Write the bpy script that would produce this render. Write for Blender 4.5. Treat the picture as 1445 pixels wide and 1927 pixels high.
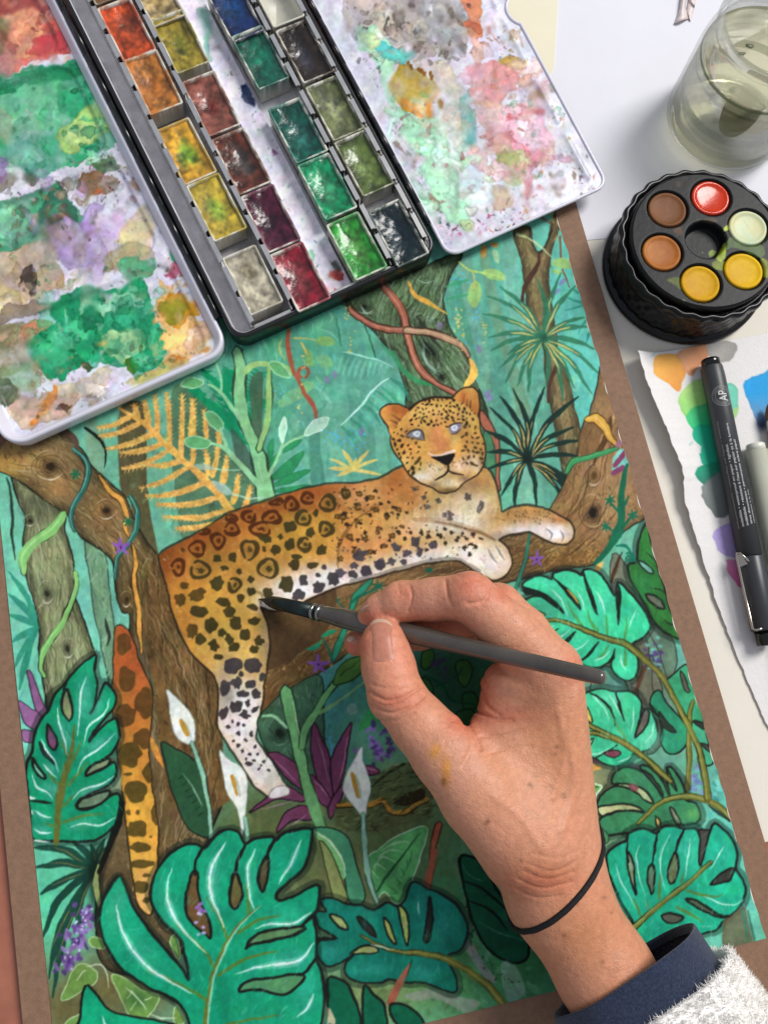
import bpy, bmesh, math, random
import numpy as np
from mathutils import Matrix, Vector

for o in list(bpy.data.objects):
    bpy.data.objects.remove(o)
SC = bpy.context.scene
COL = SC.collection
rnd = random.Random(7)
NR = np.random.RandomState(11)

# ------------------------------------------------------------------ camera
# World: origin = lower right corner of the painting, x along its lower edge,
# y towards its upper edge, z up, painting surface at z = 0. Lengths below are mm.
F_PX, CX, CY = 1462.0, 722.5, 963.5
M = np.array([[0.97841928, -0.20446002, 0.02986328],
              [-0.19280143, -0.95533895, -0.22395333],
              [0.07431906, 0.21336257, -0.97414223]])
CAM = np.array([-148.401, 136.372, 358.775])
cd = bpy.data.cameras.new("camera")
cam = bpy.data.objects.new("camera", cd)
COL.objects.link(cam)
R = Matrix(((M[0][0], -M[1][0], -M[2][0], CAM[0] * .001),
            (M[0][1], -M[1][1], -M[2][1], CAM[1] * .001),
            (M[0][2], -M[1][2], -M[2][2], CAM[2] * .001),
            (0, 0, 0, 1)))
cam.matrix_world = R
cd.sensor_fit = 'VERTICAL'
cd.sensor_height = 24.0
cd.lens = 24.0 * F_PX / 1927.0
cd.clip_start = 0.01
cd.clip_end = 50
SC.camera = cam

# ------------------------------------------------------------------ light
w = bpy.data.worlds.new("World")
SC.world = w
w.use_nodes = True
bg = w.node_tree.nodes["Background"]
bg.inputs[0].default_value = (0.80, 0.86, 1.0, 1)
bg.inputs[1].default_value = 0.46


def area(name, loc, target, sx, sy, power, col):
    l = bpy.data.lights.new(name, 'AREA')
    l.shape = 'RECTANGLE'
    l.size, l.size_y = sx, sy
    l.energy = power
    l.color = col
    o = bpy.data.objects.new(name, l)
    COL.objects.link(o)
    o.location = loc
    d = Vector(target) - Vector(loc)
    o.rotation_euler = d.to_track_quat('-Z', 'Y').to_euler()
    return o


area("window_light", (2.50, 1.55, 3.20), (-0.10, 0.17, 0), 1.4, 1.9, 198.0, (1.0, 0.975, 0.94))
SC.view_settings.view_transform = 'Standard'
SC.view_settings.look = 'None'
SC.view_settings.exposure = 0.0
SC.view_settings.gamma = 1.0
SC.view_settings.use_curve_mapping = False
SC.render.engine = 'CYCLES'
SC.render.resolution_x, SC.render.resolution_y = 767, 1024


# ------------------------------------------------------------------ helpers
def un(px, py, z=0.0):
    """photo pixel -> point on the horizontal plane at height z (mm)"""
    r = M.T @ np.array([px - CX, py - CY, F_PX])
    return CAM + (z - CAM[2]) / r[2] * r


def pr(P):
    """points (n,3) mm -> photo pixels (n,2)"""
    q = (np.asarray(P, float) - CAM) @ M.T
    return np.stack([q[:, 0] / q[:, 2] * F_PX + CX, q[:, 1] / q[:, 2] * F_PX + CY], 1)


class Frame:
    def __init__(s, O, adeg, tilt=0.0):
        a, t = math.radians(adeg), math.radians(tilt)
        s.O = np.array(O, float)
        s.U = np.array([math.cos(a), math.sin(a), 0])
        V0 = np.array([-math.sin(a), math.cos(a), 0])
        Z = np.array([0, 0, 1.0])
        s.V = V0 * math.cos(t) + Z * math.sin(t)
        s.W = -V0 * math.sin(t) + Z * math.cos(t)

    def p(s, P):
        P = np.asarray(P, float).reshape(-1, 3)
        return s.O + P[:, :1] * s.U + P[:, 1:2] * s.V + P[:, 2:3] * s.W

    def px(s, x, y, h):
        r = M.T @ np.array([x - CX, y - CY, F_PX])
        t = ((s.O + h * s.W - CAM) @ s.W) / (r @ s.W)
        q = CAM + t * r - s.O
        return np.array([q @ s.U, q @ s.V])

    def mat(s):
        return Matrix(((s.U[0], s.V[0], s.W[0], s.O[0] * .001), (s.U[1], s.V[1], s.W[1], s.O[1] * .001),
                       (s.U[2], s.V[2], s.W[2], s.O[2] * .001), (0, 0, 0, 1)))


def lin(c):
    c = np.asarray(c, float)
    return np.where(c <= 0.04045, c / 12.92, ((c + 0.055) / 1.055) ** 2.4)


def hx(s):
    s = s.lstrip('#')
    return np.array([int(s[i:i + 2], 16) / 255.0 for i in (0, 2, 4)])


def tag(o, label=None, cat=None, group=None, kind=None):
    if label: o['label'] = label
    if cat: o['category'] = cat
    if group: o['group'] = group
    if kind: o['kind'] = kind
    return o


def mesh(name, V, Fs, smooth=True):
    me = bpy.data.meshes.new(name)
    V = np.asarray(V, float) * .001
    me.from_pydata(V.tolist(), [], [list(map(int, f)) for f in Fs])
    if smooth:
        me.polygons.foreach_set('use_smooth', [True] * len(me.polygons))
    me.update()
    return me


def link(name, me, mat=None, parent=None, mw=None):
    o = bpy.data.objects.new(name, me)
    COL.objects.link(o)
    if mat is not None:
        o.data.materials.clear() if False else None
        if len(o.data.materials) == 0:
            o.data.materials.append(mat)
    if mw is not None:
        o.matrix_world = mw
    if parent is not None:
        o.parent = parent
        if mw is None:
            o.matrix_parent_inverse = EMAT[parent.name].inverted()
        else:
            o.matrix_parent_inverse = EMAT[parent.name].inverted()
    EMAT[o.name] = mw.copy() if mw is not None else Matrix.Identity(4)
    return o


EMAT = {}


def empty(name, loc_mm, mw=None):
    o = bpy.data.objects.new(name, None)
    COL.objects.link(o)
    o.empty_display_size = 0.01
    if mw is None:
        mw = Matrix.Translation(Vector(loc_mm) * .001)
    o.matrix_world = mw
    EMAT[o.name] = mw.copy()
    return o


def part(name, V, Fs, mat, parent=None, smooth=True):
    return link(name, mesh(name, V, Fs, smooth), mat, parent)


def merge(*vf):
    V, Fs, n = [], [], 0
    for v, f in vf:
        v = np.asarray(v, float)
        V.append(v)
        Fs += [[i + n for i in q] for q in f]
        n += len(v)
    return np.concatenate(V), Fs


def box(x0, x1, y0, y1, z0, z1, b=0.0):
    if b <= 0:
        V = [(x, y, z) for z in (z0, z1) for y in (y0, y1) for x in (x0, x1)]
        return np.array(V, float), [(0, 2, 3, 1), (4, 5, 7, 6), (0, 1, 5, 4), (2, 6, 7, 3), (0, 4, 6, 2), (1, 3, 7, 5)]
    # bevelled along all edges
    V = []
    for z, ins in ((z0, b), (z0 + b, 0), (z1 - b, 0), (z1, b)):
        for (x, y) in ((x0 + b, y0), (x1 - b, y0), (x1, y0 + b), (x1, y1 - b), (x1 - b, y1), (x0 + b, y1), (x0, y1 - b), (x0, y0 + b)):
            cx, cy = (x0 + x1) / 2, (y0 + y1) / 2
            V.append((x - math.copysign(min(ins, abs(x - cx)), x - cx), y - math.copysign(min(ins, abs(y - cy)), y - cy), z))
    Fs = [tuple(range(7, -1, -1)), tuple(range(24, 32))]
    for k in range(3):
        for i in range(8):
            j = (i + 1) % 8
            Fs.append((k * 8 + i, k * 8 + j, k * 8 + 8 + j, k * 8 + 8 + i))
    return np.array(V, float), Fs


def tube(path, rad, n=16, cap=True, sx=1.0):
    """swept round tube; rad scalar or list"""
    P = np.asarray(path, float)
    m = len(P)
    rad = np.broadcast_to(np.asarray(rad, float), (m,))
    T = np.gradient(P, axis=0)
    T /= np.linalg.norm(T, axis=1)[:, None] + 1e-12
    up = np.array([0, 0, 1.0])
    if abs(T[0] @ up) > .9: up = np.array([1.0, 0, 0])
    V = []
    N = up - (up @ T[0]) * T[0]
    N /= np.linalg.norm(N)
    for i in range(m):
        N = N - (N @ T[i]) * T[i]
        N /= np.linalg.norm(N) + 1e-12
        B = np.cross(T[i], N)
        for k in range(n):
            a = 2 * math.pi * k / n
            V.append(P[i] + rad[i] * (math.cos(a) * N + math.sin(a) * B * sx))
    Fs = []
    for i in range(m - 1):
        for k in range(n):
            j = (k + 1) % n
            Fs.append((i * n + k, i * n + j, i * n + n + j, i * n + n + k))
    if cap:
        Fs.append(tuple(range(n - 1, -1, -1)))
        Fs.append(tuple(range((m - 1) * n, m * n)))
    return np.array(V), Fs


def lathe(prof, c=(0, 0), n=64, closed=False, rfun=None, cap=True):
    V, Fs = [], []
    for (r, z) in prof:
        for k in range(n):
            a = 2 * math.pi * k / n
            rr = r if rfun is None else rfun(r, z, a)
            V.append((c[0] + rr * math.cos(a), c[1] + rr * math.sin(a), z))
    m = len(prof)
    for i in range(m - 1 + (1 if closed else 0)):
        i2 = (i + 1) % m
        for k in range(n):
            j = (k + 1) % n
            Fs.append((i * n + k, i * n + j, i2 * n + j, i2 * n + k))
    if not closed and cap:
        if prof[0][0] > 1e-6: Fs.append(tuple(range(n - 1, -1, -1)))
        if prof[-1][0] > 1e-6: Fs.append(tuple(range((m - 1) * n, m * n)))
    return np.array(V), Fs


def rrect(u0, u1, v0, v1, r, n=8, side=0):
    out = []
    for cx, cy, a0 in ((u1 - r, v0 + r, -90), (u1 - r, v1 - r, 0), (u0 + r, v1 - r, 90), (u0 + r, v0 + r, 180)):
        for k in range(n + 1):
            a = math.radians(a0 + 90.0 * k / n)
            out.append((cx + r * math.cos(a), cy + r * math.sin(a)))
    if side:
        o2 = []
        for i, p in enumerate(out):
            o2.append(p)
            q = out[(i + 1) % len(out)]
            if i % (n + 1) == n:
                o2 += [(p[0] + (q[0] - p[0]) * k / (side + 1), p[1] + (q[1] - p[1]) * k / (side + 1)) for k in range(1, side + 1)]
        out = o2
    return np.array(out)


def rsweep(u0, u1, v0, v1, r, prof, n=8, capfirst=False, caplast=False, side=0):
    """sweep profile [(inset, z)] round a rounded rectangle"""
    V, Fs, m = [], [], 4 * (n + 1 + side)
    for ins, z in prof:
        q = rrect(u0 + ins, u1 - ins, v0 + ins, v1 - ins, max(r - ins, 0.3), n, side)
        V += [(x, y, z) for x, y in q]
    for i in range(len(prof) - 1):
        for k in range(m):
            j = (k + 1) % m
            Fs.append((i * m + k, i * m + j, i * m + m + j, i * m + m + k))
    if capfirst: Fs.append(tuple(range(m - 1, -1, -1)))
    if caplast: Fs.append(tuple(range((len(prof) - 1) * m, len(prof) * m)))
    return np.array(V), Fs


# ------------------------------------------------------------------ materials
def mat(name, col, rough=0.5, metal=0.0, var=0.0, vscale=60, bump=0.0, bscale=300, spec=0.5, trans=0.0, ior=1.45, col2=None,
        sss=0.0, coat=0.0, attr=None, detail=6, sheen=0.0, alpha=1.0):
    m = bpy.data.materials.new(name)
    m.use_nodes = True
    nt = m.node_tree
    b = nt.nodes["Principled BSDF"]
    c = lin(hx(col)) if isinstance(col, str) else np.array(col[:3])
    b.inputs['Base Color'].default_value = (*c, 1)
    b.inputs['Roughness'].default_value = rough
    b.inputs['Metallic'].default_value = metal
    b.inputs['Specular IOR Level'].default_value = spec
    b.inputs['IOR'].default_value = ior
    b.inputs['Transmission Weight'].default_value = trans
    b.inputs['Coat Weight'].default_value = coat
    b.inputs['Coat Roughness'].default_value = 0.12
    b.inputs['Sheen Weight'].default_value = sheen
    if sss:
        b.inputs['Subsurface Weight'].default_value = sss
        b.inputs['Subsurface Radius'].default_value = (1.0, 0.35, 0.2)
        b.inputs['Subsurface Scale'].default_value = 0.003
    tc = nt.nodes.new('ShaderNodeTexCoord')
    src = None
    if attr:
        a = nt.nodes.new('ShaderNodeAttribute')
        a.attribute_name = attr
        src = a.outputs['Color']
    if var > 0:
        n = nt.nodes.new('ShaderNodeTexNoise')
        n.inputs['Scale'].default_value = vscale
        n.inputs['Detail'].default_value = detail
        n.inputs['Roughness'].default_value = 0.65
        nt.links.new(tc.outputs['Object'], n.inputs['Vector'])
        mx = nt.nodes.new('ShaderNodeMix')
        mx.data_type = 'RGBA'
        mx.blend_type = 'MULTIPLY' if col2 is None else 'MIX'
        rp = nt.nodes.new('ShaderNodeMapRange')
        rp.inputs['From Min'].default_value = 0.3
        rp.inputs['From Max'].default_value = 0.7
        nt.links.new(n.outputs['Fac'], rp.inputs['Value'])
        if col2 is None:
            rp.inputs['To Min'].default_value = 1 - var
            rp.inputs['To Max'].default_value = 1 + var
            mx.inputs['Factor'].default_value = 1
            if src is not None:
                nt.links.new(src, mx.inputs['A'])
            else:
                mx.inputs['A'].default_value = (*c, 1)
            nt.links.new(rp.outputs['Result'], mx.inputs['B'])
        else:
            rp.inputs['To Max'].default_value = var
            c2 = lin(hx(col2))
            nt.links.new(rp.outputs['Result'], mx.inputs['Factor'])
            mx.inputs['A'].default_value = (*c, 1)
            mx.inputs['B'].default_value = (*c2, 1)
        src = mx.outputs['Result']
    if src is not None:
        nt.links.new(src, b.inputs['Base Color'])
    if bump > 0:
        n2 = nt.nodes.new('ShaderNodeTexNoise')
        n2.inputs['Scale'].default_value = bscale
        n2.inputs['Detail'].default_value = 5
        nt.links.new(tc.outputs['Object'], n2.inputs['Vector'])
        bp = nt.nodes.new('ShaderNodeBump')
        bp.inputs['Strength'].default_value = bump
        bp.inputs['Distance'].default_value = 0.0006
        nt.links.new(n2.outputs['Fac'], bp.inputs['Height'])
        nt.links.new(bp.outputs['Normal'], b.inputs['Normal'])
    return m


# ------------------------------------------------------------------ paint canvases
# A canvas holds flat paint (what is brushed on a sheet or a palette), laid out in the pixel grid of
# the photograph of that flat sheet and then carried on to the sheet's own vertices.
S = 0.72
PAD = 150
CW, CH = int((1445 + 2 * PAD) * S), int((1927 + 2 * PAD) * S)


def vnoise(h, w, cell, seed):
    r = np.random.RandomState(seed)
    cy, cx = cell if isinstance(cell, tuple) else (cell, cell)
    gh, gw = int(h / cy) + 3, int(w / cx) + 3
    g = r.rand(gh, gw)
    y = np.arange(h) / cy
    x = np.arange(w) / cx
    yi, xi = y.astype(int), x.astype(int)
    fy, fx = y - yi, x - xi
    fy, fx = fy * fy * (3 - 2 * fy), fx * fx * (3 - 2 * fx)
    a = g[yi][:, xi] * (1 - fx) + g[yi][:, xi + 1] * fx
    b = g[yi + 1][:, xi] * (1 - fx) + g[yi + 1][:, xi + 1] * fx
    return a * (1 - fy[:, None]) + b * fy[:, None]


NZ = (vnoise(CH, CW, 45, 1) * .4 + vnoise(CH, CW, 18, 2) * .3 + vnoise(CH, CW, 7, 3) * .2 + vnoise(CH, CW, 2.5, 4) * .1 - .5) * 2
NF = (vnoise(CH, CW, 6, 5) * .4 + vnoise(CH, CW, 3, 6) * .3 + NR.rand(CH, CW) * .3 - .5) * 2


def spline(P, closed=True, step=6.0):
    P = np.asarray(P, float)
    n = len(P)
    out = []
    rng = range(n if closed else n - 1)
    for i in rng:
        if closed:
            p0, p1, p2, p3 = P[(i - 1) % n], P[i], P[(i + 1) % n], P[(i + 2) % n]
        else:
            p0, p1, p2, p3 = P[max(i - 1, 0)], P[i], P[i + 1], P[min(i + 2, n - 1)]
        k = max(2, int(np.hypot(*(p2 - p1)[:2]) / step))
        t = np.arange(k)[:, None] / k
        out.append(0.5 * (2 * p1 + (p2 - p0) * t + (2 * p0 - 5 * p1 + 4 * p2 - p3) * t ** 2 + (3 * p1 - p0 - 3 * p2 + p3) * t ** 3))
    if not closed: out.append(P[-1:])
    return np.concatenate(out)


def rough(P, amp, seed=0, step=7.0, cells=(60, 22, 9)):
    """crinkle a closed outline like the edge of a dried wash"""
    r = np.random.RandomState(seed)
    P = spline(P, True, step)
    c = P.mean(0)
    d = np.roll(P, -1, 0) - np.roll(P, 1, 0)
    nrm = np.stack([d[:, 1], -d[:, 0]], 1)
    nrm /= np.linalg.norm(nrm, axis=1)[:, None] + 1e-9
    L = len(P)
    off = np.zeros(L)
    for i, ce in enumerate(cells):
        k = max(3, int(L * step / ce))
        g = r.randn(k + 1)
        g[-1] = g[0]
        off += np.interp(np.arange(L) / L * k, np.arange(k + 1), g) / (1.6 ** i)
    return P + nrm * (off * amp)[:, None]


class Canvas:
    def __init__(s, base):
        s.a = np.ones((CH, CW, 3)) * hx(base)
        s.clip = None

    def cov(s, P):
        """anti-aliased nonzero coverage of a closed polygon (photo px); returns (y0,x0,cov)"""
        P = (np.asarray(P, float) + PAD) * S
        x0 = int(max(0, math.floor(P[:, 0].min()) - 1)); x1 = int(min(CW, math.ceil(P[:, 0].max()) + 2))
        y0 = int(max(0, math.floor(P[:, 1].min()) - 1)); y1 = int(min(CH, math.ceil(P[:, 1].max()) + 2))
        if x1 <= x0 or y1 <= y0: return None
        SS = 4
        A = P.copy(); B = np.roll(P, -1, 0)
        ya, yb = (A[:, 1] - y0) * SS - .5, (B[:, 1] - y0) * SS - .5
        up = ya < yb
        lo, hi = np.minimum(ya, yb), np.maximum(ya, yb)
        H = (y1 - y0) * SS
        i0 = np.clip(np.ceil(lo), 0, H).astype(int); i1 = np.clip(np.ceil(hi), 0, H).astype(int)
        cnt = i1 - i0
        if cnt.sum() == 0: return None
        e = np.repeat(np.arange(len(P)), cnt)
        st = np.repeat(np.cumsum(cnt) - cnt, cnt)
        row = i0[e] + (np.arange(len(e)) - st)
        t = (row - ya[e]) / (yb[e] - ya[e])
        X = A[e, 0] + t * (B[e, 0] - A[e, 0]) - x0
        dr = np.where(up[e], 1, -1)
        o = np.lexsort((X, row))
        row, X, dr = row[o], X[o], dr[o]
        wa = np.cumsum(dr); wb = wa - dr
        sgn = np.where((wb == 0) & (wa != 0), 1, 0) - np.where((wb != 0) & (wa == 0), 1, 0)
        k = sgn != 0
        row, X, sgn = row[k] // SS, np.clip(X[k], 0, x1 - x0 - 1e-3), sgn[k]
        W = x1 - x0
        D = np.zeros((y1 - y0, W + 2))
        xi = X.astype(int); fr = X - xi
        np.add.at(D, (row, xi), sgn * (1 - fr))
        np.add.at(D, (row, xi + 1), sgn * fr)
        c = np.clip(np.cumsum(D, 1)[:, :W] / SS, 0, 1)
        return y0, x0, c

    def blend(s, y0, x0, c, col, a=1.0, tex=0.0, grad=None, fine=0.0):
        h, w = c.shape
        sl = (slice(y0, y0 + h), slice(x0, x0 + w))
        if s.clip is not None: c = c * s.clip[sl]
        cc = hx(col) if isinstance(col, str) else np.asarray(col, float)
        if grad is not None:
            c2, p0, p1 = grad
            p0 = (np.array(p0, float) + PAD) * S; p1 = (np.array(p1, float) + PAD) * S
            d = p1 - p0
            yy, xx = np.mgrid[y0:y0 + h, x0:x0 + w]
            t = np.clip(((xx - p0[0]) * d[0] + (yy - p0[1]) * d[1]) / (d @ d) + NZ[sl] * .12, 0, 1)[..., None]
            cc = cc * (1 - t) + hx(c2) * t
        if tex or fine:
            cc = cc * (1 + tex * NZ[sl] + fine * NF[sl])[..., None]
        k = (c * a)[..., None]
        s.a[sl] = s.a[sl] * (1 - k) + np.clip(cc, 0, 1) * k

    def fill(s, P, col, a=1.0, smooth=True, tex=0.10, grad=None, out=None, ow=4.0, fine=.04):
        Q = spline(P) if smooth else np.asarray(P, float)
        r = s.cov(Q)
        if r is not None: s.blend(*r, col, a, tex, grad, fine)
        if out: s.line(np.concatenate([Q, Q[:1]]), ow, out, smooth=False)
        return r

    def mask(s, P, smooth=True):
        m = np.zeros((CH, CW))
        r = s.cov(spline(P) if smooth else P)
        if r is not None:
            y, x, c = r
            m[y:y + c.shape[0], x:x + c.shape[1]] = c
        return m

    def line(s, P, wd, col, a=1.0, smooth=True, tex=.06, jit=.12, fine=.0):
        P = np.asarray(P, float)
        Q = spline(P, False, 5) if smooth and len(P) > 2 else P
        n = len(Q)
        if n < 2: return
        if np.isscalar(wd): wd = [wd, wd]
        if col == '#1f2420': wd = np.array(wd) * .82
        W = np.interp(np.linspace(0, 1, n), np.linspace(0, 1, len(wd)), wd) / 2
        W = W * (1 + jit * np.interp(np.arange(n), np.arange(0, n + 6, 5), NR.randn(len(np.arange(0, n + 6, 5)))))
        T = np.gradient(Q, axis=0)
        T /= np.linalg.norm(T, axis=1)[:, None] + 1e-9
        N = np.stack([-T[:, 1], T[:, 0]], 1)
        poly = np.concatenate([Q + N * W[:, None], [Q[-1] + T[-1] * W[-1]], (Q - N * W[:, None])[::-1], [Q[0] - T[0] * W[0]]])
        r = s.cov(poly)
        if r is not None: s.blend(*r, col, a, tex, None, fine)

    def soft(s, x, y, rx, ry, col, a=1.0, ang=0.0, tex=0.0):
        X, Y = (x + PAD) * S, (y + PAD) * S
        R_ = max(rx, ry) * S * 2.2
        x0, x1 = int(max(0, X - R_)), int(min(CW, X + R_ + 1))
        y0, y1 = int(max(0, Y - R_)), int(min(CH, Y + R_ + 1))
        if x1 <= x0 or y1 <= y0: return
        yy, xx = np.mgrid[y0:y1, x0:x1]
        t = math.radians(ang)
        dx, dy = xx - X, yy - Y
        u = (dx * math.cos(t) + dy * math.sin(t)) / (rx * S)
        v = (-dx * math.sin(t) + dy * math.cos(t)) / (ry * S)
        q = u * u + v * v
        s.blend(y0, x0, np.exp(-q * (1 + .25 * NZ[y0:y1, x0:x1])), col, a, tex)

    def ell(s, x, y, rx, ry, col, a=1.0, ang=0.0, n=14, irr=0.12, tex=.12, fine=.06):
        t = np.arange(n) / n * 2 * math.pi
        k = 1 + irr * NR.randn(n)
        X, Y = rx * np.cos(t) * k, ry * np.sin(t) * k
        c_, s_ = math.cos(math.radians(ang)), math.sin(math.radians(ang))
        s.fill(np.stack([x + X * c_ - Y * s_, y + X * s_ + Y * c_], 1), col, a, tex=tex, fine=fine)

    def wash(s, P, col, a=.85, amp=6, seed=0, edge=.35, tex=.28, grad=None, cells=(60, 22, 9), gran=.25):
        """dried watercolour puddle: crinkled outline, darker rim, uneven pigment"""
        Q = rough(P, amp, seed, cells=cells)
        r = s.cov(Q)
        if r is None: return
        y0, x0, c = r
        h, w = c.shape
        b = c.copy()
        for k in (2, 2):
            p = np.pad(b, k + 1, mode='constant')
            I = p.cumsum(0).cumsum(1)
            d = 2 * k + 1
            b = (I[d:, d:] - I[:-d, d:] - I[d:, :-d] + I[:-d, :-d])[:h, :w] / (d * d)
        rim = np.clip((1 - b) * 2, 0, 1) * c
        nz = NZ[y0:y0 + h, x0:x0 + w]
        al = np.clip(a * (1 + gran * nz * 1.6), 0, 1)
        s.blend(y0, x0, c * al, col, 1.0, tex, grad, .03)
        cc = (hx(col) if isinstance(col, str) else np.asarray(col)) * .55
        s.blend(y0, x0, rim * edge * np.clip(.6 + nz, 0, 1.3), cc, 1.0)

    def speck(s, P, n, cols, r=(1, 3), a=.9, seed=0):
        m = s.cov(spline(P))
        rs = np.random.RandomState(seed)
        if m is None: return
        y0, x0, c = m
        ys, xs = np.nonzero(c > .5)
        for _ in range(n):
            k = rs.randint(len(ys))
            x, y = (xs[k] + x0) / S - PAD, (ys[k] + y0) / S - PAD
            rr = r[0] + (r[1] - r[0]) * rs.rand() ** 3
            s.ell(x, y, rr, rr * (.5 + rs.rand() * .7), cols[rs.randint(len(cols))], a, rs.rand() * 180, n=7, irr=.25)

    def warp(s, levels, seed):
        """let every edge wander a little, as hand laid paint does"""
        dx = sum(a * S * (vnoise(CH, CW, c * S, seed + i) - .5) * 2 for i, (a, c) in enumerate(levels))
        dy = sum(a * S * (vnoise(CH, CW, c * S, seed + 50 + i) - .5) * 2 for i, (a, c) in enumerate(levels))
        yy, xx = np.mgrid[0:CH, 0:CW]
        X = np.clip(xx + dx, 0, CW - 1.001); Y = np.clip(yy + dy, 0, CH - 1.001)
        xi, yi = X.astype(int), Y.astype(int)
        fx, fy = (X - xi)[..., None], (Y - yi)[..., None]
        A = s.a
        s.a = (A[yi, xi] * (1 - fx) + A[yi, xi + 1] * fx) * (1 - fy) + (A[yi + 1, xi] * (1 - fx) + A[yi + 1, xi + 1] * fx) * fy

    def bleed(s, k, cell, seed, lo=.4, hi=.6):
        """some passages melt into each other where they were wet, others keep their edges"""
        b = s.a
        for _ in range(2):
            p = np.pad(b, ((k + 1, k), (k + 1, k), (0, 0)), mode='edge')
            I = p.cumsum(0).cumsum(1)
            d = 2 * k + 1
            b = (I[d:, d:] - I[:-d, d:] - I[d:, :-d] + I[:-d, :-d])[:CH, :CW] / (d * d)
        m = np.clip((vnoise(CH, CW, cell * S, seed) - lo) / (hi - lo), 0, 1)[..., None]
        s.a = s.a * (1 - m) + b * m

    def grain(s, levels, seed, hue=.03):
        """uneven pigment: levels = [(strength, cell)]"""
        for i, (a, c) in enumerate(levels):
            c = (c[0] * S, c[1] * S) if isinstance(c, tuple) else c * S
            s.a = s.a * (1 + a * 2 * (vnoise(CH, CW, c, seed + i) - .5))[..., None]
        for ch in range(3):
            s.a[..., ch] *= 1 + hue * 2 * (vnoise(CH, CW, 16 * S, seed + 90 + ch) - .5)
        s.a = np.clip(s.a, 0, 1)

    def sample(s, pix):
        X = np.clip((pix[:, 0] + PAD) * S - .5, 0, CW - 1.001)
        Y = np.clip((pix[:, 1] + PAD) * S - .5, 0, CH - 1.001)
        xi, yi = X.astype(int), Y.astype(int)
        fx, fy = (X - xi)[:, None], (Y - yi)[:, None]
        A = s.a
        return ((A[yi, xi] * (1 - fx) + A[yi, xi + 1] * fx) * (1 - fy) + (A[yi + 1, xi] * (1 - fx) + A[yi + 1, xi + 1] * fx) * fy)


def zt(ox, oy, sc):
    return lambda *p: [(ox + p[i] / sc, oy + p[i + 1] / sc) for i in range(0, len(p), 2)]


def gridmesh(name, P, nu, nv, colors=None, smooth=True):
    """P (nv*nu,3) mm row-major; optional srgb colours per vertex"""
    me = bpy.data.meshes.new(name)
    me.vertices.add(nu * nv)
    me.vertices.foreach_set('co', (np.asarray(P) * .001).astype(np.float32).ravel())
    i = np.arange((nv - 1) * (nu - 1))
    r, c = i // (nu - 1), i % (nu - 1)
    a = r * nu + c
    q = np.stack([a, a + 1, a + nu + 1, a + nu], 1)
    me.loops.add(q.size)
    me.loops.foreach_set('vertex_index', q.ravel().astype(np.int32))
    me.polygons.add(len(q))
    me.polygons.foreach_set('loop_start', (np.arange(len(q)) * 4).astype(np.int32))
    if smooth:
        me.polygons.foreach_set('use_smooth', np.ones(len(q), bool))
    me.update(calc_edges=True)
    if colors is not None:
        ca = me.color_attributes.new('paint', 'FLOAT_COLOR', 'POINT')
        d = np.ones((nu * nv, 4), np.float32)
        d[:, :3] = np.clip(lin(colors) * GAIN, 0, .9)
        ca.data.foreach_set('color', d.ravel())
    return me


GAIN = 0.95

# ------------------------------------------------------------------ the painting's paint
INK = '#1f2420'
zA = zt(0, 760, 4.0147); zB = zt(160, 680, 3.0104); zC = zt(520, 480, 3.6125); zD = zt(800, 390, 3.6125)
zE = zt(960, 1040, 2.979); zF = zt(160, 1520, 3.0104); zG = zt(460, 1280, 3.1413); zH = zt(560, 1600, 2.7788)
zI = zt(0, 1180, 4.188); zJ = zt(1080, 1360, 3.959); zK = zt(1000, 700, 4.819); zL = zt(660, 680, 3.284)
zM = zt(280, 880, 3.284); zN = zt(180, 1100, 3.284); zO = zt(0, 1480, 3.0104); zP = zt(640, 1040, 2.779)
zQ = zt(440, 1060, 3.6125); zR = zt(1160, 960, 5.07)


def one(z, x, y):
    return z(x, y)[0]


def knot(c, x, y, rx, ry, ang=0, dark='#2b2618', light='#c9c2a0', rings=4, ring='#4f4630'):
    for k in range(rings, 0, -1):
        n = 26
        t0 = rnd.random() * 6.3
        pts = []
        for i in range(n):
            t = t0 + i / n * 5.2
            q = k / rings * (1 + .06 * math.sin(3 * t + k))
            X, Y = rx * q * math.cos(t), ry * q * math.sin(t)
            a_ = math.radians(ang)
            pts.append((x + X * math.cos(a_) - Y * math.sin(a_), y + X * math.sin(a_) + Y * math.cos(a_)))
        c.line(pts, [.8, 2, .8], ring, .6)
    c.soft(x, y, rx * .5, ry * .5, dark, .8, ang)
    c.ell(x, y, rx * .28, ry * .28, dark, .9, ang)
    t = np.linspace(.5, 2.4, 8)
    c.line(np.stack([x + rx * .85 * np.cos(t), y + ry * .85 * np.sin(t)], 1), [.5, 3, .5], light, .75)
    c.line(np.stack([x + rx * 1.05 * np.cos(t + 3), y + ry * 1.05 * np.sin(t + 3)], 1), [.5, 1.5, .5], light, .5)


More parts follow.
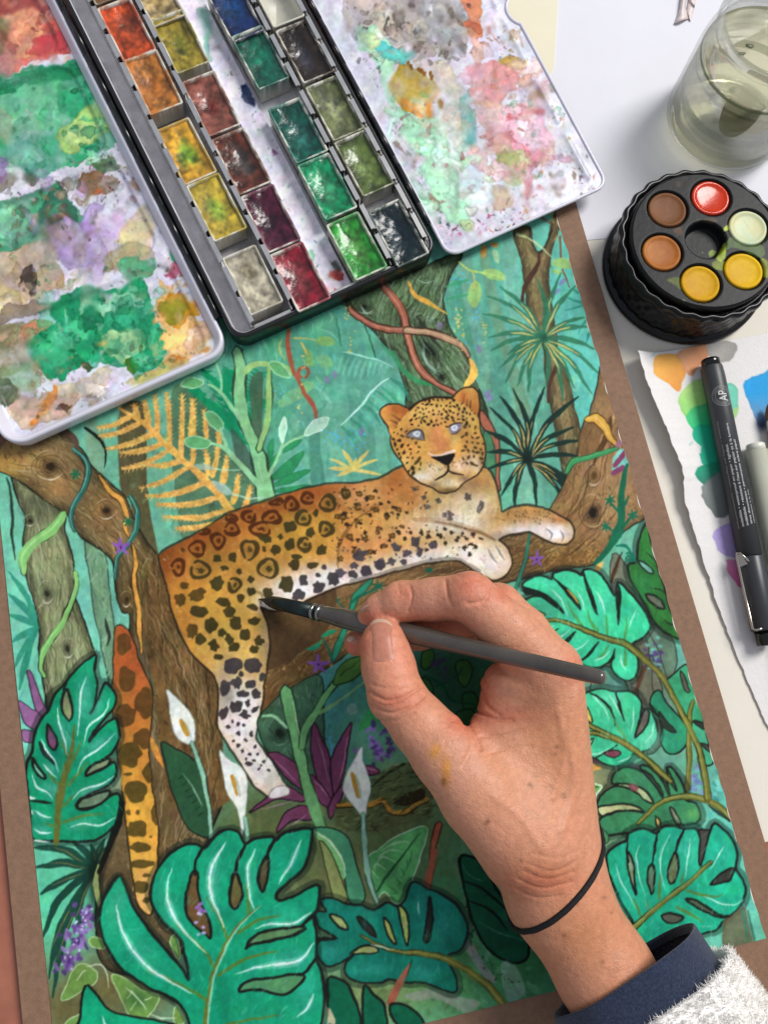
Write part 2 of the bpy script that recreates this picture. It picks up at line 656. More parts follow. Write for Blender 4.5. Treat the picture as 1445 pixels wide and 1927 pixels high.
def bark(c, P, n, cols, seed=0, ln=(8, 26), w=(1, 2.4), dirv=(0.25, 1.0), a=.55, curl=0.4):
    n = int(n * 1.5); a = min(.95, a * 1.35); w = (w[0] * 1.15, w[1] * 1.35)
    m = c.cov(spline(P))
    if m is None: return
    y0, x0, cv = m
    ys, xs = np.nonzero(cv > .9)
    rs = np.random.RandomState(seed)
    base = math.atan2(dirv[1], dirv[0])
    for _ in range(n):
        k = rs.randint(len(ys))
        x, y = (xs[k] + x0) / S - PAD, (ys[k] + y0) / S - PAD
        L = ln[0] + rs.rand() * (ln[1] - ln[0])
        t = base + rs.randn() * .35
        b = rs.randn() * curl
        p = [(x, y), (x + L * .5 * math.cos(t), y + L * .5 * math.sin(t)), (x + L * .5 * math.cos(t) + L * .5 * math.cos(t + b), y + L * .5 * math.sin(t) + L * .5 * math.sin(t + b))]
        ww = w[0] + rs.rand() * (w[1] - w[0])
        c.line(p, [.4, ww, .4], cols[rs.randint(len(cols))], a)


def dabs(c, x0, y0, x1, y1, n, cols, seed=0, sz=(6, 22), a=.35, ang=80):
    rs = np.random.RandomState(seed)
    for _ in range(n):
        r_ = sz[0] + rs.rand() ** 2 * (sz[1] - sz[0])
        c.ell(x0 + rs.rand() * (x1 - x0), y0 + rs.rand() * (y1 - y0), r_, r_ * (.25 + .4 * rs.rand()), cols[rs.randint(len(cols))], a * (.4 + .6 * rs.rand()), ang + rs.randn() * 35, n=9, irr=.22)


def spikes(c, cen, tips, w, col, a=1.0, bend=.10, gold=None, gfrac=.55, gw=3):
    for i, t in enumerate(tips):
        cx, cy = cen
        d = np.array(t) - cen
        nrm = np.array([-d[1], d[0]])
        b = bend * (1 if d[0] > 0 else -1) * (.6 + .8 * rnd.random())
        m1 = np.array(cen) + d * .5 - nrm * b
        c.line([cen, m1, t], [w * .45, w, w * .95, w * .2], col, a)
        if gold and i % 5 != 4:
            s0 = np.array(cen) + d * .10
            s1 = np.array(cen) + d * (gfrac * .6) - nrm * b * .8
            s2 = np.array(cen) + d * gfrac - nrm * b * .95
            c.line([s0, s1, s2], [gw * .4, gw, gw * .3], gold, .85, fine=.15)


def flower(c, x, y, r, col='#8558ab', n=5, a0=-90):
    for k in range(n):
        t = math.radians(a0 + k * 360 / n + rnd.uniform(-8, 8))
        rr = r * rnd.uniform(.85, 1.15)
        c.line([(x, y), (x + rr * .5 * math.cos(t), y + rr * .5 * math.sin(t)), (x + rr * math.cos(t), y + rr * math.sin(t))], [r * .15, r * .42, r * .3, r * .1], col)
    c.ell(x, y, r * .14, r * .14, '#4b2c68')


def veins(c, L, col='#c6f3e2', w=3.0, a=.85):
    for p in L: c.line(p, [.6, w, w * .7, .5], col, a)


def gap(c, P, col, ow=5, smooth=True):
    c.fill(P, col, out=INK, ow=ow, tex=.2)


def flow(c, clipP, axis, half, n, cols, seed, a=.6, w=(1.0, 2.8)):
    """long broken contour strokes that follow a trunk"""
    rs = np.random.RandomState(seed)
    Q = spline(axis, False, 6)
    T = np.gradient(Q, axis=0); T /= np.linalg.norm(T, axis=1)[:, None] + 1e-9
    N = np.stack([-T[:, 1], T[:, 0]], 1)
    c.clip = c.mask(clipP)
    for k in range(n):
        o = rs.uniform(-half, half)
        i0 = rs.randint(0, max(1, len(Q) - 8)); L = rs.randint(5, 26)
        i1 = min(len(Q), i0 + L)
        if i1 - i0 < 4: continue
        t = np.arange(i0, i1)
        wob = o + 3.5 * np.sin(t * .35 + k) + 2 * np.sin(t * .9 + 2 * k)
        c.line(Q[i0:i1] + N[i0:i1] * wob[:, None], [.4, rs.uniform(*w), .4], cols[rs.randint(len(cols))], a * rs.uniform(.5, 1), smooth=False)
    c.clip = None


pc = Canvas('#66ae92')
A_ = pc
# ---- washes behind everything
for x, y, rx, ry, col, a in [
    (600, 700, 190, 150, '#5aa78c', .8), (860, 600, 120, 160, '#559f8a', .8), (1060, 560, 110, 200, '#5dbfae', .9), (640, 830, 150, 90, '#6aae94', .8),
    (950, 760, 70, 170, '#62ac8e', .8), (1120, 760, 60, 140, '#5bc0b4', .9), (40, 1080, 110, 230, '#74c8a9', 1), (150, 1150, 60, 160, '#78cdb2', .8),
    (60, 1420, 100, 160, '#70cdb0', 1), (80, 1740, 80, 170, '#5bd0a0', 1), (620, 1350, 60, 150, '#4a9694', 1), (720, 1330, 90, 130, '#3f7f6c', 1),
    (850, 1290, 120, 120, '#2a5a40', 1), (640, 1650, 180, 140, '#76754a', 1), (500, 1560, 150, 120, '#5d6a3e', 1), (760, 1560, 130, 120, '#5b6b40', 1),
    (860, 1840, 150, 90, '#56a566', 1), (990, 1780, 120, 150, '#2c6a3e', .9), (840, 1700, 60, 120, '#37754a', .8), (1180, 1300, 70, 120, '#6e775f', .8), (1230, 1240, 70, 120, '#6d7b68', .8), (1280, 1200, 40, 60, '#64bfae', .9),
    (1130, 1520, 60, 70, '#8f9a66', .9), (1380, 1640, 70, 180, '#62c8b0', 1), (1390, 1500, 40, 90, '#63c3b2', 1), (700, 1860, 120, 70, '#7d8a50', .8), (120, 1900, 130, 90, '#6d5f38', .9),
    (250, 1850, 110, 80, '#6b5b32', .9), (300, 900, 160, 120, '#6bae8c', .8), (480, 780, 100, 90, '#3f8a6a', .8), (520, 640, 90, 60, '#3f9a72', .7)]:
    A_.soft(x, y, rx, ry, col, a)
dabs(A_, 420, 560, 1180, 930, 420, ['#3f9c85', '#79cdb3', '#5fc4ae', '#8fd3a8', '#45a58c', '#86c79a', '#3c93a0'], 3, (5, 20), .38)
dabs(A_, 0, 900, 330, 1400, 140, ['#8fdcc4', '#5db894', '#4fb09a', '#a6e3cf'], 4, (6, 24), .35)
dabs(A_, 600, 1280, 800, 1480, 90, ['#2a6b64', '#3f938f', '#1f5a4a', '#4c9a98'], 5, (5, 16), .4)
dabs(A_, 440, 1480, 900, 1920, 220, ['#8c8a58', '#56663a', '#6f8a4e', '#94a060', '#45562f'], 6, (6, 22), .35, 60)
dabs(A_, 780, 1700, 1060, 1927, 150, ['#3f9058', '#7cc487', '#2a6a40', '#5fb26f', '#96b89a'], 8, (5, 18), .4, 40)
rs_ = np.random.RandomState(61)
for k in range(420):
    x, y = (420 + rs_.rand() * 760, 540 + rs_.rand() * 400) if k < 300 else (rs_.rand() * 330, 900 + rs_.rand() * 450)
    L_ = 10 + rs_.rand() * 40; t_ = 1.2 + rs_.randn() * .35
    A_.line([(x, y), (x + L_ * .5 * math.cos(t_) + rs_.randn() * 2, y + L_ * .5 * math.sin(t_)), (x + L_ * math.cos(t_ + .2), y + L_ * math.sin(t_ + .2))], [.5, 2 + rs_.rand() * 6, .5], ['#83d2b6', '#46a48c', '#a3dcc0', '#3a9580', '#6cc6b8', '#8fcf9c'][k % 6], .28 + .25 * rs_.rand())
for x0_, w_, y0_, y1_, cc_, a_ in [(470, 26, 640, 900, '#4f8f78', .45), (540, 20, 620, 900, '#5d9c86', .4), (640, 30, 580, 900, '#4b8a78', .4), (700, 22, 600, 900, '#579a86', .4), (860, 30, 500, 800, '#6f9f88', .5), (905, 22, 480, 880, '#4a8f7c', .45), (945, 26, 470, 960, '#7bb09a', .45), (990, 30, 520, 960, '#5a9c88', .4), (1120, 24, 480, 720, '#6aaea0', .45)]:
    A_.fill([(x0_, y0_), (x0_ + w_, y0_), (x0_ + w_ * 1.4 + 30, y1_), (x0_ + w_ * .2 + 30, y1_)], cc_, a_, tex=.3)
# ---- far trunks
for P, col, a in [
    ([(582, 812), (600, 812), (604, 860), (610, 908), (586, 910)], '#4a8a75', .85),
    ([(650, 818), (668, 818), (676, 905), (655, 908)], '#4c9a80', .5), (zD(370, 300, 430, 280, 470, 470, 520, 700, 560, 900, 650, 1150, 720, 1420, 640, 1420, 560, 1150, 460, 800, 400, 520), '#6b9878', .8),
    (zD(205, 500, 240, 480, 260, 640, 340, 980, 345, 1080, 310, 980, 220, 700), '#3f9074', .55),
    (zD(440, 380, 470, 380, 640, 1000, 600, 1000), '#4da191', .5)]:
    A_.fill(P, col, a)
# spirals of faint pencil
# Y shaped brown tree
Y1 = zD(600, 160, 715, 130, 735, 240, 775, 305, 830, 220, 870, 60, 900, 20, 915, 120, 855, 300, 838, 480, 862, 690, 890, 860, 905, 1000, 960, 1110, 1010, 1350, 1060, 1545, 1030, 1700, 1040, 1800, 960, 1900, 915, 1698, 872, 1450, 822, 1200, 800, 950, 740, 830, 700, 700, 680, 560, 655, 380)
A_.fill(Y1, '#8b7b52', tex=.18, out='#4a4430', ow=2.2)
A_.clip = A_.mask(Y1); A_.line(Y1 + Y1[:1], 26, '#1c1a12', .28); A_.line(Y1 + Y1[:1], 12, '#1c1a12', .28); A_.clip = None
bark(A_, Y1, 130, ['#5d5236', '#a89764', '#6d6a48'], 1)
A_.line(zD(775, 305, 765, 380, 720, 460, 680, 530, 660, 600, 680, 690), [5, 9, 8, 5], '#4e3428')
A_.line(zD(905, 1010, 880, 1110, 840, 1200, 835, 1330), [8, 8, 5], '#57382c')
A_.line(zD(715, 130, 712, 220), 3, INK); A_.line(zD(865, 150, 800, 280, 775, 305), 3, INK)
A_.line(zD(840, 20, 870, 100), 4, '#8d9a52'); A_.line(zD(620, 180, 740, 230, 850, 335), [5, 4, 2], '#b8c88e', .8)
A_.line(zD(915, 195, 920, 330, 935, 440, 980, 545), [4, 4, 2], '#7d5440')
A_.line(zD(780, 60, 830, 100, 880, 110), [6, 4, 2], '#8d4f3c')
# ---- central mossy tree
CT = zC(440, 280, 900, 120, 1250, -20, 1180, 150, 1132, 290, 1150, 400, 1185, 510, 1262, 622, 1312, 705, 1340, 830, 1385, 930, 1430, 1060, 1460, 1300, 1400, 1420, 1150, 1250, 900, 1060, 885, 940, 860, 860, 800, 690, 720, 590, 655, 515, 590, 455, 510, 360)
A_.fill(CT, '#5d7753', tex=.22, out='#26302a', ow=3)
A_.clip = A_.mask(CT); A_.line(CT + CT[:1], 26, '#1c1a12', .28); A_.line(CT + CT[:1], 12, '#1c1a12', .28); A_.clip = None
bark(A_, CT, 420, ['#3c4f38', '#87a27a', '#2c3a28', '#738f68'], 2, (5, 16), (1, 2.2), (.4, 1), .55, 1.0)
for x, y, rx, ry, an in [(600, 350, 75, 55, 30), (1040, 640, 95, 210, -28), (1120, 830, 70, 60, 20), (980, 470, 40, 70, -25)]:
    knot(A_, *one(zC, x, y), rx / 3.6, ry / 3.6, an, '#1d231b', '#a9c6ae', 6, '#2f3a2b')
flow(A_, CT, zC(1050, 20, 960, 300, 900, 450, 1000, 700, 1150, 950, 1250, 1200), 80, 380, ['#26321f', '#3a4c32', '#8aa882', '#a8c4a4', '#1c261a'], 304)
A_.line(zC(960, 420, 1020, 500, 1090, 600, 1130, 650), [3, 9, 3], '#30352a', .9)
for p in [(1000, 600, 1010, 700, 1060, 770, 1130, 800), (990, 640, 1020, 740, 1100, 810), (570, 330, 610, 400, 660, 390), (950, 160, 1010, 190, 1080, 170), (920, 360, 960, 350)]:
    A_.line(zC(*p), [.6, 3, .6], '#a5c5ba', .7)
A_.line(zC(790, 650, 850, 770, 950, 850, 1080, 890, 1190, 935), [5, 10, 8, 3], '#3a8a58')
A_.line(zC(700, 600, 790, 680, 830, 760), [3, 8, 5], '#3f9a68', .8)


def vine(P, w, col, ink='#3a251c', hi='#e0c6b0', hl=.5):
    A_.line(P, np.array(w) + 4, ink, .9); A_.line(P, w, col, tex=.12)
    Q = np.array(P) + (-1.5, -1.5)
    A_.line(Q, np.array(w) * .16, hi, hl)


vine(zC(735, 220, 820, 320, 868, 430, 892, 540, 930, 680, 990, 790, 1080, 870, 1215, 935), [11, 12, 11, 8], '#a5604a')
vine(zC(500, 370, 620, 462, 740, 503, 880, 515), [8, 11, 11], '#a6614c')
vine(zC(880, 515, 1020, 520, 1150, 560, 1262, 622, 1302, 690), [11, 11, 11, 6], '#a98868')
A_.line(zC(900, 180, 935, 265, 1010, 315, 1090, 360, 1155, 395), [4, 8, 9, 6, 2], '#d8a646', fine=.15)
A_.line(zC(1312, 705, 1340, 790, 1330, 830, 1285, 890), [4, 12, 12, 7], '#edbb57', fine=.12)
A_.line(zC(595, 470, 640, 590, 682, 705), 2.5, '#2f5a48'); A_.line(zC(405, 430, 420, 520, 440, 620), 2, '#2f7a64')
A_.fill(zL(800, 300, 840, 340, 900, 440, 920, 520, 915, 700, 925, 800, 890, 780, 880, 560, 850, 450, 800, 380), '#a5634c', out='#3b2a22', ow=2.5)
A_.fill(zL(830, 430, 875, 480, 890, 600, 885, 760, 840, 700, 820, 560), '#47805c', out='#2a4a38', ow=2)
# ---- soft foliage in the upper middle
A_.line(zC(440, 655, 600, 690, 700, 715, 790, 765), [1, 3, 3, 1], '#a3e2d2', .9)
for k in range(9):
    x = 430 + k * 40
    A_.line(zC(x + 20, 690 + k * 6, x, 760, x - 20, 850 - abs(k - 4) * 10), [2, 7, 1], '#7cd0b4', .5)
for k in range(12):
    t = k / 11
    x, y = 440 + 330 * t, 1160 - 320 * t
    A_.line(zC(x, y, x + 60 + 30 * t, y + 60, x + 100 + 40 * t, y + 130 + 20 * t), [3, 8, 2], ['#3a9c80', '#5dc0a2', '#2f8c72'][k % 3], .75)
A_.line(zC(440, 1160, 560, 1040, 680, 900, 765, 838), [2, 4, 2], '#b5ebdd')
for x, y, rx, ry, an, col, a in [(335, 590, 66, 35, 5, '#86b25c', .75), (330, 720, 60, 40, 20, '#82b06a', .55), (225, 700, 30, 60, -15, '#86b560', .75), (40, 780, 75, 40, 30, '#8cbf6a', .9), (120, 960, 130, 40, -30, '#86bd78', .5), (210, 890, 55, 35, -20, '#8ac578', .5)]:
    A_.ell(*one(zC, x, y), rx / 3.6, ry / 3.6, col, a, an, irr=.05)
A_.line(zC(120, 565, 200, 570, 270, 580), 2.5, '#c9b65a', .9); A_.line(zC(165, 595, 200, 650, 220, 690), [2, 4, 1], '#d5b95a', .9); A_.line(zC(40, 570, 20, 640, 60, 720), [2, 4, 1], '#d5b95a', .8)
A_.line(zC(88, 510, 80, 620, 110, 770, 150, 850, 210, 960, 258, 1040, 266, 1100), [7, 8, 8, 7, 9, 6], '#a0573f')
t = np.linspace(0, 5.6, 20); A_.line(np.stack([one(zC, 182, 798)[0] + 9.5 * np.cos(t + 2), one(zC, 182, 798)[1] + 10 * np.sin(t + 2)], 1), [5, 6, 4], '#a0573f')
for cx, cy, n in [(400, 1220, 24), (560, 1230, 22), (530, 1330, 10), (440, 1260, 12), (1250, 160, 14), (1340, 420, 12), (1360, 580, 8), (20, 940, 8)]:
    for k in range(n):
        x, y = one(zC, cx + rnd.gauss(0, 38), cy + rnd.gauss(0, 32))
        A_.ell(x, y, rnd.uniform(1.2, 3), rnd.uniform(1, 2), '#4fb4dc', .85, rnd.random() * 180, n=6)
for cx, cy, n in [(480, 420, 8), (500, 620, 10), (1235, 440, 22), (1260, 560, 12), (190, 740, 12), (1415, 500, 12), (160, 1000, 8), (1180, 1230, 10)]:
    for k in range(n):
        x, y = one(zC, cx + rnd.gauss(0, 14), cy + rnd.gauss(0, 55))
        A_.ell(x, y, rnd.uniform(1.2, 2.6), rnd.uniform(1.2, 2.4), '#d8c367', .8, 0, n=6)
for x, y in [(345, 850), (400, 810), (1380, 640), (1430, 950), (1110, 480), (580, 1200)]:
    A_.ell(*one(zC, x, y), 5, 8, '#8d6fae', .55)
spikes(A_, one(zC, 520, 1470), zC(448, 1320, 355, 1378, 345, 1450, 630, 1325, 690, 1388, 712, 1497, 420, 1500, 540, 1380), 7, '#d8c66c', .95, .05)
# right hand leaves and light green sprigs
for x, y, rx, ry, an in [(465, 460, 78, 38, 14), (337, 590, 45, 90, 4), (930, 380, 70, 38, 8), (895, 440, 35, 20, 20)]:
    A_.ell(*one(zD, x, y), rx / 3.6, ry / 3.6, '#93bd6c', .92, an, irr=.04)
A_.line(zD(230, 370, 300, 430, 390, 445, 540, 490), [3, 5, 2], '#a9c972'); A_.line(zD(320, 440, 338, 560), [2, 3, 1], '#d9c04f')
A_.ell(*one(zD, 400, 300), 5, 12, '#c98d3f', .9); A_.ell(*one(zD, 470, 250), 8, 5, '#c28b45', .9); A_.ell(*one(zD, 480, 330), 5, 16, '#a8cf9a', .8, -20)
A_.line(zD(140, 540, 200, 520, 290, 500), [3, 7, 3], '#3a9a6c', .8); A_.line(zD(140, 630, 220, 605, 290, 600), [3, 6, 3], '#3a9a6c', .8)
for p in [(1000, 550, 1040, 580), (960, 610, 1060, 650), (950, 700, 1070, 670), (1040, 860, 1090, 770), (1090, 930, 1115, 860)]:
    A_.line(zD(*p), [2, 6], '#2b8c76', .85)
for x, y in [(890, 570), (930, 510), (425, 1260), (440, 1300)]:
    A_.ell(*one(zD, x, y), 8, 4, '#8b7fc0', .7, -40)
# ---- palms right of the tree
spikes(A_, one(zD, 800, 885), zD(505, 535, 415, 600, 390, 720, 428, 885, 443, 978, 503, 1092, 548, 1190, 625, 1215, 700, 1252, 822, 1215, 930, 1320, 1010, 1230, 1130, 1275, 1178, 1135, 1150, 962, 1112, 815, 1085, 745, 1022, 530, 920, 445, 760, 480, 560, 1000), 9, '#33795a', .93, .08, '#d9c46f', .6, 4)
A_.soft(*one(zD, 800, 885), 9, 9, '#1d5540', .9)
spikes(A_, one(zL, 1090, 600), zL(1195, 158, 1000, 165, 920, 215, 858, 285, 833, 425, 840, 555, 840, 672, 930, 835, 1010, 905, 1145, 898, 1372, 988, 1404, 912, 1428, 797, 1388, 838, 1402, 588, 1445, 490, 1385, 405, 1402, 218), 9.5, '#16332b', .97, .08, '#d4b46a', .5, 3.4)
A_.soft(*one(zL, 1090, 600), 10, 10, '#0d211d', .95)
# ---- gold fern and its trunks
A_.fill(zB(200, 280, 350, 250, 350, 450, 360, 800, 420, 1140, 300, 1144, 260, 800, 205, 740), '#5f5b3c', tex=.2)
A_.fill(zB(500, 150, 640, 150, 720, 300, 800, 500, 930, 600, 1000, 760, 760, 900, 560, 1010, 520, 800, 490, 500), '#4f6f52', .85, tex=.25)
A_.fill(zB(0, 300, 60, 330, 110, 480, 100, 700, 30, 600), '#77a282', .9)
A_.line(zB(0, 375, 70, 430, 115, 500, 110, 600), [4, 8, 6, 1], '#1c2622')
dabs(A_, 215, 740, 470, 1000, 110, ['#3c5a45', '#7fb694', '#6a8a68', '#43423a'], 9, (3, 12), .35)
GF = '#dcab52'
rach = zB(190, 260, 330, 350, 430, 440, 540, 550, 650, 640, 740, 730, 835, 860)
A_.line(rach, [5, 10, 12, 12, 13, 15, 18], GF, fine=.2)
LF = [((250, 318), (70, 378)), ((310, 350), (80, 425)), ((390, 408), (118, 495)), ((450, 458), (200, 520)), ((480, 500), (215, 610)), ((560, 560), (340, 590)), ((610, 580), (310, 720)), ((690, 685), (345, 765)), ((760, 770), (405, 808)), ((815, 845), (445, 882)), ((740, 912), (510, 945)),
      ((300, 330), (275, 240)), ((360, 375), (335, 220)), ((410, 420), (395, 190)), ((480, 480), (462, 175)), ((540, 540), (550, 180)), ((610, 570), (608, 210)), ((600, 420), (612, 215)), ((690, 430), (672, 275)), ((760, 470), (755, 310)), ((700, 640), (678, 500)), ((725, 650), (755, 460)), ((780, 690), (805, 530)), ((840, 800), (868, 635)), ((895, 840), (940, 700))]
for (b, tip) in LF:
    b, tip = np.array(b, float), np.array(tip, float)
    d = tip - b
    L = np.hypot(*d); u = d / L; n = np.array([-u[1], u[0]])
    sag = n * (L * .06 * (1 if d[0] < -abs(d[1]) else -.4))
    mid = b + d * .5 - sag
    A_.line(zB(*b, *mid, *tip), [9, 11, 9, 3], GF, fine=.2)
    k = 0
    while k < L - 30:
        q = b + d * (k + 25) / L - sag * (1 - ((k + 25) / L * 2 - 1) ** 2)
        for s_ in (-1, 1):
            e = q + u * 20 + n * s_ * (17 + 6 * rnd.random())
            A_.line(zB(*q, *e), [3.6, 4.6, 1.4], ['#d3a253', '#c79a55', '#e3ba68'][rnd.randrange(3)], .9, fine=.2)
        k += 24
# ---- light green sprig left of the cat
for p in [(640, 190, 780, 300, 900, 460), (680, 60, 800, 200, 860, 380), (830, 60, 800, 170), (990, 70, 920, 220), (1010, 220, 930, 330), (600, 160, 640, 200)]:
    A_.line(zB(*p), [6, 16, 8], '#0d8a5c')
    p = np.array(p).reshape(-1, 2)
    for k in range(9):
        q = p[0] + (p[-1] - p[0]) * k / 8
        for s_ in (-1, 1):
            A_.line(zB(q[0], q[1], q[0] + 45 * s_, q[1] - 30 + 25 * (s_ > 0)), [6, 2], '#0d8a5c')
A_.fill(zB(930, 130, 1000, 60, 1010, 200, 990, 440, 960, 420), '#4b5f48', .8)
A_.fill(zB(830, 380, 960, 560, 1000, 700, 880, 620), '#46584a', .7)
for P in [(1050, 665, 1120, 590, 1240, 510, 1170, 630), (1060, 705, 1150, 640, 1275, 618, 1180, 680), (1060, 742, 1150, 710, 1295, 702, 1180, 738), (1025, 600, 1035, 500, 1065, 435, 1060, 540), (1020, 620, 1070, 540, 1100, 530, 1060, 610), (1120, 520, 1160, 460, 1225, 445, 1170, 500)]:
    A_.fill(zB(*P), '#2d8a55', out='#1f6a44', ow=1)
SG = '#7fbd83'
A_.line(zB(1030, 800, 1005, 640, 965, 490, 900, 330, 872, 190, 880, 40, 860, -60), [34, 30, 27, 24, 22, 20], '#2f4a38')
A_.line(zB(1030, 800, 1005, 640, 965, 490, 900, 330, 872, 190, 880, 40, 860, -60), [31, 27, 24, 21, 20, 18], SG, tex=.14)
A_.line(zB(985, 500, 1020, 380, 1042, 260, 1045, 100, 1040, 20), [14, 13, 11, 9], '#2f4a38'); A_.line(zB(985, 500, 1020, 380, 1040, 260, 1042, 100, 1040, 20), [12, 11, 9, 8], '#8cba72')
A_.line(zB(900, 60, 960, 20, 1040, 20, 1100, 50), [14, 10, 5], '#93bd74')
for P in [(1040, 15, 1100, 5, 1165, 90, 1090, 75), (680, 295, 730, 290, 785, 350, 770, 395, 705, 355), (565, 450, 620, 422, 715, 450, 690, 490, 600, 490), (540, 130, 600, 92, 670, 110, 640, 150, 570, 148)]:
    A_.fill(zB(*P), '#5fa86c', out='#9fd3a4', ow=2.2)
for P, w_ in [((1000, 720, 930, 640, 860, 560, 790, 490, 715, 460), [9, 12, 9, 5]), ((880, 330, 830, 260, 770, 180, 700, 130), [10, 7, 4]), ((770, 180, 770, 90, 740, 0), [5, 4, 3]), ((800, 480, 780, 420, 770, 380), [6, 5]), ((1040, 650, 1080, 570, 1110, 490, 1125, 440), [7, 6, 4]), ((1110, 490, 1170, 450, 1240, 420), [5, 4])]:
    A_.line(zB(*P), w_, '#8cc592')
for P in [(1100, 380, 1130, 310, 1142, 380, 1115, 460), (1240, 420, 1290, 335, 1380, 315, 1340, 390)]:
    A_.fill(zB(*P), '#a8d5b8', out='#d4efdc', ow=1.6)
A_.fill(zB(610, 590, 680, 580, 740, 605, 660, 612), '#9db5a8', .7); A_.fill(zB(720, 680, 780, 690, 840, 750, 780, 750), '#9db5a8', .8)
A_.line(zB(730, 600, 800, 620, 880, 610), 3, '#a8d5b8', .7); A_.line(zB(840, 755, 920, 772, 1010, 772), 3, '#a8d5b8', .8); A_.line(zB(980, 570, 1010, 680), [1, 3, 1], '#c8edd2', .8)
# ---- left mossy trunk, log, vines
GT = zA(95, 550, 130, 700, 190, 850, 178, 1050, 200, 1300, 262, 1500, 300, 1700, 300, 1927, 330, 2100, 360, 2300, 390, 2400, 560, 2300, 730, 2000, 690, 1800, 640, 1640, 582, 1480, 562, 1300, 552, 1150, 490, 950, 490, 830, 300, 640)
A_.fill(GT, '#8c9468', tex=.18, out=INK, ow=3.6)
A_.clip = A_.mask(GT); A_.line(GT + GT[:1], 26, '#1c1a12', .28); A_.line(GT + GT[:1], 12, '#1c1a12', .28); A_.clip = None
bark(A_, GT, 160, ['#6a7050', '#b4b88c', '#777a58', '#5a6048'], 3)
A_.soft(*one(zA, 330, 740), 40, 30, '#4f5540', .7)
flow(A_, GT, zA(260, 640, 320, 900, 370, 1200, 430, 1500, 490, 1800, 520, 2200), 48, 260, ['#4c5038', '#6c7052', '#b8bc98', '#34382a', '#a0a67c'], 303)
T2 = zA(640, 1035, 740, 1090, 800, 1150, 830, 1400, 870, 1700, 880, 2000, 850, 2200, 790, 1927, 720, 1600, 680, 1300)
A_.fill(T2, '#6f9674', tex=.15, out='#3d5548', ow=2.5); bark(A_, T2, 40, ['#4f7058', '#94b894'], 5)
A_.line(zA(800, 1620, 812, 1700, 825, 1760, 810, 1830), [3, 9, 6, 2], '#2f3a34')
for p in [(1085, 600, 1125, 680), (50, 560, 90, 720, 95, 1000, 120, 1180)]:
    A_.line(zA(*p), [3, 6, 2], '#2c4438')
for x, y, rx, ry in [(225, 880, 45, 45), (355, 1430, 60, 90), (510, 1850, 55, 80)]:
    knot(A_, *one(zA, x, y), rx / 4, ry / 4, -10, '#2c2c22', '#d8dcc0', 4, '#5a5f48')
LOG = zA(-120, 240, 100, 200, 420, 170, 560, 290, 640, 370, 700, 470, 790, 560, 890, 650, 965, 740, 1005, 850, 1085, 1000, 1195, 1150, 1245, 1350, 1285, 1500, 1300, 1700, 1360, 1930, 1480, 2120, 1600, 2300, 1640, 2500, 1650, 2750, 1690, 2950, 1600, 3250, 1520, 3500, 1300, 3700, 1400, 4100, 1100, 4300, 760, 4200, 740, 3560, 820, 3380, 870, 3060, 905, 2600, 900, 2200, 990, 1640, 930, 1570, 890, 1480, 870, 1350, 860, 1220, 820, 1150, 740, 1080, 640, 1030, 580, 960, 540, 880, 500, 825, 400, 765, 250, 655, 100, 555, -60, 460)
A_.fill(LOG, '#6c5d40', tex=.3, out=INK, ow=4.5)
A_.clip = A_.mask(LOG); A_.line(LOG + LOG[:1], 26, '#1c1a12', .28); A_.line(LOG + LOG[:1], 12, '#1c1a12', .28); A_.clip = None
cl = A_.mask(LOG); A_.clip = cl
for x, y, rx, ry, col, a in [(250, 420, 260, 120, '#b08c56', 1), (60, 480, 120, 160, '#b88d45', .9), (450, 620, 160, 120, '#a9804a', .9), (800, 800, 160, 170, '#94703f', .9), (900, 1050, 110, 120, '#9a7648', .7), (1100, 1300, 130, 200, '#73602f', .8), (1000, 1500, 120, 160, '#6b5a30', .8), (1400, 2300, 170, 260, '#806640', .8), (1300, 2900, 170, 260, '#6d5230', .8), (1200, 3500, 260, 300, '#5f4a2a', .8), (1330, 1900, 60, 300, '#5a4827', .7)]:
    x, y = one(zA, x, y); A_.soft(x, y, rx / 4, ry / 4, col, a)
A_.clip = None
bark(A_, LOG, 620, ['#4f3c20', '#a98a55', '#5d4726', '#c2a16a', '#6f5a38'], 4, (4, 18), (1, 2.2), (.35, 1), .5, .8)
flow(A_, LOG, zA(60, 380, 400, 500, 700, 760, 930, 1050, 1080, 1400, 1150, 1700, 1250, 2000, 1380, 2400, 1400, 2800, 1330, 3200, 1200, 3700), 62, 420, ['#33291a', '#4c3c24', '#a8946a', '#8a7a58', '#2a2216', '#c4b088'], 301)
for x, y, rx, ry, an in [(380, 475, 130, 115, 0), (805, 805, 85, 80, 0), (955, 1480, 45, 55, 0), (1130, 1370, 55, 190, -12), (640, 0, 1, 1, 0)][:4]:
    knot(A_, *one(zA, x, y), rx / 4, ry / 4, an, '#33271a', '#e0d8c0', 5, '#5a4428')
knot(A_, *one(zN, 495, 475), 14, 14, 0, '#221a12', '#d8cfb4', 3, '#5a4a2c')
for p in [(420, 490, 440, 540, 500, 560, 540, 530), (410, 520, 430, 555, 480, 570), (480, 400, 470, 440, 485, 480), (150, 1330, 180, 1360)]:
    A_.line(zN(*p), [.6, 3, .6], '#d6cfae', .7)
A_.fill(zA(-60, 430, 40, 300, 110, 220, 60, 210, -60, 330), '#6f5344', .9)
A_.line(zA(470, 200, 560, 260, 590, 350), [16, 14, 6], '#5c4a3c')
vine(zA(490, 830, 400, 950, 270, 1040, 185, 1150, 185, 1280), [10, 18, 20, 19, 8], '#83c06e', INK, '#b8e49a')
vine(zA(575, 1270, 578, 1400, 500, 1600, 400, 1760, 330, 1880, 310, 1990, 340, 2060), [7, 9, 11, 12, 10, 6], '#80c06a', INK, '#b8e49a')
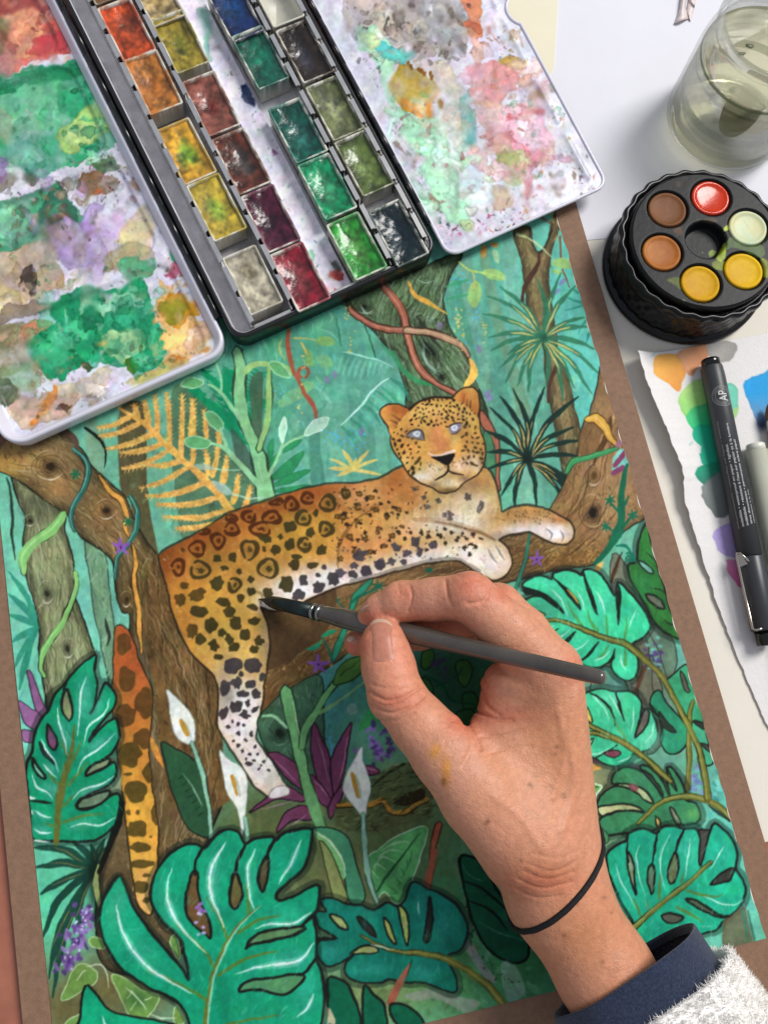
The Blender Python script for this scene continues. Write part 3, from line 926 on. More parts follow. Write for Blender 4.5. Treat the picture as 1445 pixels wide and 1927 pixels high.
vine(zA(555, 340, 645, 420, 672, 500, 640, 620, 565, 760, 542, 850, 560, 960), [6, 9, 9, 9, 8, 6], '#2f6e60', INK, '#a9dcd2', .8)
vine(zA(980, 700, 1040, 800, 1025, 950, 960, 1075, 885, 1180, 872, 1330), [6, 9, 9, 8, 7, 4], '#2f6e60', INK, '#a9dcd2', .8)
vine(zA(1278, 1490, 1250, 1660, 1180, 1850, 1150, 1960, 1155, 2060, 1180, 2200), [4, 8, 8, 8, 7, 5], '#3f7a70', INK, '#a9dcd2', .6)
for P in [(750, 535, 830, 655, 920, 735, 960, 850, 945, 930, 975, 1005), (1005, 1055, 1030, 1200, 1012, 1350, 1050, 1550, 1055, 1700, 1072, 1885)]:
    A_.line(zA(*P), [5, 12, 12, 11, 12, 4], '#3a2a18'); A_.line(zA(*P), [2, 9, 9, 8, 9, 2], '#d69a45', fine=.15)
A_.line(zN(345, 940, 370, 1020, 415, 1130), [3, 10, 9, 3], '#d28f3c', fine=.15)
for x, y in [(570, 530), (965, 890)]:
    for k in range(6):
        t = k * 1.05
        A_.line([one(zA, x, y), one(zA, x + 40 * math.cos(t), y + 42 * math.sin(t))], [5, 3], '#1f6a48')
flower(A_, *one(zA, 915, 1080), 19)
spikes(A_, one(zA, 290, 1690), zA(68, 1265, 60, 1435, 70, 1595, 90, 1800, 110, 2000, 150, 2160, 200, 2050), 11, '#2f8e74', .9, .05)
# leaves at far left: dull pink
for P in [(220, 350, 262, 372, 330, 560, 372, 650, 350, 705, 300, 685, 250, 500), (148, 578, 250, 640, 335, 712, 440, 890, 430, 930, 330, 850, 200, 750), (178, 808, 290, 830, 390, 880, 262, 912, 185, 895)]:
    A_.fill(zI(*P), '#91618c', out='#3c2a3c', ow=2.2)
# ---- cat's branch
BR = zK(660, -40, 590, 150, 530, 370, 475, 450, 420, 720, 320, 950, 210, 1170, 100, 1290, -400, 1400, -1200, 1500, -2000, 1900, -2430, 2250, -2470, 3130, -2230, 2935, -1950, 2745, -1730, 2600, -1445, 2360, -1000, 2180, -500, 2000, 0, 1850, 170, 1800, 400, 1772, 565, 1738, 700, 1620, 800, 1480, 900, 1400, 1050, 1300, 1080, 1000, 900, 600)
A_.fill(BR, '#7d6240', tex=.3, out=INK, ow=4)
A_.clip = A_.mask(BR); A_.line(BR + BR[:1], 26, '#1c1a12', .28); A_.line(BR + BR[:1], 12, '#1c1a12', .28); A_.clip = None
A_.clip = A_.mask(BR)
for x, y, rx, ry, col, a in [(1130, 850, 70, 170, '#a07a52', 1), (1080, 960, 60, 60, '#9a7446', 1), (1150, 940, 50, 60, '#a5825a', .8), (1050, 1050, 120, 25, '#7a5a2c', .9), (560, 1250, 90, 50, '#76562e', .9), (530, 1190, 40, 60, '#3f342a', .9), (640, 1180, 70, 40, '#8d6a40', .8), (510, 1320, 30, 40, '#6b4c28', .8), (800, 1100, 150, 30, '#8a6a40', .8), (860, 1075, 90, 14, '#3f2f20', .6)]:
    A_.soft(x, y, rx, ry, col, a)
A_.clip = None
bark(A_, BR, 700, ['#553c1e', '#b08a50', '#6a4c28', '#c79f5c', '#9a7a4c'], 6, (4, 13), (1, 2.4), (.3, 1), .5, 1.3)
for k in range(90):
    x, y = 1000 + rnd.random() * 130, 1015 + rnd.random() * 50
    t0 = rnd.random() * 6; tt = np.linspace(t0, t0 + 2.5, 6)
    A_.line(np.stack([x + 6 * np.cos(tt), y + 5 * np.sin(tt)], 1), [.5, 1.6, .5], ['#d8ab5a', '#5a3f1e', '#b98c48'][k % 3], .7)
flow(A_, BR, [(1165, 720), (1125, 860), (1090, 960), (1000, 1040), (850, 1085), (700, 1150), (580, 1230), (500, 1310)], 60, 420, ['#35281a', '#50391f', '#b0905c', '#94784c', '#2c2014', '#cfae78'], 302)
knot(A_, *one(zK, 555, 1270), 24, 32, 10, '#1c1510', '#c9b38a', 5, '#4f3a20')
knot(A_, *one(zK, 560, 940), 16, 22, 10, '#54401f', '#e0d6be', 3, '#5d4828')
A_.line(zK(710, 400, 690, 550, 620, 700, 560, 840), [4, 10, 9, 3], '#54391f', .9)
A_.fill(zK(500, 470, 640, 500, 620, 600, 580, 740, 440, 760, 430, 600), '#6d4f30', .6)
vine(zK(500, 430, 590, 425, 660, 500, 700, 590, 765, 655), [10, 16, 14, 12, 6], '#d6a545', '#5a4018', '#f0d080')
vine(zK(320, 910, 370, 820, 450, 785, 560, 765, 660, 735, 775, 690), [6, 9, 9, 8, 7, 4], '#3f9c5e', '#27492f', '#7fd08e')
A_.fill(zK(730, 900, 740, 790, 800, 690, 860, 720, 890, 840, 800, 900), '#78c9ba', 1)
A_.line(zK(750, 850, 850, 720), 10, '#8a3f63'); A_.line(zK(740, 915, 830, 870), 9, '#8a4468'); A_.line(zK(775, 660, 830, 600), 9, '#9c6a80')
A_.line(zK(865, 840, 832, 950, 815, 1100, 810, 1300, 790, 1430, 700, 1600, 560, 1745), [6, 11, 12, 13, 14, 11, 5], '#14694c')
A_.line(zK(810, 1420, 880, 1340, 920, 1300), [7, 4], '#14694c'); A_.line(zK(790, 1270, 730, 1200), 4, '#14694c'); A_.line(zK(740, 1450, 680, 1400), 4, '#14694c'); A_.line(zK(850, 1200, 880, 1130), [7, 2], '#14694c')
for x, y in [(710, 1165), (918, 1305), (672, 1400)]:
    for k in range(6):
        t = k * 1.05 + .3
        A_.line([one(zK, x, y), one(zK, x + 52 * math.cos(t), y + 52 * math.sin(t))], [6, 2], '#14694c')
flower(A_, *one(zL, 1148, 1222), 16)
# thin sprigs under the cat
A_.line(zL(1110, 1050, 1090, 1150, 1060, 1290, 1010, 1440), [5, 9, 10, 8], INK); A_.line(zL(1110, 1050, 1090, 1150, 1060, 1290, 1010, 1440), [3, 7, 7, 6], '#2f7a62')
A_.fill(zQ(660, 660, 690, 560, 730, 450, 780, 330, 800, 230, 870, 150, 950, 100, 900, 190, 850, 240, 810, 330, 770, 450, 740, 560, 690, 660), '#2f8a6a', out='#1e4a3a', ow=2)
A_.line(zQ(790, 270, 870, 220, 960, 180), [6, 4], '#1d6450'); A_.line(zQ(600, 500, 650, 590, 670, 660), [3, 5], '#1d6a52'); A_.line(zQ(700, 250, 750, 310), 3, '#1d6450')
for x, y, r_ in [(980, 155, 55), (680, 245, 45), (1330, 50, 28)]:
    for k in range(7):
        t = k * .9
        A_.line([one(zQ, x, y), one(zQ, x + r_ * math.cos(t), y + r_ * .8 * math.sin(t))], [5, 3, 1], '#175c48')
for P in [(590, 470, 530, 400, 500, 390, 540, 460), (580, 500, 500, 470, 470, 480, 520, 505), (590, 500, 640, 460, 700, 450, 660, 490), (600, 520, 540, 560, 490, 590, 560, 590), (595, 490, 610, 420, 630, 400, 615, 470)]:
    A_.fill(zQ(*P), '#219068')
flower(A_, *one(zQ, 575, 690), 21)
# ---- the cat
A_.fill([(296, 1040), (320, 1120), (345, 1190), (400, 1260), (415, 1300), (420, 1420), (440, 1500), (330, 1520), (290, 1300), (270, 1150)], '#6f5430', tex=.3)
bark(A_, [(296, 1040), (320, 1120), (345, 1190), (400, 1260), (415, 1300), (420, 1420), (330, 1500), (290, 1300), (270, 1150)], 160, ['#3c2c18', '#94744a', '#54401f'], 77, (5, 16))
flow(A_, [(296, 1040), (320, 1120), (345, 1190), (400, 1260), (415, 1300), (420, 1420), (440, 1500), (330, 1520), (290, 1300), (270, 1150)], [(290, 1030), (320, 1160), (360, 1280), (375, 1400), (370, 1530)], 50, 240, ['#33291a', '#4c3c24', '#a8946a', '#8a7a58', '#2a2216', '#c4b088'], 305)
A_.fill([(480, 1120), (520, 1130), (620, 1090), (620, 1180), (500, 1260), (490, 1160)], '#57422a', tex=.3)
BODY = zM(70, 560, 90, 520, 300, 410, 480, 300, 600, 250, 750, 200, 900, 150, 1100, 105, 1300, 95, 1430, 70, 1560, 0, 1800, -60, 2060, 0) + zL(880, 740, 920, 880, 932, 940, 1000, 910, 1100, 895, 1200, 920, 1300, 968, 1358, 1008, 1368, 1080, 1320, 1130, 1230, 1110, 1150, 1070, 1090, 1045, 980, 1070, 905, 1105, 955, 1150, 990, 1230, 960, 1310, 885, 1345, 800, 1310, 700, 1240, 620, 1230, 450, 1250, 300, 1290, 150, 1330, 0, 1365) + zM(1200, 722, 1050, 780, 950, 830, 870, 865, 770, 880, 690, 850, 705, 910, 735, 1000, 742, 1100, 722, 1250, 702, 1400) + zN(1000, 850, 990, 950, 1050, 1050, 1130, 1150, 1192, 1260, 1180, 1302, 1110, 1317, 1050, 1290, 980, 1230, 900, 1110, 830, 1000, 780, 920, 760, 830, 765, 700, 750, 600, 720, 540, 620, 450, 560, 360, 510, 250) + zM(150, 880, 120, 760, 95, 650)
A_.line(BODY + BODY[:1], 9, '#2c241c', .75)
A_.fill(BODY, '#bf8a3a', tex=.14)
A_.clip = A_.mask(BODY)
for x, y, rx, ry, col, a in [
    (310, 1060, 50, 66, '#84421c', 1), (380, 1000, 95, 45, '#8c451c', 1), (480, 960, 110, 38, '#964c20', 1), (600, 922, 115, 28, '#984e22', 1), (700, 915, 70, 26, '#bc7a42', .9), (560, 1000, 120, 50, '#b98a35', .8), (430, 1080, 90, 50, '#b57b35', .8),
    (360, 1130, 60, 60, '#c2832f', .9), (440, 1150, 80, 60, '#c59a3c', .9), (400, 1200, 60, 60, '#c79a44', .9), (460, 1230, 50, 50, '#d4ad5c', 1), (345, 1180, 20, 70, '#a5692b', .7), (430, 1265, 40, 30, '#cda75c', .9),
    (455, 1318, 55, 40, '#e9e2dd', 1), (450, 1362, 70, 52, '#ebe6e4', 1), (490, 1440, 80, 80, '#ece7e4', 1), (425, 1300, 18, 50, '#8d8377', .7), (500, 1210, 14, 70, '#8f8573', .6), (528, 1490, 18, 14, '#e8e0d6', 1),
    (560, 1112, 66, 26, '#f4f2f4', 1), (625, 1090, 80, 26, '#ebe8ea', 1), (510, 1135, 26, 16, '#eceaec', 1), (690, 1080, 80, 22, '#d9d5d6', 1), (780, 1050, 90, 22, '#e2deda', 1), (870, 1042, 66, 28, '#ece6de', 1), (925, 1062, 54, 38, '#efe8de', 1),
    (700, 1020, 60, 34, '#d9975a', 1), (760, 1005, 80, 20, '#d39a60', 1), (830, 1000, 50, 16, '#c98a50', .9), (655, 1030, 22, 40, '#d18848', .9), (690, 940, 50, 26, '#d19a76', .8), (730, 960, 60, 50, '#cf9544', .9),
    (840, 962, 75, 50, '#d8cfb8', 1), (890, 945, 45, 55, '#cfc4a4', 1), (800, 940, 50, 45, '#c39a58', .9), (850, 985, 60, 16, '#d5cfc0', 1), (900, 900, 30, 30, '#a87c44', .9), (745, 905, 30, 40, '#a8622e', .8), (770, 930, 26, 30, '#b06c34', .7), (860, 915, 50, 14, '#8a6a44', .7),
    (970, 985, 50, 26, '#b68a54', 1), (1000, 968, 60, 16, '#a87d48', 1), (1040, 1002, 44, 24, '#f0ecee', 1), (985, 1000, 50, 14, '#dcd6d6', 1), (1055, 978, 26, 8, '#b9804a', .9), (940, 1010, 30, 10, '#8d8480', .7), (530, 955, 200, 8, '#8f4a22', .5)]:
    A_.soft(x, y, rx, ry, col, a, 0, .08)
m_ = [rnd.choice(BODY) for _ in range(5)]
bark(A_, BODY, 900, ['#8f6a2c', '#e2c27a', '#a9732f', '#c9a050', '#d9d0c0'], 9, (4, 10), (.8, 1.6), (.9, .5), .28, .2)
# shading seams
for p, a in [((1180, 660, 1165, 560, 1200, 420, 1300, 310, 1420, 230), .55), ((620, 760, 700, 780, 690, 850), .5), ((860, 1330, 960, 1330), .4)]:
    A_.line(zM(*p), [2, 7, 2], '#6b4a22', a)
A_.line(zL(0, 1360, 150, 1325, 300, 1285, 450, 1245, 620, 1225, 700, 1238, 800, 1300), [8, 9, 8, 6], '#6a655f', .55)
A_.line(zL(380, 975, 520, 985, 640, 1010, 760, 1040, 880, 1100), [6, 14, 13, 8], '#8a5a30', .35); A_.line(zL(520, 992, 640, 1014, 760, 1044, 890, 1106), [2, 5, 5, 4], '#5a3c24', .5)
RING = [(620, 300, 45, 40), (760, 305, 65, 42), (690, 378, 68, 50), (515, 380, 52, 43), (430, 455, 48, 53), (300, 500, 56, 52), (180, 615, 43, 58), (315, 630, 68, 58), (625, 510, 56, 70), (740, 625, 68, 68), (530, 725, 40, 48), (980, 190, 40, 36), (880, 225, 45, 48), (1105, 220, 54, 54), (955, 310, 50, 52), (1095, 380, 46, 48), (960, 475, 44, 44), (510, 310, 40, 22), (790, 215, 48, 18), (1215, 160, 30, 30), (340, 395, 44, 22)]
for x, y, rx, ry in RING:
    top = y < 700 - x * .45
    col = '#4f2a12' if top else '#41371a'
    X, Y = one(zM, x, y)
    A_.soft(X, Y, rx / 3.3 * .8, ry / 3.3 * .8, '#8f5322' if top else '#80642a', .8)
    n = 18; t0 = rnd.random() * 6
    t = t0 + np.linspace(0, 5.4 + rnd.random() * .8, n)
    k = 1 + .09 * np.sin(3 * t + x)
    A_.line(np.stack([X + rx / 3.284 * .84 * np.cos(t) * k, Y + ry / 3.284 * .84 * np.sin(t) * k], 1), [4, 8.0, 5.5, 8.4, 4], col, .93, jit=.2)
    A_.ell(X + 1, Y, rx / 3.284 * .30, ry / 3.284 * .27, col, .85, irr=.25)
SOL = [(420, 715, 48, 50), (870, 470, 31, 40), (1070, 510, 37, 38), (875, 365, 43, 43), (1000, 400, 26, 38), (785, 510, 33, 33), (900, 600, 38, 38), (1010, 605, 38, 23), (850, 720, 48, 62), (740, 775, 36, 33), (630, 765, 28, 28), (520, 555, 26, 30), (425, 560, 33, 24), (560, 640, 19, 20), (810, 425, 17, 24), (720, 440, 45, 26), (1030, 280, 19, 27), (715, 505, 14, 24), (210, 510, 17, 14), (470, 625, 30, 18), (630, 690, 26, 24), (920, 550, 38, 18), (295, 785, 62, 38), (315, 890, 58, 40), (195, 820, 42, 48), (220, 725, 30, 24), (270, 1010, 40, 50), (320, 1060, 36, 40), (460, 830, 50, 36), (500, 885, 38, 44), (385, 975, 43, 50), (570, 805, 27, 27), (535, 955, 43, 46), (645, 860, 38, 20), (650, 945, 38, 28), (455, 1020, 28, 28), (595, 1035, 44, 44), (405, 1100, 34, 44), (680, 1070, 31, 34), (500, 1065, 30, 36), (530, 1110, 44, 30), (650, 1125, 34, 27), (430, 1170, 37, 20)]
for x, y, rx, ry in SOL:
    A_.ell(*one(zM, x, y), rx / 3.284 * .93, ry / 3.284 * .93, '#3f381c' if x > 300 else '#54401c', .93, -20 + rnd.random() * 40, irr=.13)
for x, y, rx, ry in [(1200, 300, 34, 32), (1290, 240, 30, 28), (1290, 335, 26, 26), (1372, 185, 26, 22), (1400, 262, 26, 24), (1240, 425, 28, 24), (1335, 440, 26, 22), (1420, 380, 26, 22), (1160, 300, 20, 24), (1180, 460, 22, 26), (1300, 160, 30, 22), (1180, 560, 20, 24), (1470, 300, 26, 22), (1500, 420, 24, 22), (1460, 480, 24, 20), (1270, 520, 26, 22), (1370, 520, 26, 22), (1560, 360, 22, 20), (1540, 260, 22, 20)]:
    A_.ell(*one(zM, x, y), rx / 3.284 * .85, ry / 3.284 * .8, '#4c3618', .82, rnd.random() * 90, irr=.22); A_.ell(*one(zM, x + 3, y), rx / 3.284 * .3, ry / 3.284 * .28, '#b5813a', .6)
GRY = [(925, 790, 40, 36), (960, 695, 27, 31), (1050, 735, 37, 38), (1140, 690, 38, 42), (1340, 640, 34, 34), (1430, 600, 30, 30), (1080, 615, 17, 18), (1045, 665, 17, 14), (520, 1225, 60, 48), (650, 1225, 48, 46), (545, 1330, 34, 43), (630, 1340, 38, 28), (700, 1290, 22, 28), (470, 1360, 32, 52), (580, 1400, 43, 23), (665, 1400, 28, 33), (1260, 660, 26, 24)]
for x, y, rx, ry in GRY:
    A_.ell(*one(zM, x, y), rx / 3.284, ry / 3.284, '#3f3a3d', .93, rnd.random() * 40 - 20, irr=.13)
for x, y, rx, ry in [(905, 550, 18, 18), (870, 750, 38, 40), (940, 735, 17, 19), (925, 805, 33, 26), (985, 770, 14, 28), (795, 790, 26, 40), (820, 880, 16, 16), (845, 845, 9, 14), (880, 860, 12, 14), (915, 870, 12, 12), (880, 920, 17, 13), (930, 960, 14, 11), (850, 965, 12, 9), (878, 995, 14, 16), (905, 1030, 10, 12), (955, 1050, 14, 12), (1005, 1050, 10, 11), (930, 1080, 8, 12), (985, 1090, 15, 10), (1040, 1095, 11, 11), (1010, 1140, 8, 14), (1070, 1150, 14, 9), (1025, 1118, 8, 8), (950, 1110, 26, 12), (965, 920, 12, 18), (990, 1000, 10, 14)]:
    A_.ell(*one(zN, x, y), rx / 3.284, ry / 3.284, '#3c3537', .93, rnd.random() * 60, irr=.18)
for i, (x, y) in enumerate([(235, 870), (180, 885), (270, 905), (225, 950), (290, 945), (440, 1055), (370, 1060), (290, 1055), (480, 1085), (550, 1080), (620, 1060), (585, 1040), (240, 1100), (330, 1095), (185, 1145), (585, 1125), (650, 1110), (710, 1095), (760, 1070), (140, 1180), (470, 1165), (345, 935), (700, 1150), (740, 1130), (770, 1150), (735, 1190), (800, 1100), (20, 1150), (40, 1100), (90, 1060), (-20, 1010), (-40, 940), (60, 1000), (120, 950), (150, 800), (100, 850), (30, 880), (690, 1060), (660, 1090)]):
    r_ = 11 + rnd.random() * 8
    A_.ell(*one(zL, x, y), r_ / 3.284, r_ * .8 / 3.284, '#33291c', .93, rnd.random() * 90, irr=.25)
for x, y, rx, ry in [(280, 1145, 34, 22), (400, 1112, 30, 32), (505, 1135, 30, 24), (60, 1200, 44, 38), (350, 1182, 26, 22), (425, 1175, 22, 30), (20, 1265, 28, 24), (95, 1298, 36, 28), (180, 1265, 36, 30), (250, 1240, 26, 24), (-60, 1310, 34, 28), (600, 950, 36, 30), (720, 840, 24, 24), (470, 900, 22, 19), (540, 860, 20, 17), (455, 840, 12, 14), (395, 790, 16, 14), (800, 900, 20, 34), (330, 1240, 22, 20)]:
    A_.ell(*one(zL, x, y), rx / 3.284, ry / 3.284, '#454049' if y > 1000 else '#4a453f', .88, rnd.random() * 40, irr=.2)
rs_ = np.random.RandomState(77)
for _ in range(150):
    x, y = rs_.uniform(-120, 760), rs_.uniform(760, 1260)
    if y > 1240 - .02 * x or (x > 480 and y < 1020): continue
    A_.ell(*one(zL, x, y), 1.6 + 1.6 * rs_.rand(), 1.2 + 1.2 * rs_.rand(), '#3a2e1e' if y < 1150 else '#4a454a', .75, rs_.rand() * 180, n=7, irr=.25)
for _ in range(46):
    x, y = rs_.uniform(900, 1340), rs_.uniform(915, 1010)
    A_.ell(*one(zL, x, y), 2.2, 1.5, '#5a4024', .6, 60, n=7, irr=.2)
for p in [(845, 1160, 870, 1210, 905, 1250), (890, 1140, 930, 1200, 950, 1230), (800, 1220, 830, 1250), (1200, 1030, 1240, 1060, 1230, 1110), (1290, 1040, 1310, 1080, 1300, 1120)]:
    A_.line(zL(*p), [1, 4, 1], '#6d6468', .7)
bark(A_, zL(380, 900, 500, 860, 700, 850, 880, 850, 920, 930, 800, 1010, 600, 990, 420, 960), 160, ['#e6dcc4', '#d2c5a2', '#8d7c5a', '#efe8d8'], 12, (6, 13), (.6, 1.2), (-.5, 1), .34, .5)
A_.clip = None
# head
EARL = zL(252, 470, 232, 405, 196, 350, 183, 312, 202, 280, 252, 268, 312, 275, 362, 310, 380, 400, 330, 470)
EARR = zL(610, 270, 650, 200, 700, 166, 750, 163, 780, 196, 790, 262, 782, 335, 740, 400, 660, 330)
HEAD = zL(250, 470, 300, 370, 360, 305, 425, 255, 500, 229, 580, 222, 640, 235, 720, 285, 780, 340, 800, 420, 820, 500, 826, 580, 810, 650, 775, 700, 700, 745, 640, 795, 560, 805, 500, 775, 430, 742, 370, 695, 320, 625, 272, 560, 252, 510)
for P in (EARL, EARR, HEAD): A_.line(P + P[:1], 6, '#271d16', .9)
for P in (EARL, EARR): A_.fill(P, '#cb9448', grad=('#b3682f', P[3], P[6]))
for p in [(250, 330, 290, 350, 340, 400), (240, 360, 280, 380, 320, 430), (700, 200, 690, 260, 680, 320), (720, 230, 715, 290, 720, 330), (740, 240, 735, 300, 740, 340), (265, 400, 300, 420)]:
    A_.line(zL(*p), [1, 5, 1], '#4a2f1c', .6)
A_.soft(*one(zL, 280, 300), 14, 7, '#a3562a', .8); A_.soft(*one(zL, 690, 215), 7, 12, '#a3562a', .8)
A_.fill(HEAD, '#c79646', tex=.1)
A_.clip = A_.mask(HEAD)
for x, y, rx, ry, col, a in [(500, 330, 150, 90, '#cfa052', .9), (700, 330, 80, 70, '#c99a55', .9), (330, 500, 80, 90, '#c0853c', .9), (750, 520, 70, 110, '#b98a45', .9), (520, 480, 45, 110, '#cf8650', 1), (560, 520, 55, 60, '#cf8350', .9), (430, 620, 80, 80, '#c79a4c', .9), (520, 668, 80, 45, '#e8cfa8', 1), (665, 645, 62, 46, '#e4c8a4', 1), (740, 620, 50, 60, '#c9b49a', .8), (610, 752, 90, 34, '#e0cda8', 1), (500, 760, 40, 20, '#6b5a50', .7), (700, 720, 30, 20, '#6b5a54', .7), (430, 712, 85, 32, '#e9e0cf', .95), (330, 620, 40, 60, '#cda766', .6), (785, 640, 26, 60, '#d8c8ae', .8), (480, 300, 120, 50, '#dcb468', .6), (620, 795, 90, 16, '#6b5036', .8), (800, 600, 20, 70, '#8d6f48', .7), (640, 480, 24, 50, '#c9a566', .7)]:
    X, Y = one(zL, x, y); A_.soft(X, Y, rx / 3.284, ry / 3.284, col, a)
bark(A_, HEAD, 420, ['#e4c483', '#9a6a2e', '#d7ad62', '#a9783a'], 14, (3, 8), (.7, 1.4), (.4, 1), .35, .3)
rs = np.random.RandomState(5)
pts_ = []
for _ in range(3000):
    x, y = 260 + rs.rand() * 560, 225 + rs.rand() * 500
    fore = y < 400 and 370 < x < 770
    lc = x < 440 and 400 < y < 690
    rc = x > 690 and 380 < y < 650
    if not (fore or lc or rc): continue
    if 400 < y and 440 < x < 690: continue
    md = 21 if fore else 27
    if min([math.hypot(x - a, y - b) for a, b in pts_] or [99]) < md: continue
    pts_.append((x, y))
for x, y in pts_:
    fore = y < 400
    k = (6 + rs.rand() * 5) if fore else (7.5 + rs.rand() * 7)
    A_.ell(*one(zL, x, y), k / 3.284 * 1.15, k * .62 / 3.284 * 1.15, '#1f1811' if fore or x < 400 else '#41301a', .95 if fore else .85, 60 + rs.randn() * 40 if x > 500 else 120 + rs.randn() * 40, n=8, irr=.2)
A_.soft(*one(zL, 395, 450), 22, 13, '#7a6040', .55); A_.soft(*one(zL, 650, 412), 18, 12, '#7a6040', .55)
A_.fill(zL(348, 454, 372, 432, 408, 424, 440, 438, 452, 486, 420, 480, 380, 470), '#77727a'); A_.fill(zL(604, 402, 640, 384, 688, 382, 676, 420, 646, 444, 614, 446), '#77727a')
A_.ell(*one(zL, 406, 450), 7.4, 5.6, '#c3cad2', .97, 10, irr=.03); A_.ell(*one(zL, 640, 412), 7.0, 5.8, '#c3cad2', .97, -10, irr=.03)
A_.ell(*one(zL, 410, 449), 3.0, 2.8, '#8f949c', .9, irr=.03); A_.ell(*one(zL, 640, 411), 2.8, 2.8, '#8f949c', .9, irr=.03)
A_.line(zL(344, 454, 372, 430, 408, 421, 442, 436, 456, 492), [1, 2.4, 2.6, 2.6, 1], '#32261e'); A_.line(zL(600, 404, 640, 382, 692, 380), [1.6, 2.6, 1.2], '#32261e'); A_.line(zL(380, 472, 420, 482, 454, 490), [1, 1.8, 1], '#4a3c2c', .9); A_.line(zL(618, 450, 650, 446, 682, 418), [1, 2.4, 1.6], '#3a2d20')
A_.line(zL(430, 380, 440, 350, 460, 345), [1, 4, 1], '#2a2018', .8); A_.line(zL(580, 360, 590, 340), [2, 4], '#2a2018', .8)
A_.line(zL(480, 570, 540, 588, 640, 552), [2, 6, 5], '#e4d6cc', .8)
A_.fill(zL(500, 592, 560, 588, 642, 568, 630, 610, 600, 640, 560, 630), '#1c1513', smooth=True)
A_.line(zL(598, 635, 600, 670, 575, 705, 520, 735), [4, 4, 4, 2], '#2b201c'); A_.line(zL(600, 670, 640, 690, 700, 702), [3, 4, 2], '#2b201c', .9)
for k in range(26):
    x, y = (470 + rs.rand() * 110, 630 + rs.rand() * 50) if k % 2 else (620 + rs.rand() * 90, 605 + rs.rand() * 50)
    A_.ell(*one(zL, x, y), 1.5, .9, '#4a3828', .8, -15)
A_.clip = None
A_.line(zL(360, 305, 425, 255, 500, 229, 580, 222, 640, 235), 3, '#241a12', .8)
# ---- the tail
TAIL = zI(905, 60, 930, -10, 1000, 20, 1050, 120, 1090, 240, 1175, 440, 1200, 560, 1190, 760, 1175, 1000, 1205, 1300, 1245, 1600, 1235, 1850, 1210, 2100, 1180, 2260, 1100, 2180, 1060, 2000, 1035, 1850, 1015, 1650, 985, 1400, 950, 1150, 925, 850, 890, 650, 900, 300)
A_.line(TAIL + TAIL[:1], 6, '#2c2418', .8)
A_.fill(TAIL, '#b0592c', grad=('#dda23c', (240, 1250), (270, 1520)))
A_.clip = A_.mask(TAIL)
A_.soft(275, 1690, 40, 60, '#d9ab62', .9); A_.soft(285, 1250, 14, 60, '#a35a30', .5); A_.soft(225, 1500, 10, 200, '#8d6a2c', .7)
for x, y, rx, ry in [(975, 130, 58, 85), (1000, 410, 68, 98), (985, 700, 90, 92), (1150, 190, 50, 110), (1150, 590, 85, 120), (1140, 880, 90, 80), (1020, 1000, 92, 95), (1190, 1140, 65, 85), (1070, 1300, 95, 100), (1010, 1155, 34, 14), (1090, 1458, 20, 20), (1015, 1465, 20, 24), (1075, 1590, 86, 72), (1105, 1740, 95, 42), (1120, 1868, 95, 34), (1235, 1480, 40, 90), (1190, 1655, 14, 8), (1100, 2050, 70, 50), (1150, 1960, 30, 16), (1160, 2150, 30, 22)]:
    A_.ell(*one(zI, x, y), rx / 4.188, ry / 4.188, '#5f4220' if y < 900 else '#57481f', .9, 0, irr=.09)
A_.clip = None
# ---- lilies, dark leaf, pink plant, stems in the middle
A_.fill(zN(405, 975, 500, 1015, 610, 1080, 685, 1200, 715, 1445, 700, 1560, 570, 1500, 480, 1300, 440, 1150), '#2f5a3c', out=INK, ow=3.5)
A_.line(zN(540, 1160, 600, 1250, 660, 1370), [1, 3, 1], '#8fb89a', .8)
for k in range(7): A_.line(zN(545 + k * 20, 1180 + k * 38, 515 + k * 20, 1200 + k * 38), 1.6, '#1b3224')
T3 = zG(84, 220, 230, 80, 450, -20, 470, 320, 500, 520, 540, 700, 330, 680, 265, 640, 200, 540, 140, 440, 95, 330)
A_.fill(T3, '#3f6248', .9, tex=.25, out='#22332a', ow=2.5); bark(A_, T3, 90, ['#2a4232', '#6a8f70', '#23382a'], 21)
knot(A_, *one(zG, 210, 310), 20, 28, 0, '#1b261f', '#86ab8c', 5, '#26362b')

PK = '#7b4160'
for P in [(410, 250, 460, 350, 522, 520, 522, 690, 480, 720, 410, 520, 393, 350), (632, 248, 622, 340, 585, 560, 532, 690, 512, 480, 560, 360), (138, 432, 225, 440, 325, 520, 350, 645, 250, 580, 180, 490), (28, 780, 150, 680, 260, 630, 358, 690, 345, 722, 200, 702), (193, 905, 232, 800, 325, 742, 405, 770, 402, 822, 280, 832), (695, 515, 752, 508, 803, 540, 735, 562), (385, 560, 440, 600, 520, 720, 500, 760, 430, 700), (640, 560, 590, 650, 540, 760, 510, 820, 490, 760, 560, 640)]:
    A_.fill(zG(*P), PK, out='#2c1a26', ow=2.4)
    q = np.array(zG(*P)); A_.line([q[0] * .8 + q[len(q) // 2] * .2, (q[0] + q[len(q) // 2]) / 2 + (2, 1), q[0] * .2 + q[len(q) // 2] * .8], [.6, 2, .6], '#d2a6bc', .7)
for P, w_ in [((245, 60, 275, 220, 320, 420, 365, 600, 420, 780, 460, 890), [22, 21, 20, 18, 17]), ((340, 400, 360, 290, 420, 190, 500, 70, 590, -60, 640, -110), [12, 13, 11, 9, 6, 4])]:
    A_.line(zG(*P), np.array(w_) + 3.5, '#27402c'); A_.line(zG(*P), w_, '#6dac6c', tex=.14)
A_.line(zG(280, 120, 310, 250, 330, 330), [1, 3, 1], '#c8e8c0', .7)
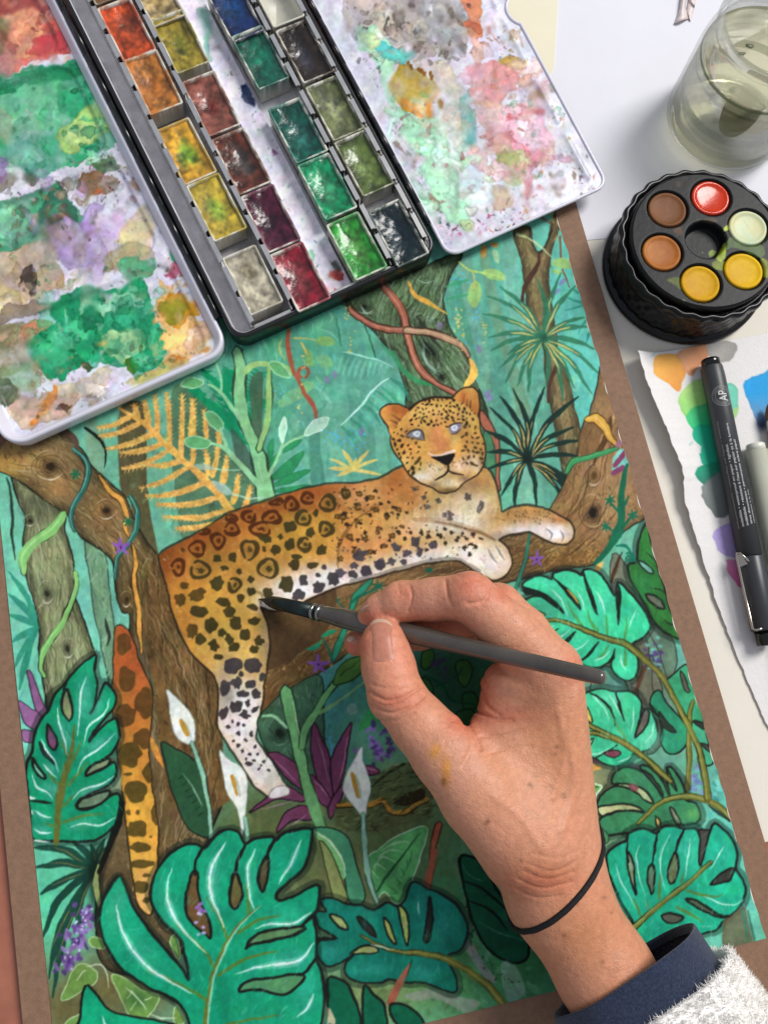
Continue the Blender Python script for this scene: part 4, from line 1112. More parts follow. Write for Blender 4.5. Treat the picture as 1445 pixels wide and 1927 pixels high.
A_.line(zG(440, 195, 540, 140, 620, 80, 720, 0), [8, 6, 4, 2], '#7cab6c', .9); A_.line(zG(105, 210, 180, 215, 250, 280), [4, 6, 4], '#8cc596')
A_.fill(zQ(680, 825, 705, 730, 780, 650, 870, 630, 900, 645, 860, 745, 780, 805), '#4f7a38', out='#25401f', ow=2.5)
A_.line(zQ(720, 770, 800, 700, 860, 650), 1.6, '#223c1c')
A_.fill(zG(600, 175, 625, 140, 660, 145, 665, 185, 630, 205), '#7a9c8e', .8)
A_.fill(zG(680, 300, 700, 220, 760, 150, 800, 160, 780, 240), '#2f8a4a', .9)
for k in range(36):
    x, y = one(zG, 790 + rnd.gauss(0, 45), 380 + rnd.gauss(0, 60)); A_.ell(x, y, rnd.uniform(4, 9), rnd.uniform(3, 5), ['#5a4280', '#7d64a4', '#3f2f60'][k % 3], .85, rnd.random() * 180)
for k in range(14): A_.ell(*one(zG, 510 + rnd.gauss(0, 6), 330 + k * 8), 2, 2, '#4aa6d8', .8)
A_.fill(zN(1072, 1312, 1095, 1262, 1150, 1240, 1192, 1256, 1196, 1292, 1120, 1320), '#ece5dc', out='#8a8078', ow=1.5)
# vine and bark floor
A_.fill(zG(560, 720, 780, 560, 960, 480, 1080, 560, 1100, 800, 900, 860, 700, 900, 540, 850), '#57603a', .8)
A_.line(zG(740, 640, 830, 560, 950, 490), [2, 6, 5], '#1b2a20')
A_.line(zG(545, 745, 640, 735, 740, 740, 820, 705, 860, 770, 950, 785, 1010, 735, 1075, 705), [9, 12, 12, 11, 12, 12], '#33290f'); A_.line(zG(545, 742, 640, 732, 740, 737, 820, 702, 860, 767, 950, 780, 1010, 730, 1075, 700), [6, 9, 9, 9, 9, 9], '#bd8732', fine=.1)
A_.fill(zG(880, 722, 950, 672, 1050, 640, 1066, 690, 990, 728, 950, 744), '#2e2214', .8); bark(A_, zG(560, 720, 780, 560, 960, 480, 1080, 560, 1100, 800, 900, 860, 700, 900, 540, 850), 160, ['#3c4428', '#8a9460', '#6c7848', '#2c331c'], 88, (8, 26), (1, 2.4), (1, -.35))
A_.line(zG(1150, 850, 1120, 960, 1110, 1080, 1080, 1230), [13, 12, 12], '#3a1f16'); A_.line(zG(1150, 850, 1120, 960, 1110, 1080, 1080, 1230), [10, 9, 9], '#a0573f')
A_.fill(zG(730, 1050, 790, 1000, 900, 925, 1080, 870, 1020, 1100, 960, 1290, 890, 1318, 830, 1250, 770, 1290, 740, 1180), '#54a05c', out='#a9d8ac', ow=2.2, tex=.25)
A_.line(zG(1040, 900, 900, 1080, 780, 1250), [1, 5, 4], '#2a5a38')
for k in range(5):
    A_.line(zG(980 - k * 45, 960 + k * 55, 900 - k * 40, 960 + k * 40, 800 - k * 10, 1010 + k * 40), [1, 4, 1], '#a8dca4', .65); A_.line(zG(990 - k * 35, 1000 + k * 55, 985 - k * 20, 1040 + k * 55, 970 - k * 25, 1090 + k * 42), [1, 4, 1], '#2c6a3c', .7)
A_.fill(zG(388, 880, 500, 868, 605, 920, 655, 1050, 712, 1280, 665, 1332, 612, 1290, 592, 1150, 540, 1010, 460, 930), '#4b9a70', out=INK, ow=2.6)
A_.fill(zG(395, 885, 480, 920, 560, 1010, 600, 1130, 585, 1180, 520, 1040, 440, 940), '#7fc47a'); A_.line(zG(395, 880, 500, 950, 580, 1060, 600, 1160), [1, 3, 1], '#e0f5d8')
A_.fill(zG(445, 950, 500, 1000, 560, 1130, 610, 1300, 530, 1290, 480, 1100), '#8f9a5c', out='#2f3a20', ow=2)
LW = '#dfe4da'
for P, sp in [(zN(440, 648, 480, 682, 560, 760, 612, 850, 612, 930, 602, 985, 540, 972, 488, 920, 460, 820, 455, 740), zN(525, 840, 545, 880, 570, 930)), (zN(765, 1022, 820, 1080, 905, 1140, 942, 1225, 935, 1320, 922, 1450, 905, 1560, 880, 1400, 812, 1290, 792, 1170), zN(845, 1180, 862, 1240, 875, 1300)), (zG(692, 392, 697, 480, 737, 580, 742, 660, 718, 770, 710, 850, 680, 790, 602, 690, 584, 620, 608, 540, 660, 450), zG(640, 550, 655, 620, 670, 690))]:
    A_.fill(P, LW, tex=.05, out='#8fa090', ow=1.5)
    q = np.array(sp); A_.line(q + (6, 3), [3, 9, 3], '#8a9a86', .55); A_.line(sp, [7, 10, 7], '#b98a36')
for P, w_ in [(zN(595, 975, 640, 1100, 685, 1290, 712, 1460, 715, 1560), [6, 8, 7, 6]), (zG(700, 790, 712, 1000, 740, 1190, 785, 1320), [7, 9, 9, 6]), (zN(925, 1440, 935, 1520, 945, 1600), [7, 6])]:
    A_.line(P, np.array(w_) + 2.5, '#3a5a44'); A_.line(P, w_, '#8cc0a4')
# ---- leaves under the hand
for P, col in [(zP(430, 520, 480, 510, 490, 560, 450, 610, 420, 590), '#3a6a30'), (zP(600, 580, 660, 560, 690, 620, 660, 700, 620, 670), '#3a7038'), (zP(430, 650, 480, 690, 480, 760, 440, 720), '#2f6a38'), (zP(640, 740, 700, 730, 720, 800, 650, 830), '#2c6236'), (zP(600, 840, 680, 820, 720, 880, 640, 900), '#2a5a34')]:
    A_.fill(P, col, out='#14241a', ow=2)
A_.line(zP(440, 640, 540, 700, 580, 770, 700, 790), [4, 6, 5], '#13503c'); A_.line(zP(500, 700, 600, 650, 640, 600), 4, '#13503c')
for k in range(22): A_.ell(*one(zP, 520 + rnd.gauss(0, 30), 590 + rnd.gauss(0, 35)), 3.5, 2.5, '#4a3c66', .8)
# ---- right side: background trunks and leaves behind the big leaves
for P, col in [(zE(560, 60, 640, 60, 720, 330, 760, 540, 850, 760, 800, 830, 700, 780, 620, 720), '#6f7460'), (zE(770, 400, 900, 470, 930, 620, 880, 700, 830, 560), '#5f7a66'), (zE(700, 480, 760, 470, 800, 780, 850, 1050, 760, 1120, 720, 830), '#6c6f5a'), (zE(390, 1160, 560, 1190, 640, 1300, 560, 1500, 390, 1490), '#7b8560'), (zE(520, 640, 620, 700, 640, 790, 450, 780), '#5c9a88')]:
    A_.fill(P, col, .95, tex=.2, out='#33382e', ow=2)
A_.line(zE(615, 20, 590, 90, 560, 160), [6, 8, 6], '#5d4030'); A_.line(zE(750, 640, 720, 720, 700, 790), 7, '#5d4030')
A_.line(zE(560, 165, 600, 60, 625, 0), 2, INK)
for k in range(30): A_.ell(*one(zE, 805 + rnd.gauss(0, 25), 590 + rnd.gauss(0, 50)), 4, 3, ['#5a4a86', '#4a3c70', '#6ac0b4'][k % 3], .8)
for k in range(30): A_.ell(*one(zJ, 910 + rnd.gauss(0, 30), 440 + rnd.gauss(0, 60)), 6, 4, ['#7d8ac0', '#6ac0c4', '#6a74a8'][k % 3], .6)
for k in range(26): A_.ell(*one(zJ, 1060 + rnd.gauss(0, 40), 480 + rnd.gauss(0, 110)), 7, 4, ['#4ab0a8', '#3a9a98', '#7fd6c8'][k % 3], .7, 60)
A_.fill(zE(390, 1200, 430, 1180, 510, 1200, 500, 1215, 430, 1230, 390, 1245), '#cf9f4a', fine=.15)
A_.fill(zE(480, 70, 520, 50, 500, 100, 470, 100), '#d9b45a')
A_.fill(zE(560, 1100, 640, 1140, 700, 1180, 760, 1200, 700, 1240, 560, 1200, 420, 1160), '#7a4660', .9)
DG = zR(290, 120, 330, 300, 400, 560, 500, 900, 600, 1215, 500, 1185, 350, 1065, 240, 850, 200, 780, 125, 660, 108, 530, 160, 505, 200, 470, 210, 300)
A_.line(DG + DG[:1], 20, '#12201a', .42); A_.fill(DG, '#2f7836', tex=.25, out=INK, ow=6); A_.soft(*one(zR, 240, 700), 20, 20, '#2c8a4c', .7)
gap(A_, zR(205, 490, 260, 500, 330, 560, 350, 600, 280, 590), '#6fae9a', 4); gap(A_, zR(275, 800, 350, 810, 430, 870, 460, 940, 390, 930, 320, 870), '#6a6f60', 5)
for p in [(280, 400, 330, 450, 380, 490), (320, 735, 400, 760, 470, 800), (450, 1050, 500, 1085, 560, 1095)]: A_.line(zR(*p), [1, 3, 1], INK)
for p in [(0, 340, 90, 350, 150, 430), (180, 450, 130, 410, 90, 420), (180, 470, 110, 440, 90, 480), (190, 490, 140, 470, 120, 500)]: A_.line(zR(*p), [3, 6, 3], '#12705a')
for P, col in [(zE(780, 840, 830, 768, 880, 850, 980, 960, 1002, 1030, 960, 1110, 885, 1125, 835, 1050, 850, 960), '#2a8c66'), (zE(870, 730, 910, 680, 985, 625, 1010, 700, 1050, 830, 1080, 950, 1010, 940, 940, 840), '#389a6c'), (zE(1010, 950, 1080, 960, 1110, 1060, 1140, 1170, 1090, 1190, 1050, 1120), '#3f9f78')]:
    A_.fill(P, col, tex=.2, out=INK, ow=4)
gap(A_, zE(950, 660, 975, 690, 1005, 780, 980, 775, 955, 710), '#56594c', 3); gap(A_, zE(830, 890, 880, 950, 930, 1010, 860, 985), '#2c3a30', 3); gap(A_, zE(1020, 945, 1080, 950, 1085, 990), '#2c3a30', 3); gap(A_, zE(1060, 1065, 1110, 1080, 1120, 1120), '#44483c', 3)
ST = '#76762f'


def stem(P, w, hi='#b5c08a'):
    A_.line(P, np.array(w) + 3, '#2e3318'); A_.line(P, w, ST, tex=.12)
    A_.line(np.array(P) + (-1.5, -1), np.array(w) * .2, hi, .5)


stem(zE(1020, 830, 1000, 950, 1000, 1200, 990, 1330), [4, 6, 9, 9])
# M3 dark leaf
M3 = zJ(283, 450, 305, 375, 390, 330, 470, 345, 505, 370, 490, 315, 560, 330, 640, 400, 690, 480, 700, 330, 760, 375, 820, 480, 835, 570, 905, 595, 942, 690, 925, 735, 840, 762, 700, 760, 600, 800, 430, 815, 360, 830, 200, 835, 160, 790, 200, 710, 290, 672, 200, 640, 170, 620, 190, 550, 280, 480, 330, 470)
A_.line(M3 + M3[:1], 20, '#12201a', .42); A_.fill(M3, '#3a855a', tex=.18, out=INK, ow=5); A_.soft(*one(zJ, 880, 680), 14, 12, '#5fae5a', .8); A_.soft(*one(zJ, 420, 410), 20, 14, '#4a9a68', .7)
gap(A_, zJ(300, 462, 380, 455, 480, 480, 560, 540, 592, 602, 520, 570, 430, 500), '#b5c48a', 5); gap(A_, zJ(175, 632, 280, 612, 400, 605, 520, 662, 420, 660, 300, 665, 205, 700), '#b8c08a', 5)
gap(A_, zJ(498, 350, 560, 380, 640, 480, 660, 560, 600, 470), '#33423a', 4); gap(A_, zJ(650, 400, 700, 480, 712, 550, 690, 520), '#33423a', 3); gap(A_, zJ(605, 695, 640, 730, 640, 790, 612, 760), '#c9a85c', 4); gap(A_, zJ(715, 625, 750, 660, 795, 745, 760, 750, 720, 670), '#8a8f78', 4); gap(A_, zJ(690, 330, 740, 440, 765, 510, 710, 430), '#3c6a4a', 4)
A_.ell(*one(zJ, 435, 480), 10, 6, '#8d4a58', .9, 30)
stem(zJ(470, 760, 560, 660, 680, 575, 830, 545, 960, 565, 1070, 620, 1170, 720), [4, 6, 8, 9, 11, 11, 9])
A_.line(zJ(1000, 610, 1080, 680, 1165, 730), [3, 7, 4], INK, .8)
# small pale leaf by the wrist
A_.fill(zJ(40, 400, 90, 395, 140, 450, 210, 475, 165, 530, 130, 610, 60, 635, 20, 560), '#67a860', out='#d2f0d8', ow=2.4)
A_.line(zJ(40, 500, 110, 490, 180, 480), 1.8, '#2a4a28')
for k in range(5): A_.line(zJ(60 + k * 22, 495, 50 + k * 20, 460), 1.4, '#2a4a28'); A_.line(zJ(60 + k * 22, 500, 55 + k * 18, 545), 1.4, '#2a4a28')
A_.line(zJ(90, 640, 150, 700, 180, 740), [4, 6, 4], '#8a5a40')
A_.fill(zJ(50, 660, 130, 720, 250, 830, 240, 900, 130, 880, 60, 800), '#4a8a5a', out=INK, ow=2.5)
# M2
M2 = zE(300, 900, 380, 820, 430, 785, 500, 765, 590, 780, 680, 783, 732, 832, 732, 900, 700, 1035, 755, 950, 770, 872, 812, 930, 823, 1020, 792, 1092, 740, 1118, 690, 1130, 655, 1172, 600, 1196, 520, 1182, 470, 1152, 390, 1140, 320, 1100)
A_.line(M2 + M2[:1], 20, '#12201a', .42); A_.fill(M2, '#3bc08e', tex=.12, out=INK, ow=4.5); A_.soft(*one(zE, 780, 1050), 18, 22, '#6fcfae', .8); A_.soft(*one(zE, 560, 820), 26, 14, '#5fcfa4', .7); A_.soft(*one(zE, 620, 1150), 26, 14, '#22b888', .8)
gap(A_, zE(755, 875, 778, 900, 760, 970, 700, 1035, 725, 950), '#6d6a60', 4)
for p in [(440, 785, 520, 830, 570, 900, 585, 970), (590, 785, 610, 860, 635, 945)]: A_.line(zE(*p), [3, 7, 2], INK)
gap(A_, zE(415, 850, 445, 890, 458, 950, 430, 935), '#d2ae52', 3); gap(A_, zE(520, 1120, 580, 1105, 625, 1125, 580, 1150), '#7a3f50', 3); gap(A_, zE(395, 1075, 440, 1060, 470, 1040, 430, 1100), '#8ad0b4', 2.5)
A_.line(zE(480, 1150, 550, 1105, 600, 1080), 3, INK)
veins(A_, [zE(460, 800, 530, 880, 550, 950), zE(555, 795, 590, 860, 620, 920), zE(690, 860, 690, 940, 675, 1010), zE(805, 950, 790, 1020, 750, 1070), zE(400, 1125, 480, 1130, 560, 1090), zE(600, 1175, 650, 1160, 685, 1135)])
stem(zE(400, 945, 500, 1000, 600, 1050, 700, 1110, 790, 1180, 900, 1280), [5, 8, 9, 9, 9, 5]); stem(zE(400, 1005, 470, 1015, 560, 1040), [4, 6, 5])
A_.line(zE(660, 1070, 600, 980, 555, 900), [5, 4, 1], '#5f9a50', .8)
# M1
M1 = zE(70, 190, 110, 142, 175, 125, 232, 148, 240, 112, 310, 96, 370, 112, 398, 128, 405, 96, 470, 100, 530, 150, 585, 245, 598, 165, 660, 218, 720, 288, 772, 370, 782, 430, 742, 482, 682, 512, 705, 570, 712, 645, 690, 702, 650, 720, 600, 692, 565, 640, 572, 585, 545, 622, 480, 648, 410, 632, 330, 585, 230, 515, 150, 455, 90, 390, 45, 320, 60, 280, 110, 255, 170, 245, 240, 270, 295, 335, 200, 240)
A_.line(M1 + M1[:1], 20, '#12201a', .42); A_.fill(M1, '#3ed29c', tex=.10, out=INK, ow=6)
A_.clip = A_.mask(M1)
for x, y, rx, ry, col, a in [(140, 330, 130, 70, '#3f9f7c', 1), (250, 480, 150, 60, '#33b488', .9), (420, 560, 120, 60, '#2fc090', .8), (640, 640, 60, 70, '#3fd8a2', .9), (700, 400, 80, 80, '#30d096', .9), (640, 300, 30, 60, '#22b884', .6), (170, 160, 80, 30, '#4adcaa', .8)]:
    X, Y = one(zE, x, y); A_.soft(X, Y, rx / 3, ry / 3, col, a)
A_.clip = None
A_.fill(zE(72, 195, 160, 215, 250, 270, 300, 338, 240, 300, 160, 250, 80, 235), '#16261f', .95)
for P in [(232, 130, 320, 200, 380, 270, 392, 325, 340, 270, 280, 190), (400, 100, 440, 180, 480, 280, 492, 352, 460, 300, 420, 190), (598, 170, 620, 240, 615, 330, 602, 412, 592, 320, 585, 240)]:
    A_.fill(zE(*P), '#16261f')
A_.line(zE(315, 205, 345, 235, 378, 285), [2, 4, 2], '#cfa84a', .9)
for P in [(268, 425, 190, 478), (365, 445, 320, 490, 268, 527), (498, 500, 450, 560, 398, 605), (585, 540, 575, 590, 545, 625)]: A_.line(zE(*P), [2, 8, 3], '#16261f')
gap(A_, zE(122, 345, 150, 325, 195, 348, 160, 360), '#cfc06a', 2.5)
for P in [(310, 260, 350, 340, 400, 400), (430, 310, 450, 390, 490, 440), (535, 350, 545, 430, 540, 480), (650, 350, 645, 440, 635, 500), (560, 510, 530, 560, 500, 590), (640, 530, 645, 590, 640, 630)]: A_.line(zE(*P), [1, 5, 6], '#4f9a4a', .85)
veins(A_, [zE(220, 200, 280, 260, 320, 350), zE(370, 210, 400, 270, 410, 330), zE(480, 210, 520, 290, 530, 350), zE(705, 315, 680, 370, 660, 430), zE(110, 400, 180, 415, 250, 405), zE(240, 495, 300, 460, 340, 425), zE(320, 560, 390, 530, 440, 490), zE(470, 610, 520, 590, 560, 550), zE(620, 570, 625, 620, 650, 660)], w=3.2)
stem(zE(165, 382, 280, 378, 430, 440, 560, 488, 650, 515, 740, 590, 850, 700, 940, 860, 1000, 980, 1060, 1120, 1110, 1380), [3, 6, 8, 9, 9, 9, 9, 9, 9, 10, 11])
# M4
M4 = zJ(238, 1010, 290, 930, 392, 882, 400, 830, 480, 792, 560, 800, 612, 832, 650, 782, 740, 765, 812, 790, 900, 788, 940, 850, 950, 1000, 985, 900, 1018, 800, 1052, 745, 1120, 800, 1182, 880, 1212, 985, 1202, 1080, 1252, 1160, 1278, 1250, 1245, 1350, 1180, 1425, 1100, 1490, 1060, 1540, 980, 1562, 900, 1600, 700, 1700, 500, 1650, 440, 1500, 360, 1350, 280, 1180)
A_.line(M4 + M4[:1], 20, '#12201a', .42); A_.fill(M4, '#1fae88', tex=.14, out=INK, ow=6)
for x, y, rx, ry, col, a in [(860, 950, 60, 160, '#3fbc9c', .7), (1120, 950, 60, 110, '#2fb894', .6), (500, 900, 60, 80, '#189a78', .6), (1180, 1250, 60, 110, '#1fb98a', .7), (420, 1300, 90, 90, '#2fc09c', .6)]:
    X, Y = one(zJ, x, y); A_.soft(X, Y, rx / 4, ry / 4, col, a)
A_.fill(zJ(930, 800, 985, 800, 1010, 810, 975, 950, 945, 1075, 930, 1000, 940, 880), '#4a4640', out=INK, ow=4)
for P, col in [((405, 960, 440, 1060, 445, 1180, 455, 1290, 410, 1150, 398, 1040), '#8a9a76'), ((575, 1050, 600, 1100, 590, 1230, 572, 1280, 545, 1200, 545, 1110), '#5f7a60'), ((750, 960, 775, 1050, 760, 1160, 720, 1205, 695, 1130, 710, 1050), '#6f7a52'), ((1015, 1205, 1060, 1150, 1140, 1100, 1195, 1080, 1165, 1170, 1090, 1195), '#3a3a34'), ((828, 1312, 900, 1320, 980, 1370, 1080, 1430, 1180, 1435, 1100, 1450, 1000, 1420, 900, 1370), '#56604a'), ((648, 1440, 720, 1415, 812, 1450, 760, 1490, 690, 1490), '#54584c')]:
    gap(A_, zJ(*P), col, 5)
for P in [(400, 890, 395, 970, 410, 1040), (612, 840, 600, 940, 580, 1060), (820, 790, 780, 880, 755, 960)]: A_.line(zJ(*P), [5, 6, 4], INK)
for P in [(490, 1440, 460, 1350, 440, 1310), (550, 1380, 540, 1310), (630, 1310, 640, 1200, 640, 1130), (800, 1190, 810, 1120), (830, 1250, 940, 1280, 1060, 1300, 1100, 1275), (760, 1370, 850, 1420, 950, 1480)]: A_.line(zJ(*P), [5, 6, 2], '#5f7f3c', .85)
veins(A_, [zJ(310, 1050, 340, 1180, 410, 1290, 460, 1390), zJ(490, 910, 462, 1010, 490, 1180, 525, 1290), zJ(715, 835, 660, 940, 640, 1080, 680, 1250), zJ(858, 870, 845, 1000, 825, 1160), zJ(1115, 920, 1060, 1010, 1000, 1095), zJ(960, 1290, 1080, 1345, 1190, 1355, 1270, 1310), zJ(760, 1390, 840, 1450), zJ(930, 1515, 1020, 1515)], w=3)
stem(zJ(440, 1530, 560, 1420, 680, 1320, 820, 1215, 940, 1110, 1015, 1030), [9, 8, 8, 8, 7, 3], '#7fd0bc')
A_.fill(zJ(1100, 1500, 1180, 1430, 1260, 1360, 1300, 1500, 1340, 1640, 1380, 1760, 1150, 1760), '#6b5f44', .8)
for p in [(1240, 1370, 1270, 1480, 1300, 1640), (1290, 1400, 1330, 1560, 1350, 1640)]: A_.line(zJ(*p), [3, 5, 3], '#3f7a66')
# ---- lower left: spiky palm, flowers, heart leaves
A_.fill(zI(700, 1050, 920, 1050, 930, 1420, 620, 1440, 690, 1130), '#7d8a6a', tex=.25)
for k in range(7): A_.line(zI(700 + k * 32, 1090 + (k % 2) * 200, 690 + k * 32, 1180 + (k % 2) * 220), 7, ['#2f6a54', '#a9b48c'][k % 2], .8)
spikes(A_, one(zO, 540, 470), zO(190, 345, 205, 460, 228, 610, 262, 790, 240, 860, 275, 1090, 300, 1200, 600, 300, 520, 330, 420, 320, 640, 330, 460, 860), 14, '#1d4a3c', .97, .09, '#8f7a45', .75, 2.4)
A_.soft(*one(zO, 540, 520), 14, 60, '#12201a', .9)
A_.line(zO(560, 440, 545, 560, 570, 680), [4, 11, 6], '#8a9a5a')
A_.line(zI(930, 1320, 960, 1440, 900, 1640, 830, 1820, 780, 1930), [8, 12, 11, 8], '#1c1f18')
for k in range(95):
    t_ = rnd.random()
    x, y = one(zO, 500 - 130 * t_ + rnd.gauss(0, 34), 690 + 370 * t_ + rnd.gauss(0, 20))
    A_.ell(x, y, rnd.uniform(4, 8), rnd.uniform(3, 5), ['#6c4a90', '#83639f', '#533a74', '#8d78b4'][k % 4], .9, rnd.random() * 180, n=8)
for k in range(22):
    t_ = rnd.random(); A_.ell(*one(zO, 500 - 130 * t_ + rnd.gauss(0, 24), 690 + 350 * t_), 2.2, 2, '#c9c0e4', .9)
for P in [(355, 1215, 385, 1110, 430, 1015, 490, 1005, 550, 1060, 545, 1110, 500, 1140), (635, 1065, 740, 1100, 790, 1150, 870, 1170, 905, 1200, 880, 1250, 820, 1320, 740, 1300, 690, 1210), (505, 870, 540, 850, 600, 880, 590, 920, 520, 905), (960, 880, 990, 840, 1025, 960, 1000, 970), (370, 1346, 440, 1290, 490, 1290, 470, 1420), (980, 1290, 1000, 1240, 1050, 1330, 1000, 1346)]:
    A_.fill(zO(*P), '#6d9648', out='#b9d69a', ow=1.8)
A_.soft(*one(zO, 780, 1200), 22, 20, '#3f6a38', .8)
for p in [(710, 1135, 760, 1180, 830, 1260), (440, 1100, 470, 1050, 490, 1040), (490, 1020, 570, 1010, 610, 1070, 615, 1140), (720, 1200, 750, 1160), (740, 1270, 770, 1220), (820, 1210, 860, 1190), (850, 1290, 920, 1310, 1000, 1310)]: A_.line(zO(*p), [1, 2.6, 1], '#dbeecb', .85)
# M5 left monstera
M5 = zI(760, 218, 750, 330, 772, 450, 752, 600, 712, 695, 780, 580, 832, 438, 902, 510, 914, 600, 832, 712, 740, 830, 698, 915, 790, 800, 912, 718, 942, 850, 902, 972, 820, 1042, 715, 1090, 675, 1165, 790, 1132, 905, 1068, 912, 1172, 852, 1252, 700, 1312, 622, 1380, 612, 1432, 720, 1430, 930, 1315, 935, 1480, 882, 1592, 760, 1682, 640, 1692, 480, 1684, 380, 1684, 262, 1665, 235, 1450, 210, 1100, 250, 1000, 272, 850, 330, 722, 385, 655, 430, 540, 520, 430, 640, 300)
A_.line(M5 + M5[:1], 20, '#12201a', .42); A_.fill(M5, '#139468', tex=.16, out=INK, ow=6)
A_.clip = A_.mask(M5)
for x, y, rx, ry, an in [(660, 560, 60, 180, 8), (520, 850, 50, 120, -25), (760, 640, 40, 110, 28), (760, 930, 130, 45, -28), (700, 1290, 130, 40, -22), (400, 1270, 80, 50, 30), (400, 1110, 60, 40, 40), (640, 1550, 110, 40, -8), (330, 1590, 60, 40, 20), (320, 1480, 70, 30, 20)]:
    X, Y = one(zI, x, y); A_.soft(X, Y, rx / 4.2, ry / 4.2, '#4fae92', .75, an)
A_.soft(*one(zI, 450, 980), 12, 20, '#0d6a58', .6)
A_.clip = None
for P, col in [((525, 490, 560, 590, 572, 680, 545, 740, 500, 680, 490, 590), '#8a9266'), ((380, 770, 410, 820, 455, 880, 450, 940, 420, 965, 370, 890), '#7a4a6a'), ((258, 1035, 290, 1090, 355, 1170, 350, 1200, 290, 1150, 255, 1090), '#7ad0b4'), ((615, 1430, 640, 1360, 720, 1330, 860, 1290, 860, 1345, 760, 1410), '#6f8a6a'), ((675, 1165, 710, 1100, 790, 1060, 870, 1040, 860, 1080, 780, 1130), '#7d8a66')]:
    gap(A_, zI(*P), col, 6)
A_.line(zI(312, 905, 350, 990, 430, 1082), [5, 11, 5], '#20302c')
A_.line(zI(238, 1370, 330, 1380, 420, 1385), [3, 8, 2], INK); A_.line(zI(500, 495, 525, 440), 5, INK)
A_.fill(zI(235, 1330, 280, 1355, 240, 1360), '#e8e8e0'); A_.fill(zI(245, 1440, 265, 1470, 250, 1475), '#e8e8e0')
A_.line(zI(590, 770, 570, 950, 520, 1150, 475, 1330, 455, 1500, 450, 1700), [3, 8, 12, 15, 13, 11], '#6a6a2e', .95)
for P in [(640, 900, 600, 1000, 560, 1060), (690, 1060, 620, 1150, 540, 1250), (600, 1320, 530, 1390, 490, 1420), (480, 880, 520, 960, 530, 1010), (380, 1160, 430, 1210, 470, 1240), (830, 1470, 650, 1490, 500, 1540), (350, 1540, 400, 1560, 440, 1580)]: A_.line(zI(*P), [2, 6, 6], '#5f7a38', .8)
veins(A_, [zI(690, 390, 640, 520, 630, 700, 612, 860), zI(455, 630, 470, 770, 520, 900, 530, 1010), zI(870, 570, 820, 680, 700, 790, 655, 945), zI(915, 830, 800, 950, 650, 1050, 605, 1170), zI(325, 880, 380, 990, 440, 1060, 465, 1150), zI(260, 1160, 290, 1250, 380, 1310, 420, 1365), zI(340, 1080, 400, 1150, 460, 1195), zI(905, 1175, 800, 1240, 640, 1290, 580, 1370), zI(915, 1500, 800, 1560, 660, 1550, 545, 1580), zI(270, 1440, 330, 1480, 415, 1500), zI(275, 1585, 320, 1620, 415, 1615), zI(265, 1680, 340, 1690, 400, 1690)], w=4, col='#e2f6ee')
# M7 dark teal leaf
A_.line(zH(720, 0, 690, 120, 670, 220), [12, 11], '#9a563f')
A_.fill(zH(850, 40, 960, 60, 1040, 200, 1140, 340, 1205, 480, 1190, 570, 1100, 585, 1000, 520, 930, 410, 890, 280), '#15543a', tex=.2, out='#0c1814', ow=5); A_.line(zH(860, 160, 960, 200, 1080, 300, 1180, 380), [2, 6, 2], '#0c1814'); A_.line(zH(900, 270, 1000, 310, 1100, 420), [2, 6, 2], '#0c1814'); A_.line(zH(950, 380, 1050, 430, 1180, 470), [1, 2, 1], '#5f9a80', .6); A_.line(zH(860, 70, 900, 130, 970, 165), [1, 2, 1], '#5f9a80', .6)
for P, col in [(zH(860, 480, 900, 470, 960, 570, 1040, 680, 1000, 680, 920, 590), '#9c8d96'), (zH(560, 760, 700, 730, 830, 760, 950, 800, 880, 850, 740, 780, 620, 790), '#9a9a92'), (zH(1060, 600, 1130, 600, 1190, 740, 1100, 790), '#86a894')]: A_.fill(P, col, .65)
A_.speck(zH(830, 200, 900, 300, 960, 500, 1100, 640, 1180, 680, 1100, 720, 980, 620, 880, 460), 60, ['#14261c'], (1, 2.6), .8, 3)
M7 = zH(118, 262, 180, 250, 262, 282, 332, 290, 400, 312, 470, 268, 520, 295, 560, 262, 600, 168, 682, 202, 720, 212, 802, 262, 872, 350, 888, 430, 852, 520, 780, 556, 822, 650, 828, 742, 740, 722, 650, 690, 560, 692, 480, 672, 430, 692, 330, 692, 262, 662, 250, 600, 300, 545, 220, 592, 150, 605, 105, 545, 110, 480, 200, 462, 108, 400, 92, 322, 150, 322)
A_.line(M7 + M7[:1], 20, '#12201a', .42); A_.fill(M7, '#147a66', tex=.16, out=INK, ow=5.5)
A_.clip = A_.mask(M7)
for x, y, rx, ry in [(760, 400, 80, 90), (640, 280, 40, 90), (360, 330, 50, 60), (380, 620, 90, 30), (650, 640, 60, 50), (180, 530, 60, 40)]:
    X, Y = one(zH, x, y); A_.soft(X, Y, rx / 2.8, ry / 2.8, '#2b9682', .8)
A_.clip = None
for P, col in [((165, 340, 225, 350, 262, 415, 215, 405), '#9aa864'), ((450, 352, 490, 400, 512, 492, 470, 440), '#9fae5c'), ((525, 292, 570, 330, 582, 420, 572, 500, 545, 400), '#a3ad58'), ((690, 240, 705, 380, 682, 480, 662, 470, 672, 380), '#33382e'), ((310, 345, 360, 370, 412, 450, 350, 420), '#2b302a'), ((280, 545, 340, 500, 400, 500, 420, 535, 340, 540), '#9aa664')]: gap(A_, zH(*P), col, 5)
A_.line(zH(105, 470, 160, 460, 212, 465), [10, 6, 1], INK); A_.line(zH(600, 570, 575, 640, 545, 690), [2, 5, 3], INK); A_.fill(zH(590, 590, 560, 680, 500, 800, 460, 800, 520, 680), '#a4604a')
stem(zH(330, 445, 480, 520, 640, 540, 780, 572, 920, 650, 1010, 720, 1075, 810), [2, 5, 7, 9, 12, 13, 13])
veins(A_, [zH(625, 270, 630, 310, 632, 340), zH(380, 490, 450, 510, 510, 520)], w=3)
